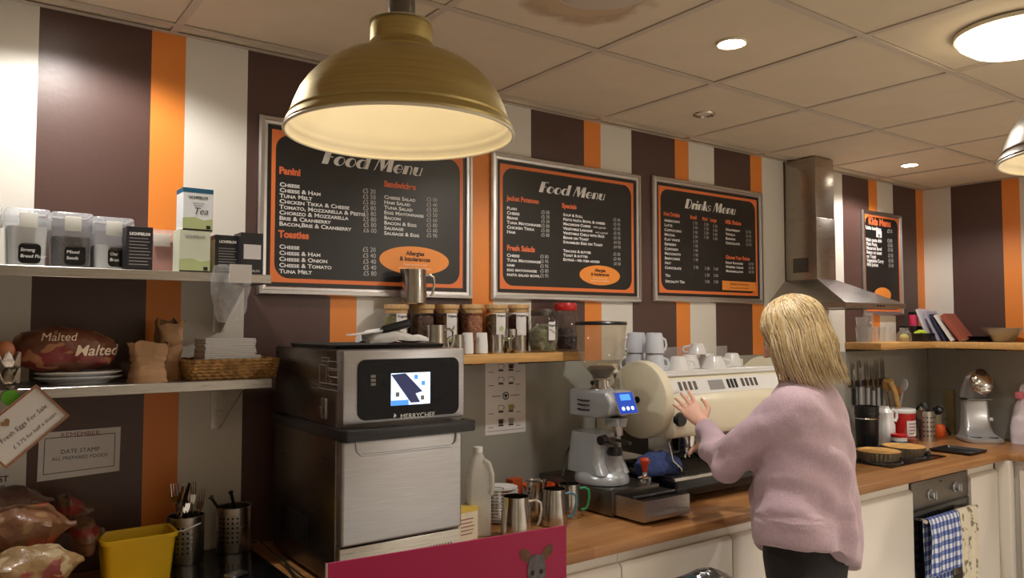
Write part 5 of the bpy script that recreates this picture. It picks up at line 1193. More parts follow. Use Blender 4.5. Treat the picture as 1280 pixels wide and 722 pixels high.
MB().ball((EX0+.075, -.418, 1.372), .028, .008, .014, 20, 12).build('oval_cap', M['white_cer'], t)
# cup tray and rail
MB().box(EX0+.01, EX1-.01, -.395, -.05, 1.4285, 1.440).build('cup_tray', M['white_cer'], t, bevel=.003)
b = MB()
for yy in (-.388, -.06): b.box(EX0+.02, EX1-.02, yy-.003, yy+.003, 1.4405, 1.452)
b.build('cup_rail', M['white_cer'], t, bevel=.001, seg=1)
# body back, group heads, tray
MB().box(xi0, xi1, -.14, -.05, 1.06, 1.25).build('back_panel', M['steel'], t)
MB().box(xi0, xi1, -.141, -.30, 1.10, 1.184).build('boiler_box', M['steel_dark'], t)
for gxx in (EX0+.24, EX1-.22):
    MB().lathe([(.036, 0), (.038, .004), (.038, .05), (.030, .058), (0, .058)], (gxx, -.335, 1.125), 32).build('group_head', M['chrome'], t)
    MB().lathe([(.030, 0), (.036, .004), (.036, .022), (0, .022)], (gxx, -.335, 1.102), 28).build('portafilter', M['chrome'], t)
    MB().tube([(gxx, -.365, 1.112), (gxx-.02, -.40, 1.108), (gxx-.045, -.47, 1.098), (gxx-.055, -.495, 1.095)], [.007, .010, .014, .012], 12).build('portafilter_handle', M['black'], t)
    MB().tube([(gxx-.006, -.335, 1.102), (gxx-.012, -.335, 1.090), (gxx-.014, -.335, 1.080)], .006, 8).tube([(gxx+.006, -.335, 1.102), (gxx+.012, -.335, 1.090), (gxx+.014, -.335, 1.080)], .006, 8).build('twin_spout', M['chrome'], t)
a_ = P(836, 541, -.43); b_ = P(846, 584, -.40)
MB().tube([(xi0+.03, -.40, 1.19), (a_[0]+.005, -.425, 1.165), (a_[0]+.02, -.43, 1.10), (b_[0], -.425, 1.058)], .0045, 10).tube([(b_[0]-.002, -.425, 1.062), (b_[0]+.001, -.425, 1.050)], .0065, 10).build('steam_wand', M['chrome'], t)
zt_ = 1.040; yT = -.483
MB().box(EX0, EX1, yT, -.05, ZW+.035, zt_-.006).build('drip_tray', M['blackgloss'], t, bevel=.004)
MB().box(EX0+.001, EX1-.001, yT-.0006, yT+.02, zt_-.012, zt_).build('tray_edge', M['steel'], t, bevel=.001, seg=1)
b = MB()
for k in range(32): b.box(EX0+.02+k*.0268, EX0+.034+k*.0268, yT+.022, -.15, zt_-.0058, zt_-.001)
o = b.build('tray_grate', M['steel'], t); o['kind'] = 'stuff'
for fx in (EX0+.06, EX1-.06):
    for fy_ in (yT+.05, -.09): MB().lathe([(.024, 0), (.026, .006), (.018, .0355), (0, .0355)], (fx, fy_, ZW), 20).build('foot', M['black'], t)
# blue cloth on the tray
def clothmat(name, col, col2=None, scale=40): return mat(name, col, .95, var=.18, scale=20, bump=.5, bscale=160)
b = MB(); rings = []
cx, cy = P(832, 575, -.40)[0], -.395
for j in range(19):
    f = j/18; R_ = math.sin(PI*min(max(f, .03), .97))**.55
    rings.append([(-.075+.155*f, .045*R_*math.cos(a), .034*R_*math.sin(a)*(1.1-.4*f)+.0) for a in [2*PI*i/30 for i in range(30)]])
b.loft(rings); b.warp(lambda x, y, z: (x*1.55, y*1.35, z*1.9)); crumple(b, .018, 16, 5.0); crumple(b, .006, 45, 2.0); b.warp(lambda x, y, z: (x, y, max(z, -.030)))
o = b.build('blue_cloth', clothmat('blue_microfibre', (62, 78, 128)), ang=60); tag(o, 'crumpled blue cloth lying on the espresso machine drip tray', 'cloth', None, (cx-.005, cy+.03, zt_+.031)); 
# cups on top
def cup(label, x, y, z, r, h, m_, inv=False, tap=.8, hang=0.0, group=None, cat='cup'):
    t = thing('cup', label, cat, (x, y, z), rz=hang, group=group); s = MB()
    pr = [(r*tap*.8, 0), (r*tap, .003), (r*(tap+1)/2*1.03, h*.5), (r, h), (r-.003, h), (r*(tap+1)/2-.002, h*.5), (r*tap*.7, .006), (0, .006)]
    hd = [(r*.90, 0, h*.86), (r*1.35, 0, h*.84), (r*1.52, 0, h*.62), (r*1.38, 0, h*.36), (r*(tap+.08), 0, h*.24)]
    f = (lambda p: (p[0], h-p[1])) if inv else (lambda p: p)
    MB().lathe([f(p) for p in pr], n=40).build('cup_bowl', m_, t)
    MB().tube([(p[0], p[1], h-p[2] if inv else p[2]) for p in hd], [.0045]*5, 10, flat=1.3).build('cup_handle', m_, t)
    return t
CZ = 1.4405; cg = 'cups stacked on top of the espresso machine'
g_, w_ = M['grey_cer'], M['white_cer']
def cu(u, y): return P(u, 465, y)[0]
for (u, y, top, hang, l1, l2) in ((785, -.182, 1, 2.6, 'pale grey mug under the rear left stack on the espresso machine', 'pale grey mug at the top of the rear left stack on the espresso machine'),
    (803, -.115, 1, 1.0, 'pale grey mug under the middle rear stack on the espresso machine', 'pale grey mug at the top of the middle rear stack on the espresso machine'),
    (818, -.284, 1, -.35, 'pale grey mug under the front stack nearest the grinder', 'pale grey mug at the top of the front stack nearest the grinder')):
    x = {785: 2.393, 803: 2.472, 818: 2.402}[u]
    cup(l1, x, y, CZ, .044, .080, g_, True, .82, hang, cg)
    cup(l2, x+.001, y, CZ+.0805, .042, .086, g_, True, .80, hang+.2, cg)
CW = [(848, -.24, 0, -.6, 'white cup upside down right of the grey mug stacks'), (862, -.14, 0, .8, 'white cup upside down at the rear behind the other white cups'), (884, -.112, 0, -.3, 'white cup upside down at the back under the drinks board'),
      (893, -.23, 0, -.4, 'wide white teacup with its handle to the right, in front of the other cups'), (915, -.12, 0, 1.2, 'white cup upside down half behind the wide teacup')]
for i, (u, y, k, hang, lb) in enumerate(CW):
    x = cu(u, y)
    cup(lb, x, y, CZ, .050 if i != 3 else .056, .062 if i != 3 else .058, w_, True if i != 3 else True, .62, hang, cg)
cup('white cup balanced on the two rear white cups', cu(873, -.125), -.12, CZ+.0625, .046, .050, w_, True, .6, 2.0, cg)
# clear guard at the rear of the cup tray
t = thing('cup_guard', 'low clear plastic guard behind the cups on the espresso machine', 'guard', (0, 0, 0))
MB().box(EX0+.30, EX1-.02, -.048, -.045, 1.4405-.03, 1.535).build('guard_sheet', glassmat('hazy_acrylic', clear=.95, rough=.1, frost=.22), t)
MB().box(EX0+.30, EX1-.02, -.0445, -.040, 1.405, 1.425).build('guard_clip', M['steel'], t)
def S(u, v, x):
    r = ray(u, v); t = x/r.x; return (CAM.y+t*r.y, CAM.z+t*r.z)
# ---------------------------------------------------------------- cooker hood
t = thing('cooker_hood', 'steel chimney cooker hood on the striped wall, right of the drinks board', 'hood', (0, 0, 0))
hs = steel('hood_steel', (176, 168, 158), .30); hs2 = steel('hood_canopy_steel', (186, 182, 178), .24, stretch=(1, 40, 1))
CX0, CX1, CY = 3.752, 3.932, -.195
zb = 1.885
MB().box(CX0, CX1, CY, -.0006, zb, 2.22).build('lower_chimney', hs, t, bevel=.002)
MB().box(CX0+.002, CX1-.002, CY+.002, -.0006, 2.2201, ZC-.003).build('upper_chimney', hs, t, bevel=.002)
x0, x1, yf = 3.585, 4.178, -.45; zr0, zr1 = 1.727, 1.752
MB().loft([[(x0, -.0006, zr1), (x1, -.0006, zr1), (x1, yf, zr1), (x0, yf, zr1)], [(CX0-.004, -.0006, zb), (CX1+.004, -.0006, zb), (CX1+.004, CY-.004, zb), (CX0-.004, CY-.004, zb)]]).build('canopy', hs2, t, ang=15)
b = MB().box(x0, x1, yf, yf+.02, zr0, zr1-.0005).box(x0, x0+.02, yf+.02, -.0006, zr0, zr1-.0005).box(x1-.02, x1, yf+.02, -.0006, zr0, zr1-.0005).box(x0+.02, x1-.02, -.02, -.0006, zr0, zr1-.0005)
b.build('canopy_rim', hs, t)
for k in range(2): MB().box(x0+.03+k*.275, x0+.295+k*.275, -.42, -.04, zr0+.004, zr0+.010).build('grease_filter', M['steel_dark'], t)
g = MB(); gy0, gy1 = -.145, -.05; gz0, gz1 = 1.925, 2.005
g.box(CX0-.0006, CX0+.001, gy0, gy1, gz0, gz1)
g.build('chimney_vent', M['steel_dark'], t)
g = MB()
for i in range(9):
    for j in range(8):
        yy = gy0+.006+i*(gy1-gy0-.012)/8; zz = gz0+.006+j*(gz1-gz0-.012)/7
        g.cyl((CX0-.0004, yy, zz), (CX0-.0012, yy, zz), .0036, n=6)
o = g.build('vent_holes', M['black'], t); o['kind'] = 'stuff'
for k in range(3): MB().box(3.88+k*.03, 3.895+k*.03, yf-.002, yf, zr0+.008, zr0+.016).build('hood_button', M['black'], t)

# ---------------------------------------------------------------- built-under oven and hob
V0, V1 = 3.790, 4.390; vyf = -.665
t = thing('built_in_oven', 'built in electric oven with grey control panel and two knobs under the hob', 'oven', (0, 0, 0))
MB().box(V0+.01, V1-.01, -.02, -.62, .12, ZW-.037).build('oven_casing', M['steel_dark'], t)
MB().box(V0+.01, V1-.01, -.03, -.56, .0, .119).build('plinth', M['carcass'], t)
MB().box(V0+.003, V1-.003, -.621, vyf+.015, .745, .872).build('control_panel', steel('oven_panel_steel', (126, 120, 112), .4, stretch=(1, 1, 50)), t, bevel=.002)
MB().box(V0+.006, V1-.006, -.621, vyf+.017, .735, .7445).build('panel_gap', M['black'], t)
MB().box(V0+.003, V1-.003, -.621, vyf+.012, .16, .7345).build('oven_door', M['blackgloss'], t, bevel=.003)
MB().box(V0+.06, V1-.06, vyf+.0119, vyf+.0112, .25, .64).build('door_window', M['black'], t)
for u, v in ((1163.5, 618), (1195, 608)):
    x, z = P(u, v, vyf+.01); 
    b = MB().lathe([(.026, 0), (.026, .004), (.020, .006), (.018, .026), (.015, .028), (0, .028)], n=28).box(-.004, .004, -.019, .019, .014, .034)
    b.xf(Matrix.Translation((x, vyf+.015, z)) @ Matrix.Rotation(PI/2, 4, 'X')).build('control_knob', M['silver'], t)
x, z = P(1177, 601, vyf+.01); MB().box(x-.016, x+.016, vyf+.0149, vyf+.0143, z-.003, z+.003).build('panel_mark', M['ink'], t)
hz_ = .695
MB().cyl((V0+.03, vyf-.035, hz_), (V1-.03, vyf-.035, hz_), .010, n=16).build('door_handle', M['chrome'], t)
for xx in (V0+.05, V1-.05): MB().cyl((xx, vyf+.012, hz_), (xx, vyf-.035, hz_), .008, n=12).build('handle_post', M['chrome'], t)
def towel(xa, xb, zf, zb_, m, label, seed):
    w = xb-xa; hy = vyf-.035
    def fn(u, v):
        L = (hz_-zb_); Lf = hz_-zf; tot = L+Lf+.05; s = v*tot
        x = xa+w*(.5+(u-.5)*(1-.10*math.sin(v*3+seed)))+.004*math.sin(v*9+seed)
        fold = .006*math.sin(u*9+seed+2*v)+.003*math.sin(u*19+seed)
        if s < L: return (x, hy+.018+.004*abs(fold), zb_+s)
        if s < L+.05:
            a = PI*(s-L)/.05; return (x, hy+.017*math.cos(a), hz_+.016*math.sin(a))
        k = min(1, (s-L-.05)/.08); return (x, hy-.019-abs(fold)*k-.004*k, hz_-(s-L-.05))
    return tag(MB().sheet(fn, 26, 60, .0025).build('tea_towel', m, ang=60), label, 'towel', 'tea towels over the oven handle')
def gingham():
    m = bpy.data.materials.new('blue_white_check_cotton'); m.use_nodes = True; nt = m.node_tree; bs = nt.nodes['Principled BSDF']; bs.inputs['Roughness'].default_value = .9
    tc = nt.nodes.new('ShaderNodeTexCoord'); sp_ = nt.nodes.new('ShaderNodeSeparateXYZ'); nt.links.new(tc.outputs['Object'], sp_.inputs[0])
    def st(o_, f):
        a = nt.nodes.new('ShaderNodeMath'); a.operation = 'MULTIPLY'; a.inputs[1].default_value = f; nt.links.new(o_, a.inputs[0])
        b_ = nt.nodes.new('ShaderNodeMath'); b_.operation = 'FRACT'; nt.links.new(a.outputs[0], b_.inputs[0])
        c_ = nt.nodes.new('ShaderNodeMath'); c_.operation = 'GREATER_THAN'; c_.inputs[1].default_value = .5; nt.links.new(b_.outputs[0], c_.inputs[0]); return c_.outputs[0]
    ad = nt.nodes.new('ShaderNodeMath'); ad.operation = 'ADD'; nt.links.new(st(sp_.outputs[0], 27), ad.inputs[0]); nt.links.new(st(sp_.outputs[2], 22), ad.inputs[1])
    dv = nt.nodes.new('ShaderNodeMath'); dv.operation = 'MULTIPLY'; dv.inputs[1].default_value = .5; nt.links.new(ad.outputs[0], dv.inputs[0])
    rp = nt.nodes.new('ShaderNodeValToRGB'); rp.color_ramp.elements[0].color = (*lin((226, 226, 232)), 1); rp.color_ramp.elements[1].color = (*lin((54, 74, 140)), 1)
    e = rp.color_ramp.elements.new(.5); e.color = (*lin((122, 138, 184)), 1)
    nt.links.new(dv.outputs[0], rp.inputs[0]); nt.links.new(rp.outputs[0], bs.inputs['Base Color']); return m
def printed():
    m = mat('cream_print_cotton', (222, 212, 188), .9, var=.03); nt = m.node_tree; bs = nt.nodes['Principled BSDF']; src = bs.inputs['Base Color'].links[0].from_socket
    tc = nt.nodes.new('ShaderNodeTexCoord'); n = nt.nodes.new('ShaderNodeTexNoise'); n.inputs['Scale'].default_value = 26; n.inputs['Detail'].default_value = 4; nt.links.new(tc.outputs['Object'], n.inputs['Vector'])
    r = nt.nodes.new('ShaderNodeMapRange'); r.inputs['From Min'].default_value = .56; r.inputs['From Max'].default_value = .62; nt.links.new(n.outputs[0], r.inputs[0])
    mx = nt.nodes.new('ShaderNodeMix'); mx.data_type = 'RGBA'; nt.links.new(r.outputs[0], mx.inputs[0]); nt.links.new(src, mx.inputs[6]); mx.inputs[7].default_value = (*lin((132, 122, 98)), 1)
    nt.links.new(mx.outputs[2], bs.inputs['Base Color']); return m
gm, pm_ = gingham(), printed()
xa = P(1160, 650, vyf-.05)[0]; xb = P(1199, 650, vyf-.05)[0]; xc = P(1217, 650, vyf-.05)[0]
towel(xa+.01, xb-.006, .44, .33, gm, 'blue and white checked tea towel over the oven door handle', 1.0)
towel(xb+.004, xc+.02, .33, .38, pm_, 'cream tea towel with grey printed pattern, right of the checked one', 3.0)
H0 = G(1112, 585); H1 = G(1183, 571)
t = thing('hob', 'black ceramic hob with flan tins on it, set in the worktop', 'hob', (0, 0, ZW))
MB().box(3.79, 4.362, -.555, -.09, .0, .006).build('glass_plate', M['blackgloss'], t, bevel=.002)
for cx, cy, r in ((3.93, -.44, .09), (4.20, -.44, .075), (3.93, -.20, .075), (4.16, -.20, .09)):
    MB().lathe([(r-.0015, .0061), (r, .0066), (r+.0015, .0061)], (cx, cy, 0), 40).build('zone_ring', M['greyink'], t)
for k in range(4): MB().lathe([(.019, .0061), (.017, .022), (.013, .026), (0, .026)], (4.325, -.47+.09*k, 0), 20).build('hob_knob', M['black'], t)
M['tinn'] = mat('tinned_steel', (214, 196, 164), .32, .65, var=.05)
crust = mat('golden_pastry', (206, 156, 86), .7, var=.22, scale=18, bump=.3, bscale=60)
def flan(u, v, label, r=.106):
    x, y = G(u, v, ZW+.006)
    t = thing('flan_tin', label, 'tin', (x, y, ZW+.0066), group='fluted flan tins on the hob')
    n = 160; fl = lambda a, k: 1+.028*k*math.cos(a*32)
    rings = []
    for r_, z, k in ((r*.86, 0, .6), (r*.88, .001, .8), (r, .044, 1), (r*1.035, .046, 1), (r*1.035, .0475, 1), (r*.985, .046, 1), (r*.86, .004, .8)):
        rings.append([(r_*fl(2*PI*i/n, k)*math.cos(2*PI*i/n), r_*fl(2*PI*i/n, k)*math.sin(2*PI*i/n), z) for i in range(n)])
    MB().loft(rings).build('tin_body', mat('tinned_steel', (196, 172, 136), .28, 1.0) if 'tinn' not in M else M['tinn'], t, ang=60)
    MB().lathe([(r*.84, .006), (r*.95, .040), (r*.97, .0475), (r*.93, .050), (r*.86, .044), (r*.5, .046), (0, .0445)], n=64).build('pastry_filling', crust, t, ang=80)
    return t

flan(1098, 574, 'fluted flan tin with golden pastry at the front of the hob')
flan(1130, 568, 'second fluted flan tin, behind and right of the front one')
x, y = G(1180, 563)
t = thing('black_tray', 'flat black baking tray on the worktop right of the hob', 'tray', (x+.03, y-.06, ZW), rz=.02)
MB().loft([rring(-.105, .105, -.105, .10, .012, 0), rring(-.115, .115, -.115, .11, .012, .014), rring(-.112, .112, -.112, .107, .012, .0145), rring(-.102, .102, -.102, .097, .012, .002)]).build('tray_body', M['black'], t)
# pots and tubs behind the hob
def lathe_thing(name, label, cat, x, y, z, parts, group=None, rz=0.0):
    t = thing(name, label, cat, (x, y, z), rz=rz, group=group)
    for n, prof, m in parts: MB().lathe(prof, n=40).build(n, m, t)
    return t
def px(u, y, v=520): return P(u, v, y)[0]
y = -.150; x = px(1083.5, y); r = RAD(1069, 1098, x, y); h = P(1084, 507, y)[1]-ZW-.0066
lathe_thing('black_pot', 'tall black plastic pot with a wire bail behind the front flan tin', 'pot', x, y, ZW+.0066, [('pot_body', [(r*.84, 0), (r*.86, .004), (r*.96, h*.78), (r, h*.79), (r, h*.84), (r*.97, h*.85), (r*.99, h), (r*.94, h), (r*.8, .008), (0, .008)], M['black']), ('wire_ring', [(r*1.005, h*.70), (r*1.02, h*.712), (r*1.005, h*.724)], M['chrome'])])
y = -.15; x = px(1104.5, y); h = P(1105, 507, y)[1]-ZW; w = RAD(1094, 1116, x, y)*.80
t = thing('white_bottle', 'white plastic catering bottle with handle between the black pot and the red tub', 'bottle', (x, y, ZW))
MB().loft([rring(-w*.9, w*.9, -.05, .05, .015, 0), rring(-w, w, -.055, .055, .018, .01), rring(-w, w, -.055, .055, .018, h*.55), rring(-w*.86, w*.86, -.05, .05, .018, h*.60), rring(-w*.9, w*.9, -.05, .05, .02, h*.85), rring(-w*.5, w*.5, -.03, .03, .015, h*.95), rring(-w*.5, w*.5, -.03, .03, .015, h)]).build('bottle_body', M['white_cer'], t)
MB().tube([(w*.5, -.045, h*.92), (w*.95, -.055, h*.86), (w*1.02, -.056, h*.72), (w*.7, -.052, h*.62)], .009, 10).build('moulded_handle', M['white_cer'], t)
y = -.17; x = px(1127.5, y); r = RAD(1112, 1143, x, y); h = P(1128, 510, y)[1]-ZW
t = lathe_thing('red_tub', 'round red catering tub with white label behind the flan tins', 'tub', x, y, ZW, [('tub_body', [(r*.88, 0), (r*.9, .004), (r*.97, h*.9), (0, h*.9)], M['red']), ('tub_lid', [(r*.99, h*.88), (r*1.02, h*.90), (r*1.02, h*.97), (r*.98, h), (0, h)], M['white_cer'])])
MB().sheet(lambda u, v: ((r*.965+.001)*math.cos(-PI/2-.75+1.3*u), (r*.965+.001)*math.sin(-PI/2-.75+1.3*u), h*(.24+.44*v)), 10, 2, .0006).build('tub_label', M['paper'], t)
for k in range(4): MB().sheet(lambda u, v, k=k: ((r*.972+.001)*math.cos(-PI/2-.6+(.9-.12*k)*u), (r*.972+.001)*math.sin(-PI/2-.6+(.9-.12*k)*u), h*(.58-.09*k+.025*v)), 8, 1, .0005).build('print_line', M['redink'], t)
y = -.265; x = px(1124, y, 550); r = RAD(1115, 1133.5, x, y); h = P(1124, 542, y)[1]-ZW
lathe_thing('spread_pot', 'small pot with blue and white label and red lid in front of the red tub', 'pot', x, y, ZW, [('pot_body', [(r*.9, 0), (r, .004), (r, h*.82), (0, h*.82)], M['white_cer']), ('blue_band', [(r*1.005, h*.20), (r*1.012, h*.21), (r*1.012, h*.55), (r*1.005, h*.56)], blu), ('pot_lid', [(r*1.03, h*.8), (r*1.04, h*.97), (r, h), (0, h)], M['red'])])
y = -.27; x = px(1139, y, 548); r = RAD(1131, 1148, x, y); h = P(1139, 535, y)[1]-ZW
lathe_thing('glass_jar', 'small glass jar of reddish sauce beside the small blue labelled pot', 'jar', x, y, ZW, [('jar_glass', [(r*.9, 0), (r, .004), (r, h*.8), (r*.86, h*.88), (r*.86, h), (r*.8, h), (r*.8, h*.88), (r*.93, h*.8), (r*.93, .005), (0, .004)], M['glass']), ('sauce', [(0, .005), (r*.9, .006), (r*.9, h*.45), (0, h*.45)], mat('red_brown_sauce', (140, 66, 40), .5))])
# utensil pot with whisk and spoons
y = -.20; x = px(1156, y, 530); r = RAD(1145, 1168, x, y); zb_ = P(1156, 547, y)[1]; h = P(1156, 513, y)[1]-ZW
t, ux, uy = None, x, y
t = thing('utensil_holder', 'perforated steel utensil pot holding whisk and ladles beside the red tub', 'holder', (x, y, ZW))
MB().lathe([(r, 0), (r, h), (r-.002, h), (r-.002, .003), (0, .003)], n=40).build('cylinder', M['steel'], t)
hd = MB()
for rr in range(5):
    for cc in range(-2, 3):
        a = -PI/2-.5+cc*.35; z = h*.2+rr*h*.15; p_ = Vector((r*math.cos(a), r*math.sin(a), z)); nn = Vector((math.cos(a), math.sin(a), 0)); hd.tube([p_-nn*.001, p_+nn*.0008], .005, 8)
o = hd.build('punched_holes', M['black'], t); o['kind'] = 'stuff'
def utensil(name, label, base, tip, m, head=None, hr=.02, cat='utensil', wire=False):
    b = MB(); p, q = Vector(base), Vector(tip); d = (q-p)
    if wire:
        b.tube([p, p+d*.55], .005, 8)
        side = d.cross(Vector((0, 1, 0))).normalized(); e2 = d.cross(side).normalized()
        for k in range(5):
            a = PI*k/5; s = side*math.cos(a)+e2*math.sin(a); L = d*.45
            b.tube([p+d*.55+L*f+s*hr*math.sin(PI*f)**.8*(1 if f < .98 else 0) for f in [i/10 for i in range(11)]], .0012, 5)
            b.tube([p+d*.55+L*f-s*hr*math.sin(PI*f)**.8 for f in [i/10 for i in range(11)]], .0012, 5)
    else:
        b.tube([p, p+d*.5, p+d*.78], [.006, .0055, .005], 8)
        if head: 
            k = len(b.v); b.ball((0, 0, 0), *head, 18, 10); R_ = d.to_track_quat('Z', 'Y').to_matrix().to_4x4(); b.xf(Matrix.Translation(p+d*.9) @ R_, k)
    return tag(b.build(name, m), label, cat)
utensil('whisk', 'steel balloon whisk leaning left in the utensil pot', (ux+.01, uy, ZW+.01), (ux-.065, uy-.01, ZW+.21), M['chrome'], hr=.026, wire=True)
utensil('ladle', 'black plastic ladle leaning right out of the utensil pot', (ux-.015, uy-.01, ZW+.012), (ux+.125, uy-.03, ZW+.200), M['black'], (.036, .022, .030))
utensil('ladle', 'black plastic serving spoon behind the ladle in the utensil pot', (ux-.005, uy+.012, ZW+.01), (ux+.03, uy+.02, ZW+.215), M['black'], (.030, .010, .036))
utensil('spoon', 'black rounded spoon standing left in the utensil pot', (ux+.008, uy+.012, ZW+.01), (ux-.025, uy+.02, ZW+.20), M['black'], (.026, .010, .036))
# wooden tools and pale spatula behind the red tub, in a tall crock
x, y = px(1122, -.075, 500), -.075
t = lathe_thing('utensil_crock', 'dark crock of wooden tools behind the red tub', 'crock', x, y, ZW, [('crock_body', [(.050, 0), (.055, .005), (.055, .14), (.050, .14), (.050, .008), (0, .008)], M['carcass'])])
def at(u, v, y): p_ = P(u, v, y); return (p_[0], y, p_[1])
utensil('wooden_pestle', 'thick pale wooden rolling pin leaning left out of the crock', (x+.018, y+.030, ZW+.012), at(1107, 474, y+.022), M['wood_tool'], (.028, .028, .042))
b = MB().tube([Vector((x+.03, y-.02, ZW+.015)), Vector(at(1118, 488, y-.025)), Vector(at(1112, 475, y-.025))], [.016, .018, .018], 14)
tag(b.build('rolling_pin', M['wood_tool']), 'slim pale rolling pin in front of the thick one in the crock', 'rolling pin')
utensil('spatula', 'pale grey spoon shaped spatula standing in the crock', (x-.01, y+.02, ZW+.012), at(1131, 474, y), M['grey_cer'], (.030, .008, .042))
utensil('wooden_spoon', 'wooden spoon between rolling pin and pale spatula in the crock', (x+.0, y-.010, ZW+.012), at(1123, 482, y-.022), mat('brown_wood_spoon', (150, 104, 62), .6), (.022, .008, .03))
# knives on a magnetic rack
kx0, kx1 = px(1062, -.02, 470), px(1112, -.02, 470); kz = P(1085, 478, -.02)[1]
t = thing('knife_rack', 'dark magnetic knife rack on the splashback behind the woman', 'rack', (0, 0, 0))
MB().box(kx0, kx1, -.0085, -.022, kz-.018, kz+.018).build('rack_bar', M['black'], t, bevel=.002)
KN = [(1067, 452, 506, 'black', 0), (1075, 448, 505, 'greyh', 1), (1084, 451, 505, 'greyh', 0), (1091, 455, 508, 'greyh', 1), (1097, 449, 506, 'greyh', 0), (1104, 447, 507, 'greyh', 1)]
M['greyh'] = mat('pale_grey_knife_handle', (186, 188, 192), .4)
order = ['first', 'second', 'third', 'fourth', 'fifth', 'sixth']
for k, (u, v0, v1, hm, s) in enumerate(KN):
    p0 = P(u, v0, -.024); p1 = P(u, v1, -.024); zz = P(u, v0+(v1-v0)*.62, -.024)[1]
    t = thing('kitchen_knife', f'kitchen knife with {"black" if hm == "black" else "pale grey"} handle, {order[k]} from the left on the knife rack', 'knife', (p0[0], -.0245, p1[1]), group='knives on the magnetic rack')
    L = p0[1]-p1[1]; hz0 = zz-p1[1]
    MB().prism([(-.012, hz0), (.012, hz0), (.013, hz0+.02), (.008, L-.03), (-.004, L), (-.011, L-.02)], 'y', -.001, .0012).build('blade', M['chrome'], t)
    MB().loft([rring(-.010, .010, -.007, .007, .005, 0), rring(-.012, .012, -.008, .008, .006, .012), rring(-.009, .009, -.007, .007, .005, hz0*.6), rring(-.011, .011, -.008, .008, .006, hz0)]).build('handle', M[hm], t)
# flour pack and orange pack by the coffee machine
y = -.10
x0_, x1_ = px(1168, y), px(1184, y); h = P(1176, 507, y)[1]-ZW
t = thing('flour_pack', 'cream paper flour pack with round printed mark behind the orange pot', 'pack', ((x0_+x1_)/2+.005, y, ZW), rz=-.1)
w = (x1_-x0_)/2*1.1
MB().loft([rring(-w, w, -.035, .035, .008, 0), rring(-w, w, -.035, .035, .008, h*.78), rring(-w*.8, w*.8, -.015, .015, .006, h*.9), rring(-w*.75, w*.75, -.006, .006, .003, h)]).build('pack_body', mat('cream_flour_paper', (216, 202, 170), .8, bump=.3), t)
MB().prism(ell(0, h*.55, w*.62, w*.62, 24), 'y', -.0352, -.036).build('printed_mark', M['greyink'], t)
lettering('pack_lettering', [('FLOUR', 0, h*.55-.006, .018, dict(align='CENTER', off=.0005))], M['ink'], t, -.036)
y = -.16; x = px(1174, y, 535)
t = lathe_thing('orange_pot', 'orange plastic pot with black lid tip in front of the flour pack', 'pot', x, y, ZW, [('pot_body', [(.034, 0), (.038, .006), (.038, .055), (.028, .075), (0, .077)], M['orange_pl'])])
MB().tube([(.02, -.01, .06), (.05, -.02, .05), (.07, -.03, .02), (.075, -.03, .006)], .008, 10).build('spout', M['black'], t)
x = 5.298; y = S(1187, 500, x)[0]
tag(MB().box(-.012, .012, -.03, .03, 0, S(1187, 487, x)[1]-ZW).build('chopping_board', mat('olive_board', (136, 124, 84), .6), bevel=.004), 'narrow olive green board standing against the splashback behind the flour pack', 'board', None, (x, y, ZW))
MBp = G(1160, 551); 
# silver coffee pod style machine at the far corner
x, y = 5.125, -.400
t = thing('silver_mixer', 'silver stand mixer with tilted rounded head at the far corner', 'mixer', (x, y, ZW), rz=-.80)
zt_ = P(1214, 458, y)[1]-ZW
sil = M['silver']; a0 = math.radians(-28)
MB().loft([rring(-.10, .10, -.125, .12, .06, 0, 8), rring(-.108, .108, -.13, .125, .065, .008, 8), rring(-.108, .108, -.13, .125, .065, .022, 8), rring(-.095, .095, -.115, .115, .055, .030, 8)]).build('base', sil, t)
MB().lathe([(.0, .031), (.038, .031), (.040, .0345), (.036, .036), (0, .034)], (-.045, -.06, 0), 28).build('bowl_plate', M['steel_dark'], t)
MB().lathe([(.0, .031), (.030, .031), (.032, .0345), (.028, .036), (0, .034)], (.050, -.07, 0), 28).build('bowl_plate', M['steel_dark'], t)
col_ = []
for z, w, ya, yb in ((.028, .092, -.10, .10), (.05, .080, -.035, .10), (.09, .074, .0, .10), (.20, .070, .01, .10), (zt_*.545, .068, .015, .10)):
    col_.append(rring(-w, w, ya, yb, .022, z, 6))
MB().loft(col_).build('column', sil, t, ang=60)
zz = zt_*.545
MB().box(-.072, .072, -.03, .10, zz+.0004, zz+.012).build('hinge_band', M['steel_dark'], t, bevel=.004)
hd_ = []
for k in range(15):
    f = k/14; c_ = Vector((0, .075-.10*f**1.4*1.0, zz+.012+f*(zt_-zz-.055))); rr = .074*(1-.10*f)*(1 if k < 13 else .82-.25*(k-13)); d_ = Vector((0, -.35-.45*f, 1)).normalized()
    u_ = Vector((1, 0, 0)); v_ = d_.cross(u_)
    hd_.append([c_+u_*rr*math.cos(a)+v_*rr*.80*math.sin(a) for a in [2*PI*i/32 for i in range(32)]])
MB().loft(hd_).build('mixer_head', sil, t, ang=60)
cN = Vector((0, -.085, zz+(zt_-zz)*.52))
MB().lathe([(.066, 0), (.070, .008), (.066, .020), (.045, .036), (.02, .042), (0, .042)], n=36).xf(Matrix.Translation(cN+Vector((0, .03, 0))) @ Matrix.Rotation(math.radians(68), 4, 'X')).build('chrome_nose', M['chrome'], t)
MB().box(-.03, .03, -.112, -.09, cN.z-.050, cN.z-.030).build('front_lever', M['chrome'], t, bevel=.006)
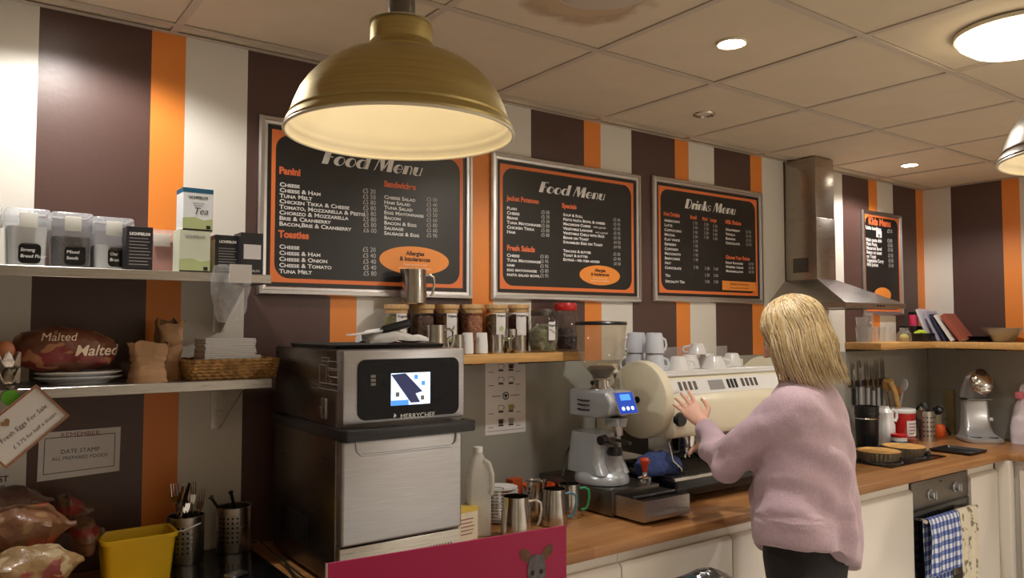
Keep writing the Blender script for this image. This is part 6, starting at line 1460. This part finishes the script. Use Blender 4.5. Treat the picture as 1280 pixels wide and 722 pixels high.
MB().lathe([(.030, 0), (.030, .004), (.0, .005)], n=28).xf(Matrix.Translation((0, -.058, zt_-.035)) @ Matrix.Rotation(math.radians(40), 4, 'X')).build('speed_dial', M['steel_dark'], t)
MB().cyl((.068, .03, .13), (.090, .03, .13), .012, n=16).build('side_knob', M['white_cer'], t)
# white and pink bag, glass cake box on a wood board
pinkpl = mat('pink_plastic_clip', (232, 130, 140), .5)
y = -.44; x = px(1257, y, 520)
b = MB(); rings = []; h = P(1262, 480, y)[1]-ZW
for j in range(21):
    f = j/20; w = .062*(1-.25*max(0, f-.45)/.55*1.9) if f < .97 else .03; d_ = .05*(1-.85*max(0, f-.4)/.6)
    rings.append([(w*math.copysign(abs(math.cos(a))**.7, math.cos(a))+.02*f, d_*math.copysign(abs(math.sin(a))**.7, math.sin(a)), h*f+.03*f*math.cos(a+.8)*f) for a in [2*PI*i/32 for i in range(32)]])
b.loft(rings); crumple(b, .008, 22, 9.0); b.warp(lambda X, Y, Z: (X, Y, max(Z, 0)))
x = 5.20; y = -.52
bm_ = mat('lilac_white_bag_plastic', (222, 212, 220), .35, var=.06, scale=12, bump=.4, bscale=24, coat=.2)
t = thing('sugar_bag', 'crumpled white and lilac plastic bag with pink clip at the right edge', 'bag', (XC-.078, -.585, ZW))
b.build('bag_body', bm_, t, ang=40)
MB().box(-.055, -.015, -.03, .01, h*.80, h*.93).build('bag_clip', pinkpl, t, bevel=.008)
x, y = 5.19, -.66
t = thing('cake_box', 'clear box with yellow cake on a round wooden board at the right edge', 'box', (5.185, -.775, ZW))
MB().lathe([(.118, 0), (.124, .004), (.124, .018), (.118, .022), (0, .022)], n=48).build('wooden_board', mat('dark_wood_board', (128, 82, 50), .5, var=.2, stretch=(1, 12, 1)), t)
MB().box(-.082, .082, -.082, .082, .0225, .125).build('clear_cover', M['film'], t, bevel=.004)
MB().loft([rring(-.06, .06, -.06, .06, .02, .023), rring(-.062, .062, -.062, .062, .02, .05), rring(-.03, .055, -.05, .05, .02, .085)]).build('yellow_cake', mat('yellow_sponge', (226, 190, 96), .9, bump=.4), t)

# ---------------------------------------------------------------- corner oak shelf and the things on it
SR = 1.537; XS = 4.98
t = thing('oak_shelf', 'pale oak corner shelf with glasses, books and steel bowl at far right', 'shelf', (0, 0, 0))
MB().prism([(4.337, -.0006), (4.337, -.222), (XS, -.222), (XS, -1.7), (XC-.0006, -1.7), (XC-.0006, -.0006)], 'z', SR-.040, SR).build('shelf_board', M['shelfwood'], t, bevel=.002)
for xx in (4.5, 4.95): MB().prism([(-.0085, SR-.0405), (-.14, SR-.0405), (-.14, SR-.048), (-.02, SR-.055), (-.0085, SR-.055)], 'x', xx-.008, xx+.008).build('bracket', M['steel_dark'], t)
def tumbler(label, u, y, z, r, h, inv=False):
    x = P(u, 410, y)[0]
    pr = [(r*.80, 0), (r*.84, .003), (r, h), (r-.0022, h), (r*.82, .010), (0, .009)]
    if inv: pr = [(p[0], h-p[1]) for p in pr]
    o = MB().lathe(pr, n=32).build('drinking_glass', M['glass2']); return tag(o, label, 'glass', 'drinking glasses on the corner shelf', (x, y, z))
M['glass2'] = glassmat('thick_clear_glass', (250, 252, 252), clear=.97, rough=.04, edge=1.25, frost=.09)
tumbler('front left drinking glass on the corner shelf under the hood', 1077.5, -.17, SR, .036, .090)
tumbler('front middle drinking glass on the corner shelf under the hood', 1092, -.15, SR, .036, .092)
tumbler('front right drinking glass on the corner shelf under the hood', 1106, -.16, SR, .036, .090)
tumbler('rear left drinking glass on the corner shelf against the wall', 1083, -.06, SR, .036, .094)
tumbler('rear right drinking glass on the corner shelf against the wall', 1099, -.055, SR, .036, .094)
tumbler('drinking glass stacked on the front left glass', 1077.6, -.17, SR+.0905, .034, .058)
tumbler('drinking glass stacked on the rear left glass', 1085.5, -.06, SR+.0945, .034, .085, True)
def px2(u, y): return P(u, 420, y)[0]
b = MB().loft([[(.05*s*math.cos(a), .04*s*math.sin(a), .085*f) for a in [2*PI*i/24 for i in range(24)]] for f, s in ((0, .8), (.2, 1), (.6, .95), (.85, .5), (1, .6))]); crumple(b, .010, 30, 6.0); b.warp(lambda X, Y, Z: (X, Y, max(Z, 0)))
t = thing('sweet_bag', 'small clear bag with yellow green contents right of the glasses', 'bag', (px2(1130, -.14), -.14, SR)); b.build('bag_film', M['film'], t)
MB().ball((0, 0, .026), .032, .026, .024, 14, 8).build('contents', mat('yellow_green_sweets', (196, 184, 92), .7, var=.4, scale=60), t)
x = px2(1141, -.055)
t = lathe_thing('spice_tin', 'small pink and dark cylinder tin standing on a black caddy', 'tin', x, -.06, SR+.098, [('tin_body', [(.026, 0), (.026, .072), (0, .072)], mat('pink_tin_print', (206, 56, 92), .4)), ('tin_lid', [(.027, .0722), (.027, .088), (.024, .090), (0, .090)], M['blackgloss'])])
tag(MB().loft([rring(-.075, .05, -.035, .05, .01, 0), rring(-.08, .055, -.04, .055, .01, .097)]).build('black_caddy', M['blackgloss']), 'dark glossy caddy at the back of the corner shelf under the pink tin', 'caddy', None, (x, -.065, SR))
x = min(px2(1158, -.16), 4.945)
tag(MB().loft([rring(-.062, .062, -.05, .05, .006, 0), rring(-.068, .068, -.055, .055, .006, .052), rring(-.064, .064, -.051, .051, .006, .052), rring(-.060, .060, -.048, .048, .006, .004)]).build('black_box', M['black']), 'open black box on the corner shelf holding a yellow green cloth', 'box', None, (x, -.155, SR))
b = MB().ball((0, 0, 0), .045, .032, .026, 18, 10); crumple(b, .010, 30)
tag(b.build('green_cloth', mat('yellow_green_cloth', (182, 200, 62), .9)), 'yellow green cloth stuffed in the black box', 'cloth', None, (x-.005, -.155, SR+.046))
# books and magazines leaning to the left
def book(label, u, h, th, ln, col_, d=.15, pages=(226, 220, 206), x=5.02):
    y = S(u, 424, x)[0]
    t = thing('book', label, 'book', (x, y, SR+th/2*math.sin(ln)+.0003), group='books leaning on the corner shelf'); t.rotation_euler = (-ln, 0, 0)
    c = mat('book_cover', col_, .4, var=.08, scale=18)
    MB().box(0, d, -th/2, -th/2+.002, 0, h).box(0, d, th/2-.002, th/2, 0, h).box(0, .002, -th/2+.002, th/2-.002, 0, h).build('cover', c, t)
    MB().box(.0021, d-.003, -th/2+.0021, th/2-.0021, .002, h-.003).build('pages', mat('page_edges', pages, .8, var=.1, scale=30, stretch=(1, 60, 1)), t)
    return t
book('white and lilac magazine standing nearly upright at the left of the books', 1161, .215, .014, .35, (214, 208, 220))
book('clear covered grey folder leaning second among the books', 1173, .205, .012, .42, (176, 172, 190))
book('dark blue slim book leaning in the middle of the books', 1181, .190, .012, .49, (52, 56, 84))
book('white paper bundle leaning against the dark blue book', 1190, .190, .018, .56, (226, 222, 218))
book('thick brown red book leaning at the right end of the books', 1202, .195, .030, .63, (156, 84, 66))
# black tray pile and steel bowl
xb_, yb_ = 5.145, -.28
for k in range(3):
    o = MB().loft([rring(-.085, .085, -.062, .062, .02, 0), rring(-.10, .10, -.074, .074, .02, .011), rring(-.096, .096, -.070, .070, .02, .011), rring(-.08, .08, -.058, .058, .02, .003)]).build('oven_tray', M['black'])
    tag(o, ('lowest', 'middle', 'top')[k]+' black oven tray of the three stacked left of the steel bowl', 'tray', 'black oven trays on the corner shelf', (5.19, -.405-.002*k, SR+.0113*k))
y = -.45; r = .102; M['bowlsteel'] = mat('satin_bowl_steel', (176, 172, 166), .38, .8, var=.05)
xq = 5.17
o = MB().lathe([(.05, 0), (.052, .002), (r*.74, .030), (r*.93, .058), (r, .082), (r*1.04, .084), (r*1.04, .086), (r*.99, .085), (r*.92, .058), (r*.72, .032), (.05, .004), (0, .004)], n=64).build('mixing_bowl', M['bowlsteel']); tag(o, 'wide steel mixing bowl on the corner shelf at the right edge', 'bowl', None, (xq, -.530, SR))
# ---------------------------------------------------------------- the woman at the espresso machine
def union(name, b, voxel, smooth=4, m=None, parent=None, fac=0.5):
    me = b.mesh('tmp_shape'); o = bpy.data.objects.new('tmp_shape', me); C.objects.link(o)
    r = o.modifiers.new('r', 'REMESH'); r.mode = 'VOXEL'; r.voxel_size = voxel
    if smooth: s = o.modifiers.new('s', 'SMOOTH'); s.iterations = smooth; s.factor = fac
    bpy.context.view_layer.update(); dg = bpy.context.evaluated_depsgraph_get()
    me2 = bpy.data.meshes.new_from_object(o.evaluated_get(dg)); me2.name = name
    bpy.data.objects.remove(o); bpy.data.meshes.remove(me)
    me2.polygons.foreach_set('use_smooth', [True]*len(me2.polygons))
    ob = bpy.data.objects.new(name, me2); C.objects.link(ob); me2.materials.clear()
    if m: me2.materials.append(m)
    if parent: ob.parent = parent
    return ob
def chain(b, pts, rs, n=16):                # limb: tapered tube with round ends
    P_ = [Vector(p) for p in pts]; out = []; rr = []
    for i in range(len(P_)-1):
        for k in range(6):
            f = k/6; out.append(P_[i].lerp(P_[i+1], f)); rr.append(rs[i]+(rs[i+1]-rs[i])*f)
    out.append(P_[-1]); rr.append(rs[-1])
    b.tube(out, rr, n); b.ball(P_[0], rs[0], n=n); b.ball(P_[-1], rs[-1], n=n)
WX, WY = 2.365, -1.005
woman = thing('person', 'woman with blonde shoulder length hair, mauve jumper and black trousers reaching to the espresso machine', 'person', (WX, WY, 0))
skin = mat('skin', (226, 176, 152), .5, var=.05, scale=30); skin.node_tree.nodes['Principled BSDF'].inputs['Subsurface Weight'].default_value = .08
def L(x, y, z): return Vector((x-WX, y-WY, z))      # world to body-local
TW = .32                                    # torso turned to her left
ca, sa = math.cos(TW), math.sin(TW)
def T(x, y, z): return Vector((x*ca-y*sa, x*sa+y*ca, z))   # torso frame: x right shoulder, y front
SL, SRt = T(-.172, .0, 1.385), T(.172, .0, 1.39)
EL = L(2.165, -.825, 1.172); WLft = L(P(880, 530, -.61)[0], -.61, P(880, 530, -.61)[1]); TIP = L(P(843, 487, -.485)[0], -.485, P(843, 487, -.485)[1])
ER = T(.225, .10, 1.165); WR = T(.12, .31, 1.20)
# hand frame, left hand on the buttons
def hand(b, wrist, fore, palm_n, side, s=1.0, curl=.5, spread=1.0):
    # fore: direction of fingers, palm_n: out of the back of hand, side: towards the thumb
    f, n, t = fore.normalized(), palm_n.normalized(), side.normalized()
    pc = wrist+f*.052*s
    rings = []
    for k, (d, w, h) in enumerate(((-.012, .024, .020), (.010, .028, .020), (.040, .036, .017), (.070, .040, .0145), (.090, .038, .0115))):
        c_ = wrist+f*d*s; rings.append([c_+t*w*s*math.cos(a)+n*h*s*math.sin(a) for a in [2*PI*i/20 for i in range(20)]])
    b.loft(rings)
    for k, (off, ln) in enumerate(((.029, .070), (.0095, .079), (-.010, .073), (-.028, .057))):
        r = .0082*s if k < 3 else .0072*s
        base = wrist+f*.080*s+t*off*s; d = (f+t*off*4*spread).normalized(); pts = [base]; cur = base; ang = 0
        for j, q in enumerate((.44, .32, .24)):
            ang += curl*(.55 if j == 0 else .75); dd = (d*math.cos(ang)-n*math.sin(ang)).normalized(); cur = cur+dd*ln*q*s; pts.append(cur)
        chain(b, pts, [r*1.08, r, r*.92, r*.80], 10)
    base = wrist+f*.022*s+t*.026*s; p1 = base+(f*.5+t*.75-n*.25)*.040*s; p2 = p1+(f*.85+t*.25-n*.2)*.032*s; p3 = p2+(f*.9-n*.35)*.024*s
    chain(b, [base, p1, p2, p3], [.013*s, .0105*s, .0092*s, .0075*s], 10)
b = MB()
# trunk
secs = [(.84, .0, .0, .150, .105), (.92, .0, .0, .168, .118), (1.02, 0, .0, .150, .105), (1.12, 0, .005, .138, .100), (1.25, 0, .005, .155, .108), (1.36, 0, 0, .165, .100), (1.43, 0, -.005, .120, .075), (1.465, 0, -.005, .060, .055)]
b.loft([[T(cx+rx*math.cos(a), cy+ry*math.sin(a), z) for a in [2*PI*i/28 for i in range(28)]] for z, cx, cy, rx, ry in secs])
HC = L(2.328, -.990, 1.597)                 # head centre
HD = Vector((-.42, .82, -.38)).normalized() # looks left and down at her hand
chain(b, [T(0, -.005, 1.42), HC+Vector((0, -.01, -.075))], [.060, .052])
hx = HD.cross(Vector((0, 0, 1))).normalized(); hz = hx.cross(HD).normalized()
def Hd(x, y, z): return HC+hx*x+HD*y+hz*z
def hball(x, y, z, rx, ry, rz, n=24):
    k = len(b.v); b.ball((0, 0, 0), rx, ry, rz, n, 14)
    b.xf(Matrix.Translation(Hd(x, y, z)) @ Matrix((hx, HD, hz)).transposed().to_4x4(), k)
hball(0, -.01, .03, .076, .094, .082); hball(0, .028, -.035, .058, .062, .070); hball(0, .055, -.082, .026, .028, .022)
hball(0, .088, -.012, .012, .016, .026); hball(0, .098, -.026, .014, .016, .011)      # nose
hball(0, .082, -.057, .022, .010, .006); hball(0, .081, -.065, .019, .010, .006)       # lips
for s in (-1, 1):
    hball(s*.076, -.005, -.012, .010, .018, .030); hball(s*.030, .074, .022, .022, .012, .007)
chain(b, [SL+Vector((.015, 0, -.03)), EL, WLft], [.046, .038, .027]); chain(b, [SRt+Vector((-.015, 0, -.03)), ER, WR], [.046, .038, .027])
fw = (TIP-WLft); fwn = fw.normalized(); toC = (CAM-Vector((WX, WY, 0))-WLft).normalized()+Vector((0, 0, .35)); bn = (toC-fwn*toC.dot(fwn)).normalized(); sd = fwn.cross(bn); sd = sd if sd.x > 0 else -sd
print('HAND', fw.length, (EL-WLft).length)
hand(b, WLft, fw, bn, sd, 1.0, .20, 1.7)
hand(b, WR, Vector((-.5, .8, -.1)), Vector((0, .1, 1)), Vector((-.8, -.5, 0)), 1.0, .45)
for s in (-1, 1):
    hip = T(s*.088, 0, .86); kn = T(s*.095, .02, .48); an = T(s*.095, -.015, .085)
    chain(b, [hip, kn, an], [.088, .056, .040]); chain(b, [an+Vector((0, 0, -.03)), T(s*.10, .13, .035)], [.038, .030])
body = union('body', b, .0042, 3, skin, woman)
for s in (-1, 1):
    e = MB().ball(Hd(s*.030, .074, .012), .012, n=14); e.build('eye', M['white_cer'], woman)
    i_ = MB().ball(Hd(s*.030, .0835, .011), .0058, n=10); i_.build('iris', mat('grey_blue_iris', (90, 110, 120), .3), woman)
# trousers and shoes
b = MB()
b.loft([[T(rx*math.cos(a), ry*math.sin(a), z) for a in [2*PI*i/28 for i in range(28)]] for z, rx, ry in ((.78, .165, .125), (.86, .180, .135), (.94, .178, .130), (1.0, .168, .122))])
for s in (-1, 1): chain(b, [T(s*.088, 0, .84), T(s*.095, .02, .48), T(s*.095, -.012, .10)], [.100, .070, .052])
tr = union('trousers', b, .009, 4, mat('black_trouser_cloth', (30, 27, 28), .8, var=.15, bump=.2, bscale=300), woman)
for s in (-1, 1):
    b = MB(); chain(b, [T(s*.095, -.05, .045), T(s*.10, .05, .042), T(s*.102, .15, .036)], [.044, .046, .036]); b.warp(lambda x, y, z: (x, y, max(z, .0)))
    b.build('shoe', M['black'], woman)
# jumper
kn = mat('mauve_knit', (190, 162, 172), .85, var=.10, scale=260, bump=.25, bscale=420, stretch=(1, 1, .35)); kn.node_tree.nodes['Principled BSDF'].inputs['Sheen Weight'].default_value = .25
b = MB()
def hem(a): return .0
ws = [(.83, -.016, -.01, .242, .160), (.90, -.016, -.01, .238, .160), (1.00, -.018, -.006, .230, .156), (1.10, -.016, -.004, .218, .154), (1.20, -.006, .0, .206, .152), (1.28, .0, .0, .202, .146), (1.36, .0, -.005, .196, .122), (1.415, 0, -.01, .160, .095), (1.442, 0, -.008, .112, .080), (1.462, .0, .0, .082, .070)]
b.loft([[T(cx+rx*math.copysign(abs(math.cos(a))**.9, math.cos(a)), cy+ry*math.copysign(abs(math.sin(a))**.9, math.sin(a)), z) for a in [2*PI*i/40 for i in range(40)]] for z, cx, cy, rx, ry in ws])
chain(b, [SL+Vector((.02, 0, -.03)), EL+Vector((-.005, -.012, -.008)), WLft+(EL-WLft)*.10], [.088, .068, .038], 20)
chain(b, [SRt+Vector((-.02, 0, -.03)), ER, WR+(ER-WR)*.10], [.088, .068, .038], 20)
sw = union('jumper', b, .0075, 7, kn, woman)
VN = [(v, v.co.copy(), v.normal.copy()) for v in sw.data.vertices]
for v, p, n in VN:
    q = Vector((p.x*ca+p.y*sa, -p.x*sa+p.y*ca, p.z))      # torso frame
    d = 0.0; low = max(0, min(1, (1.30-p.z)/.30))
    onb = 1.0 if abs(q.x) < .26 and p.z < 1.36 else .0
    # long folds falling from the shoulders to the hem, stronger low down
    d += onb*low*(.015*math.sin(q.x*36+(1.6 if q.y < 0 else 0)*noise.noise(Vector((q.x*3, q.y*3, p.z*1.2)))+p.z*3.5)+.005*math.sin(q.x*70-p.z*6))
    # pull folds from the raised left arm across the back
    w = math.exp(-((p.z-1.18)/.16)**2); d += .009*w*math.sin((q.x*.75+p.z)*46+2*noise.noise(p*6))*max(0, min(1, (.22-q.x)/.3))
    d += .004*noise.noise(p*14)+.0016*noise.noise(p*38)
    # sleeve creases round the elbow
    de = (p-EL).length
    if de < .14: d += .006*(1-de/.14)*math.sin((p-EL).dot((WLft-EL).normalized())*120+2*noise.noise(p*20))
    v.co = p+n*d
# drop the hem: higher at her left side, longer at the right back
for v in sw.data.vertices:
    p = v.co; q = Vector((p.x*ca+p.y*sa, -p.x*sa+p.y*ca, p.z))
    k = max(0, min(1, (1.09-p.z)/.24)); k = k*k*(3-2*k)
    if k > 0: v.co.z += k*(.034-.44*max(-.22, min(.15, q.x))+(.25*(q.x-.15) if q.x > .15 else 0))*.9
sw.data.update()
bmj = bmesh.new(); bmj.from_mesh(sw.data)
for _ in range(2): bmesh.ops.smooth_vert(bmj, verts=bmj.verts, factor=.5, use_axis_x=True, use_axis_y=True, use_axis_z=True)
bmj.to_mesh(sw.data); bmj.free()
bd = MB(); ring = []
# hair: a soft shell plus many strands
hm = [mat('hair_'+n, c, .36, var=.22, scale=40, stretch=(30, 30, 1.5)) for n, c in (('honey_blonde', (204, 176, 126)), ('pale_blonde', (232, 214, 176)), ('dark_blonde', (146, 116, 80)))]
b = MB()
def hb2(c, rx, ry, rz):
    k = len(b.v); b.ball((0, 0, 0), rx, ry, rz, 28, 16); b.xf(Matrix.Translation(c) @ Matrix((hx, HD, hz)).transposed().to_4x4(), k)
hb2(Hd(0, -.022, .042), .094, .106, .094)
hb2(Hd(0, -.055, -.040), .094, .072, .105)
hb2(Hd(.035, -.060, -.085), .058, .046, .070); hb2(Hd(-.040, -.055, -.085), .056, .046, .070)
hb2(Hd(-.078, .005, -.045), .026, .058, .100); hb2(Hd(.078, -.005, -.045), .026, .058, .100)
shell = union('hair', b, .006, 6, hm[0], woman)
rnd = random.Random(11)
sv = BVHTree.FromPolygons([v.co[:] for v in shell.data.vertices], [p.vertices[:] for p in shell.data.polygons])
top = Hd(.006, .005, .135)
def strands(n, m, th, seed):
    rn = random.Random(seed); bb = MB()
    for i in range(n):
        az = rn.uniform(0, 2*PI)
        dirx, diry = math.cos(az), math.sin(az)
        if (diry > .94 and dirx < 0) or (diry > .70 and dirx >= 0 and dirx < .68): continue                  # leave the face free
        part = Hd(rn.uniform(-.012, .02), rn.uniform(-.05, .075), .132)
        ln = rn.uniform(.80, 1.08)*(1.0 if diry < .3 else .86)
        pts = []; N = 15; seedv = Vector((rn.uniform(0, 50), rn.uniform(0, 50), 0))
        for k in range(N):
            f = k/(N-1)*ln
            if f < .5:
                t_ = f/.5*PI/2; p = HC+hx*dirx*.105*math.sin(t_)+HD*(diry*.112*math.sin(t_)-.024)+hz*(.125*math.cos(t_)+.012)
                p = part.lerp(p, min(1, f/.16))
                near = sv.find_nearest(p)
                if near[0] is not None: p = near[0]+near[1]*rn.uniform(.001, .006)
            else:
                g = (f-.5)/.5; base = HC+hx*dirx*(.108+.012*math.sin(g*3))+HD*(diry*.112-.026-.02*g)+hz*.012
                p = base+Vector((0, 0, -1))*(.195 if dirx < .2 else .165)*g+Vector((.036*g*g, -.020*g*g, 0))
                p -= (hx*dirx+HD*diry*.9)*.010*g
                near = sv.find_nearest(p)
                if near[0] is not None and g < .7: p = p.lerp(near[0]+near[1]*.004, .55*(1-g))
            near = sv.find_nearest(p)
            if near[0] is not None and (p-near[0]).dot(near[1]) < .002: p = near[0]+near[1]*rn.uniform(.0022, .0045)
            w = noise.noise_vector(seedv+Vector((0, 0, f*3.0)))*.010*f
            pts.append(p+w)
        bb.tube(pts, [th*(1 if k < N-4 else (N-k)/4.5) for k in range(N)], 5)
    o = bb.build('hair_strands', m, shell, ang=80); o['kind'] = 'stuff'; return o
strands(900, hm[0], .0017, 1); strands(700, hm[1], .0015, 2); strands(330, hm[2], .0016, 3)
# ---------------------------------------------------------------- service counter in the foreground
CT_Z = 1.28; CTX = .52
t = thing('service_counter', 'customer counter just below the view that carries the pink card', 'counter', (0, 0, 0))
MB().box(-.6, CTX, -2.32, -1.93, 0, CT_Z-.03).build('counter_body', M['cab'], t)
MB().box(-.62, CTX+.01, -2.34, -1.92, CT_Z-.0298, CT_Z).build('counter_top', M['butcher'], t, bevel=.003)
# pink card
zc = 1.452
a_, b_ = G(407, 704, zc), G(707, 656, zc)
va = Vector((a_[0], a_[1], 0)); vb = Vector((b_[0], b_[1], 0)); L = (vb-va).length; rz_ = math.atan2(vb.y-va.y, vb.x-va.x)
t = thing('greeting_card', 'folded magenta card with a grey donkey face, standing in the foreground', 'card', ((va.x+vb.x)/2, (va.y+vb.y)/2, CT_Z), rz=rz_)
mag = mat('magenta_card', (198, 30, 100), .5, var=.02)
hc = zc-CT_Z
MB().box(-L/2, L/2, -.0012, .0006, 0, hc).build('front_leaf', mag, t)
MB().box(-L/2, L/2, .0006, .0012, 0, hc-.0006).build('paper_core', M['paper'], t)
MB().prism([(-L/2, .0013), (L/2, .0013), (L/2-.01, .045), (-L/2+.01, .045)], 'z', 0, .001).build('card_foot', mag, t)
MB().box(-L/2, -L/2+.0012, -.0014, .0014, 0, hc).build('card_edge', M['paper'], t)
# printed donkey head: two ears, a grey blue face with a pale nose
cx = L*.355; zt_ = hc-.016; gry = mat('printed_donkey_grey', (120, 118, 128), .6, var=.3, scale=160); br_ = mat('printed_ear_brown', (128, 92, 70), .6, var=.25, scale=200)
s = L/.30
for k in (-1, 1):
    MB().prism([(cx+k*.006*s, zt_-.012*s), (cx+k*.010*s, zt_-.002*s), (cx+k*.019*s, zt_+.003*s), (cx+k*.024*s, zt_-.001*s), (cx+k*.022*s, zt_-.009*s), (cx+k*.013*s, zt_-.016*s)], 'y', -.0012, -.0015).build('printed_ear', br_, t)
MB().prism([(cx-.010*s, zt_-.010*s), (cx, zt_-.006*s), (cx+.010*s, zt_-.010*s), (cx+.013*s, zt_-.024*s), (cx+.011*s, zt_-.05*s), (cx+.006*s, zt_-.075*s), (cx-.006*s, zt_-.075*s), (cx-.011*s, zt_-.05*s), (cx-.013*s, zt_-.024*s)], 'y', -.0015, -.0018).build('printed_face', gry, t)
for k in (-1, 1): MB().prism(ell(cx+k*.0062*s, zt_-.028*s, .0026*s, .0032*s, 12), 'y', -.0018, -.0020).build('printed_eye', M['ink'], t)
MB().prism(ell(cx, zt_-.066*s, .008*s, .010*s, 16), 'y', -.0018, -.0020).build('printed_nose', M['paper'], t)
# glossy black packet at the bottom edge
gx, gy = G(876, 716, 1.36)
b = MB(); rings = []
for j in range(21):
    f = j/20; k = math.sin(PI*min(max(f, .05), .95))**.5
    rings.append([(-.10+.20*f, .050*k*math.cos(a), .046+.040*k*math.sin(a)*(.8+.3*math.sin(f*5))) for a in [2*PI*i/32 for i in range(32)]])
b.loft(rings); crumple(b, .008, 26, 3.0); b.warp(lambda X, Y, Z: (X, Y, max(Z, 0)))
m_ = bagmat('black_teal_foil_packet', (26, 28, 32), [((24, 92, 100), 14, .60, 2)], 2, rough=.16)
tag(b.build('snack_packet', m_, ang=40), 'glossy black and teal foil packet at the bottom edge before the woman', 'packet', None, (gx, gy-.02, CT_Z), -.3)
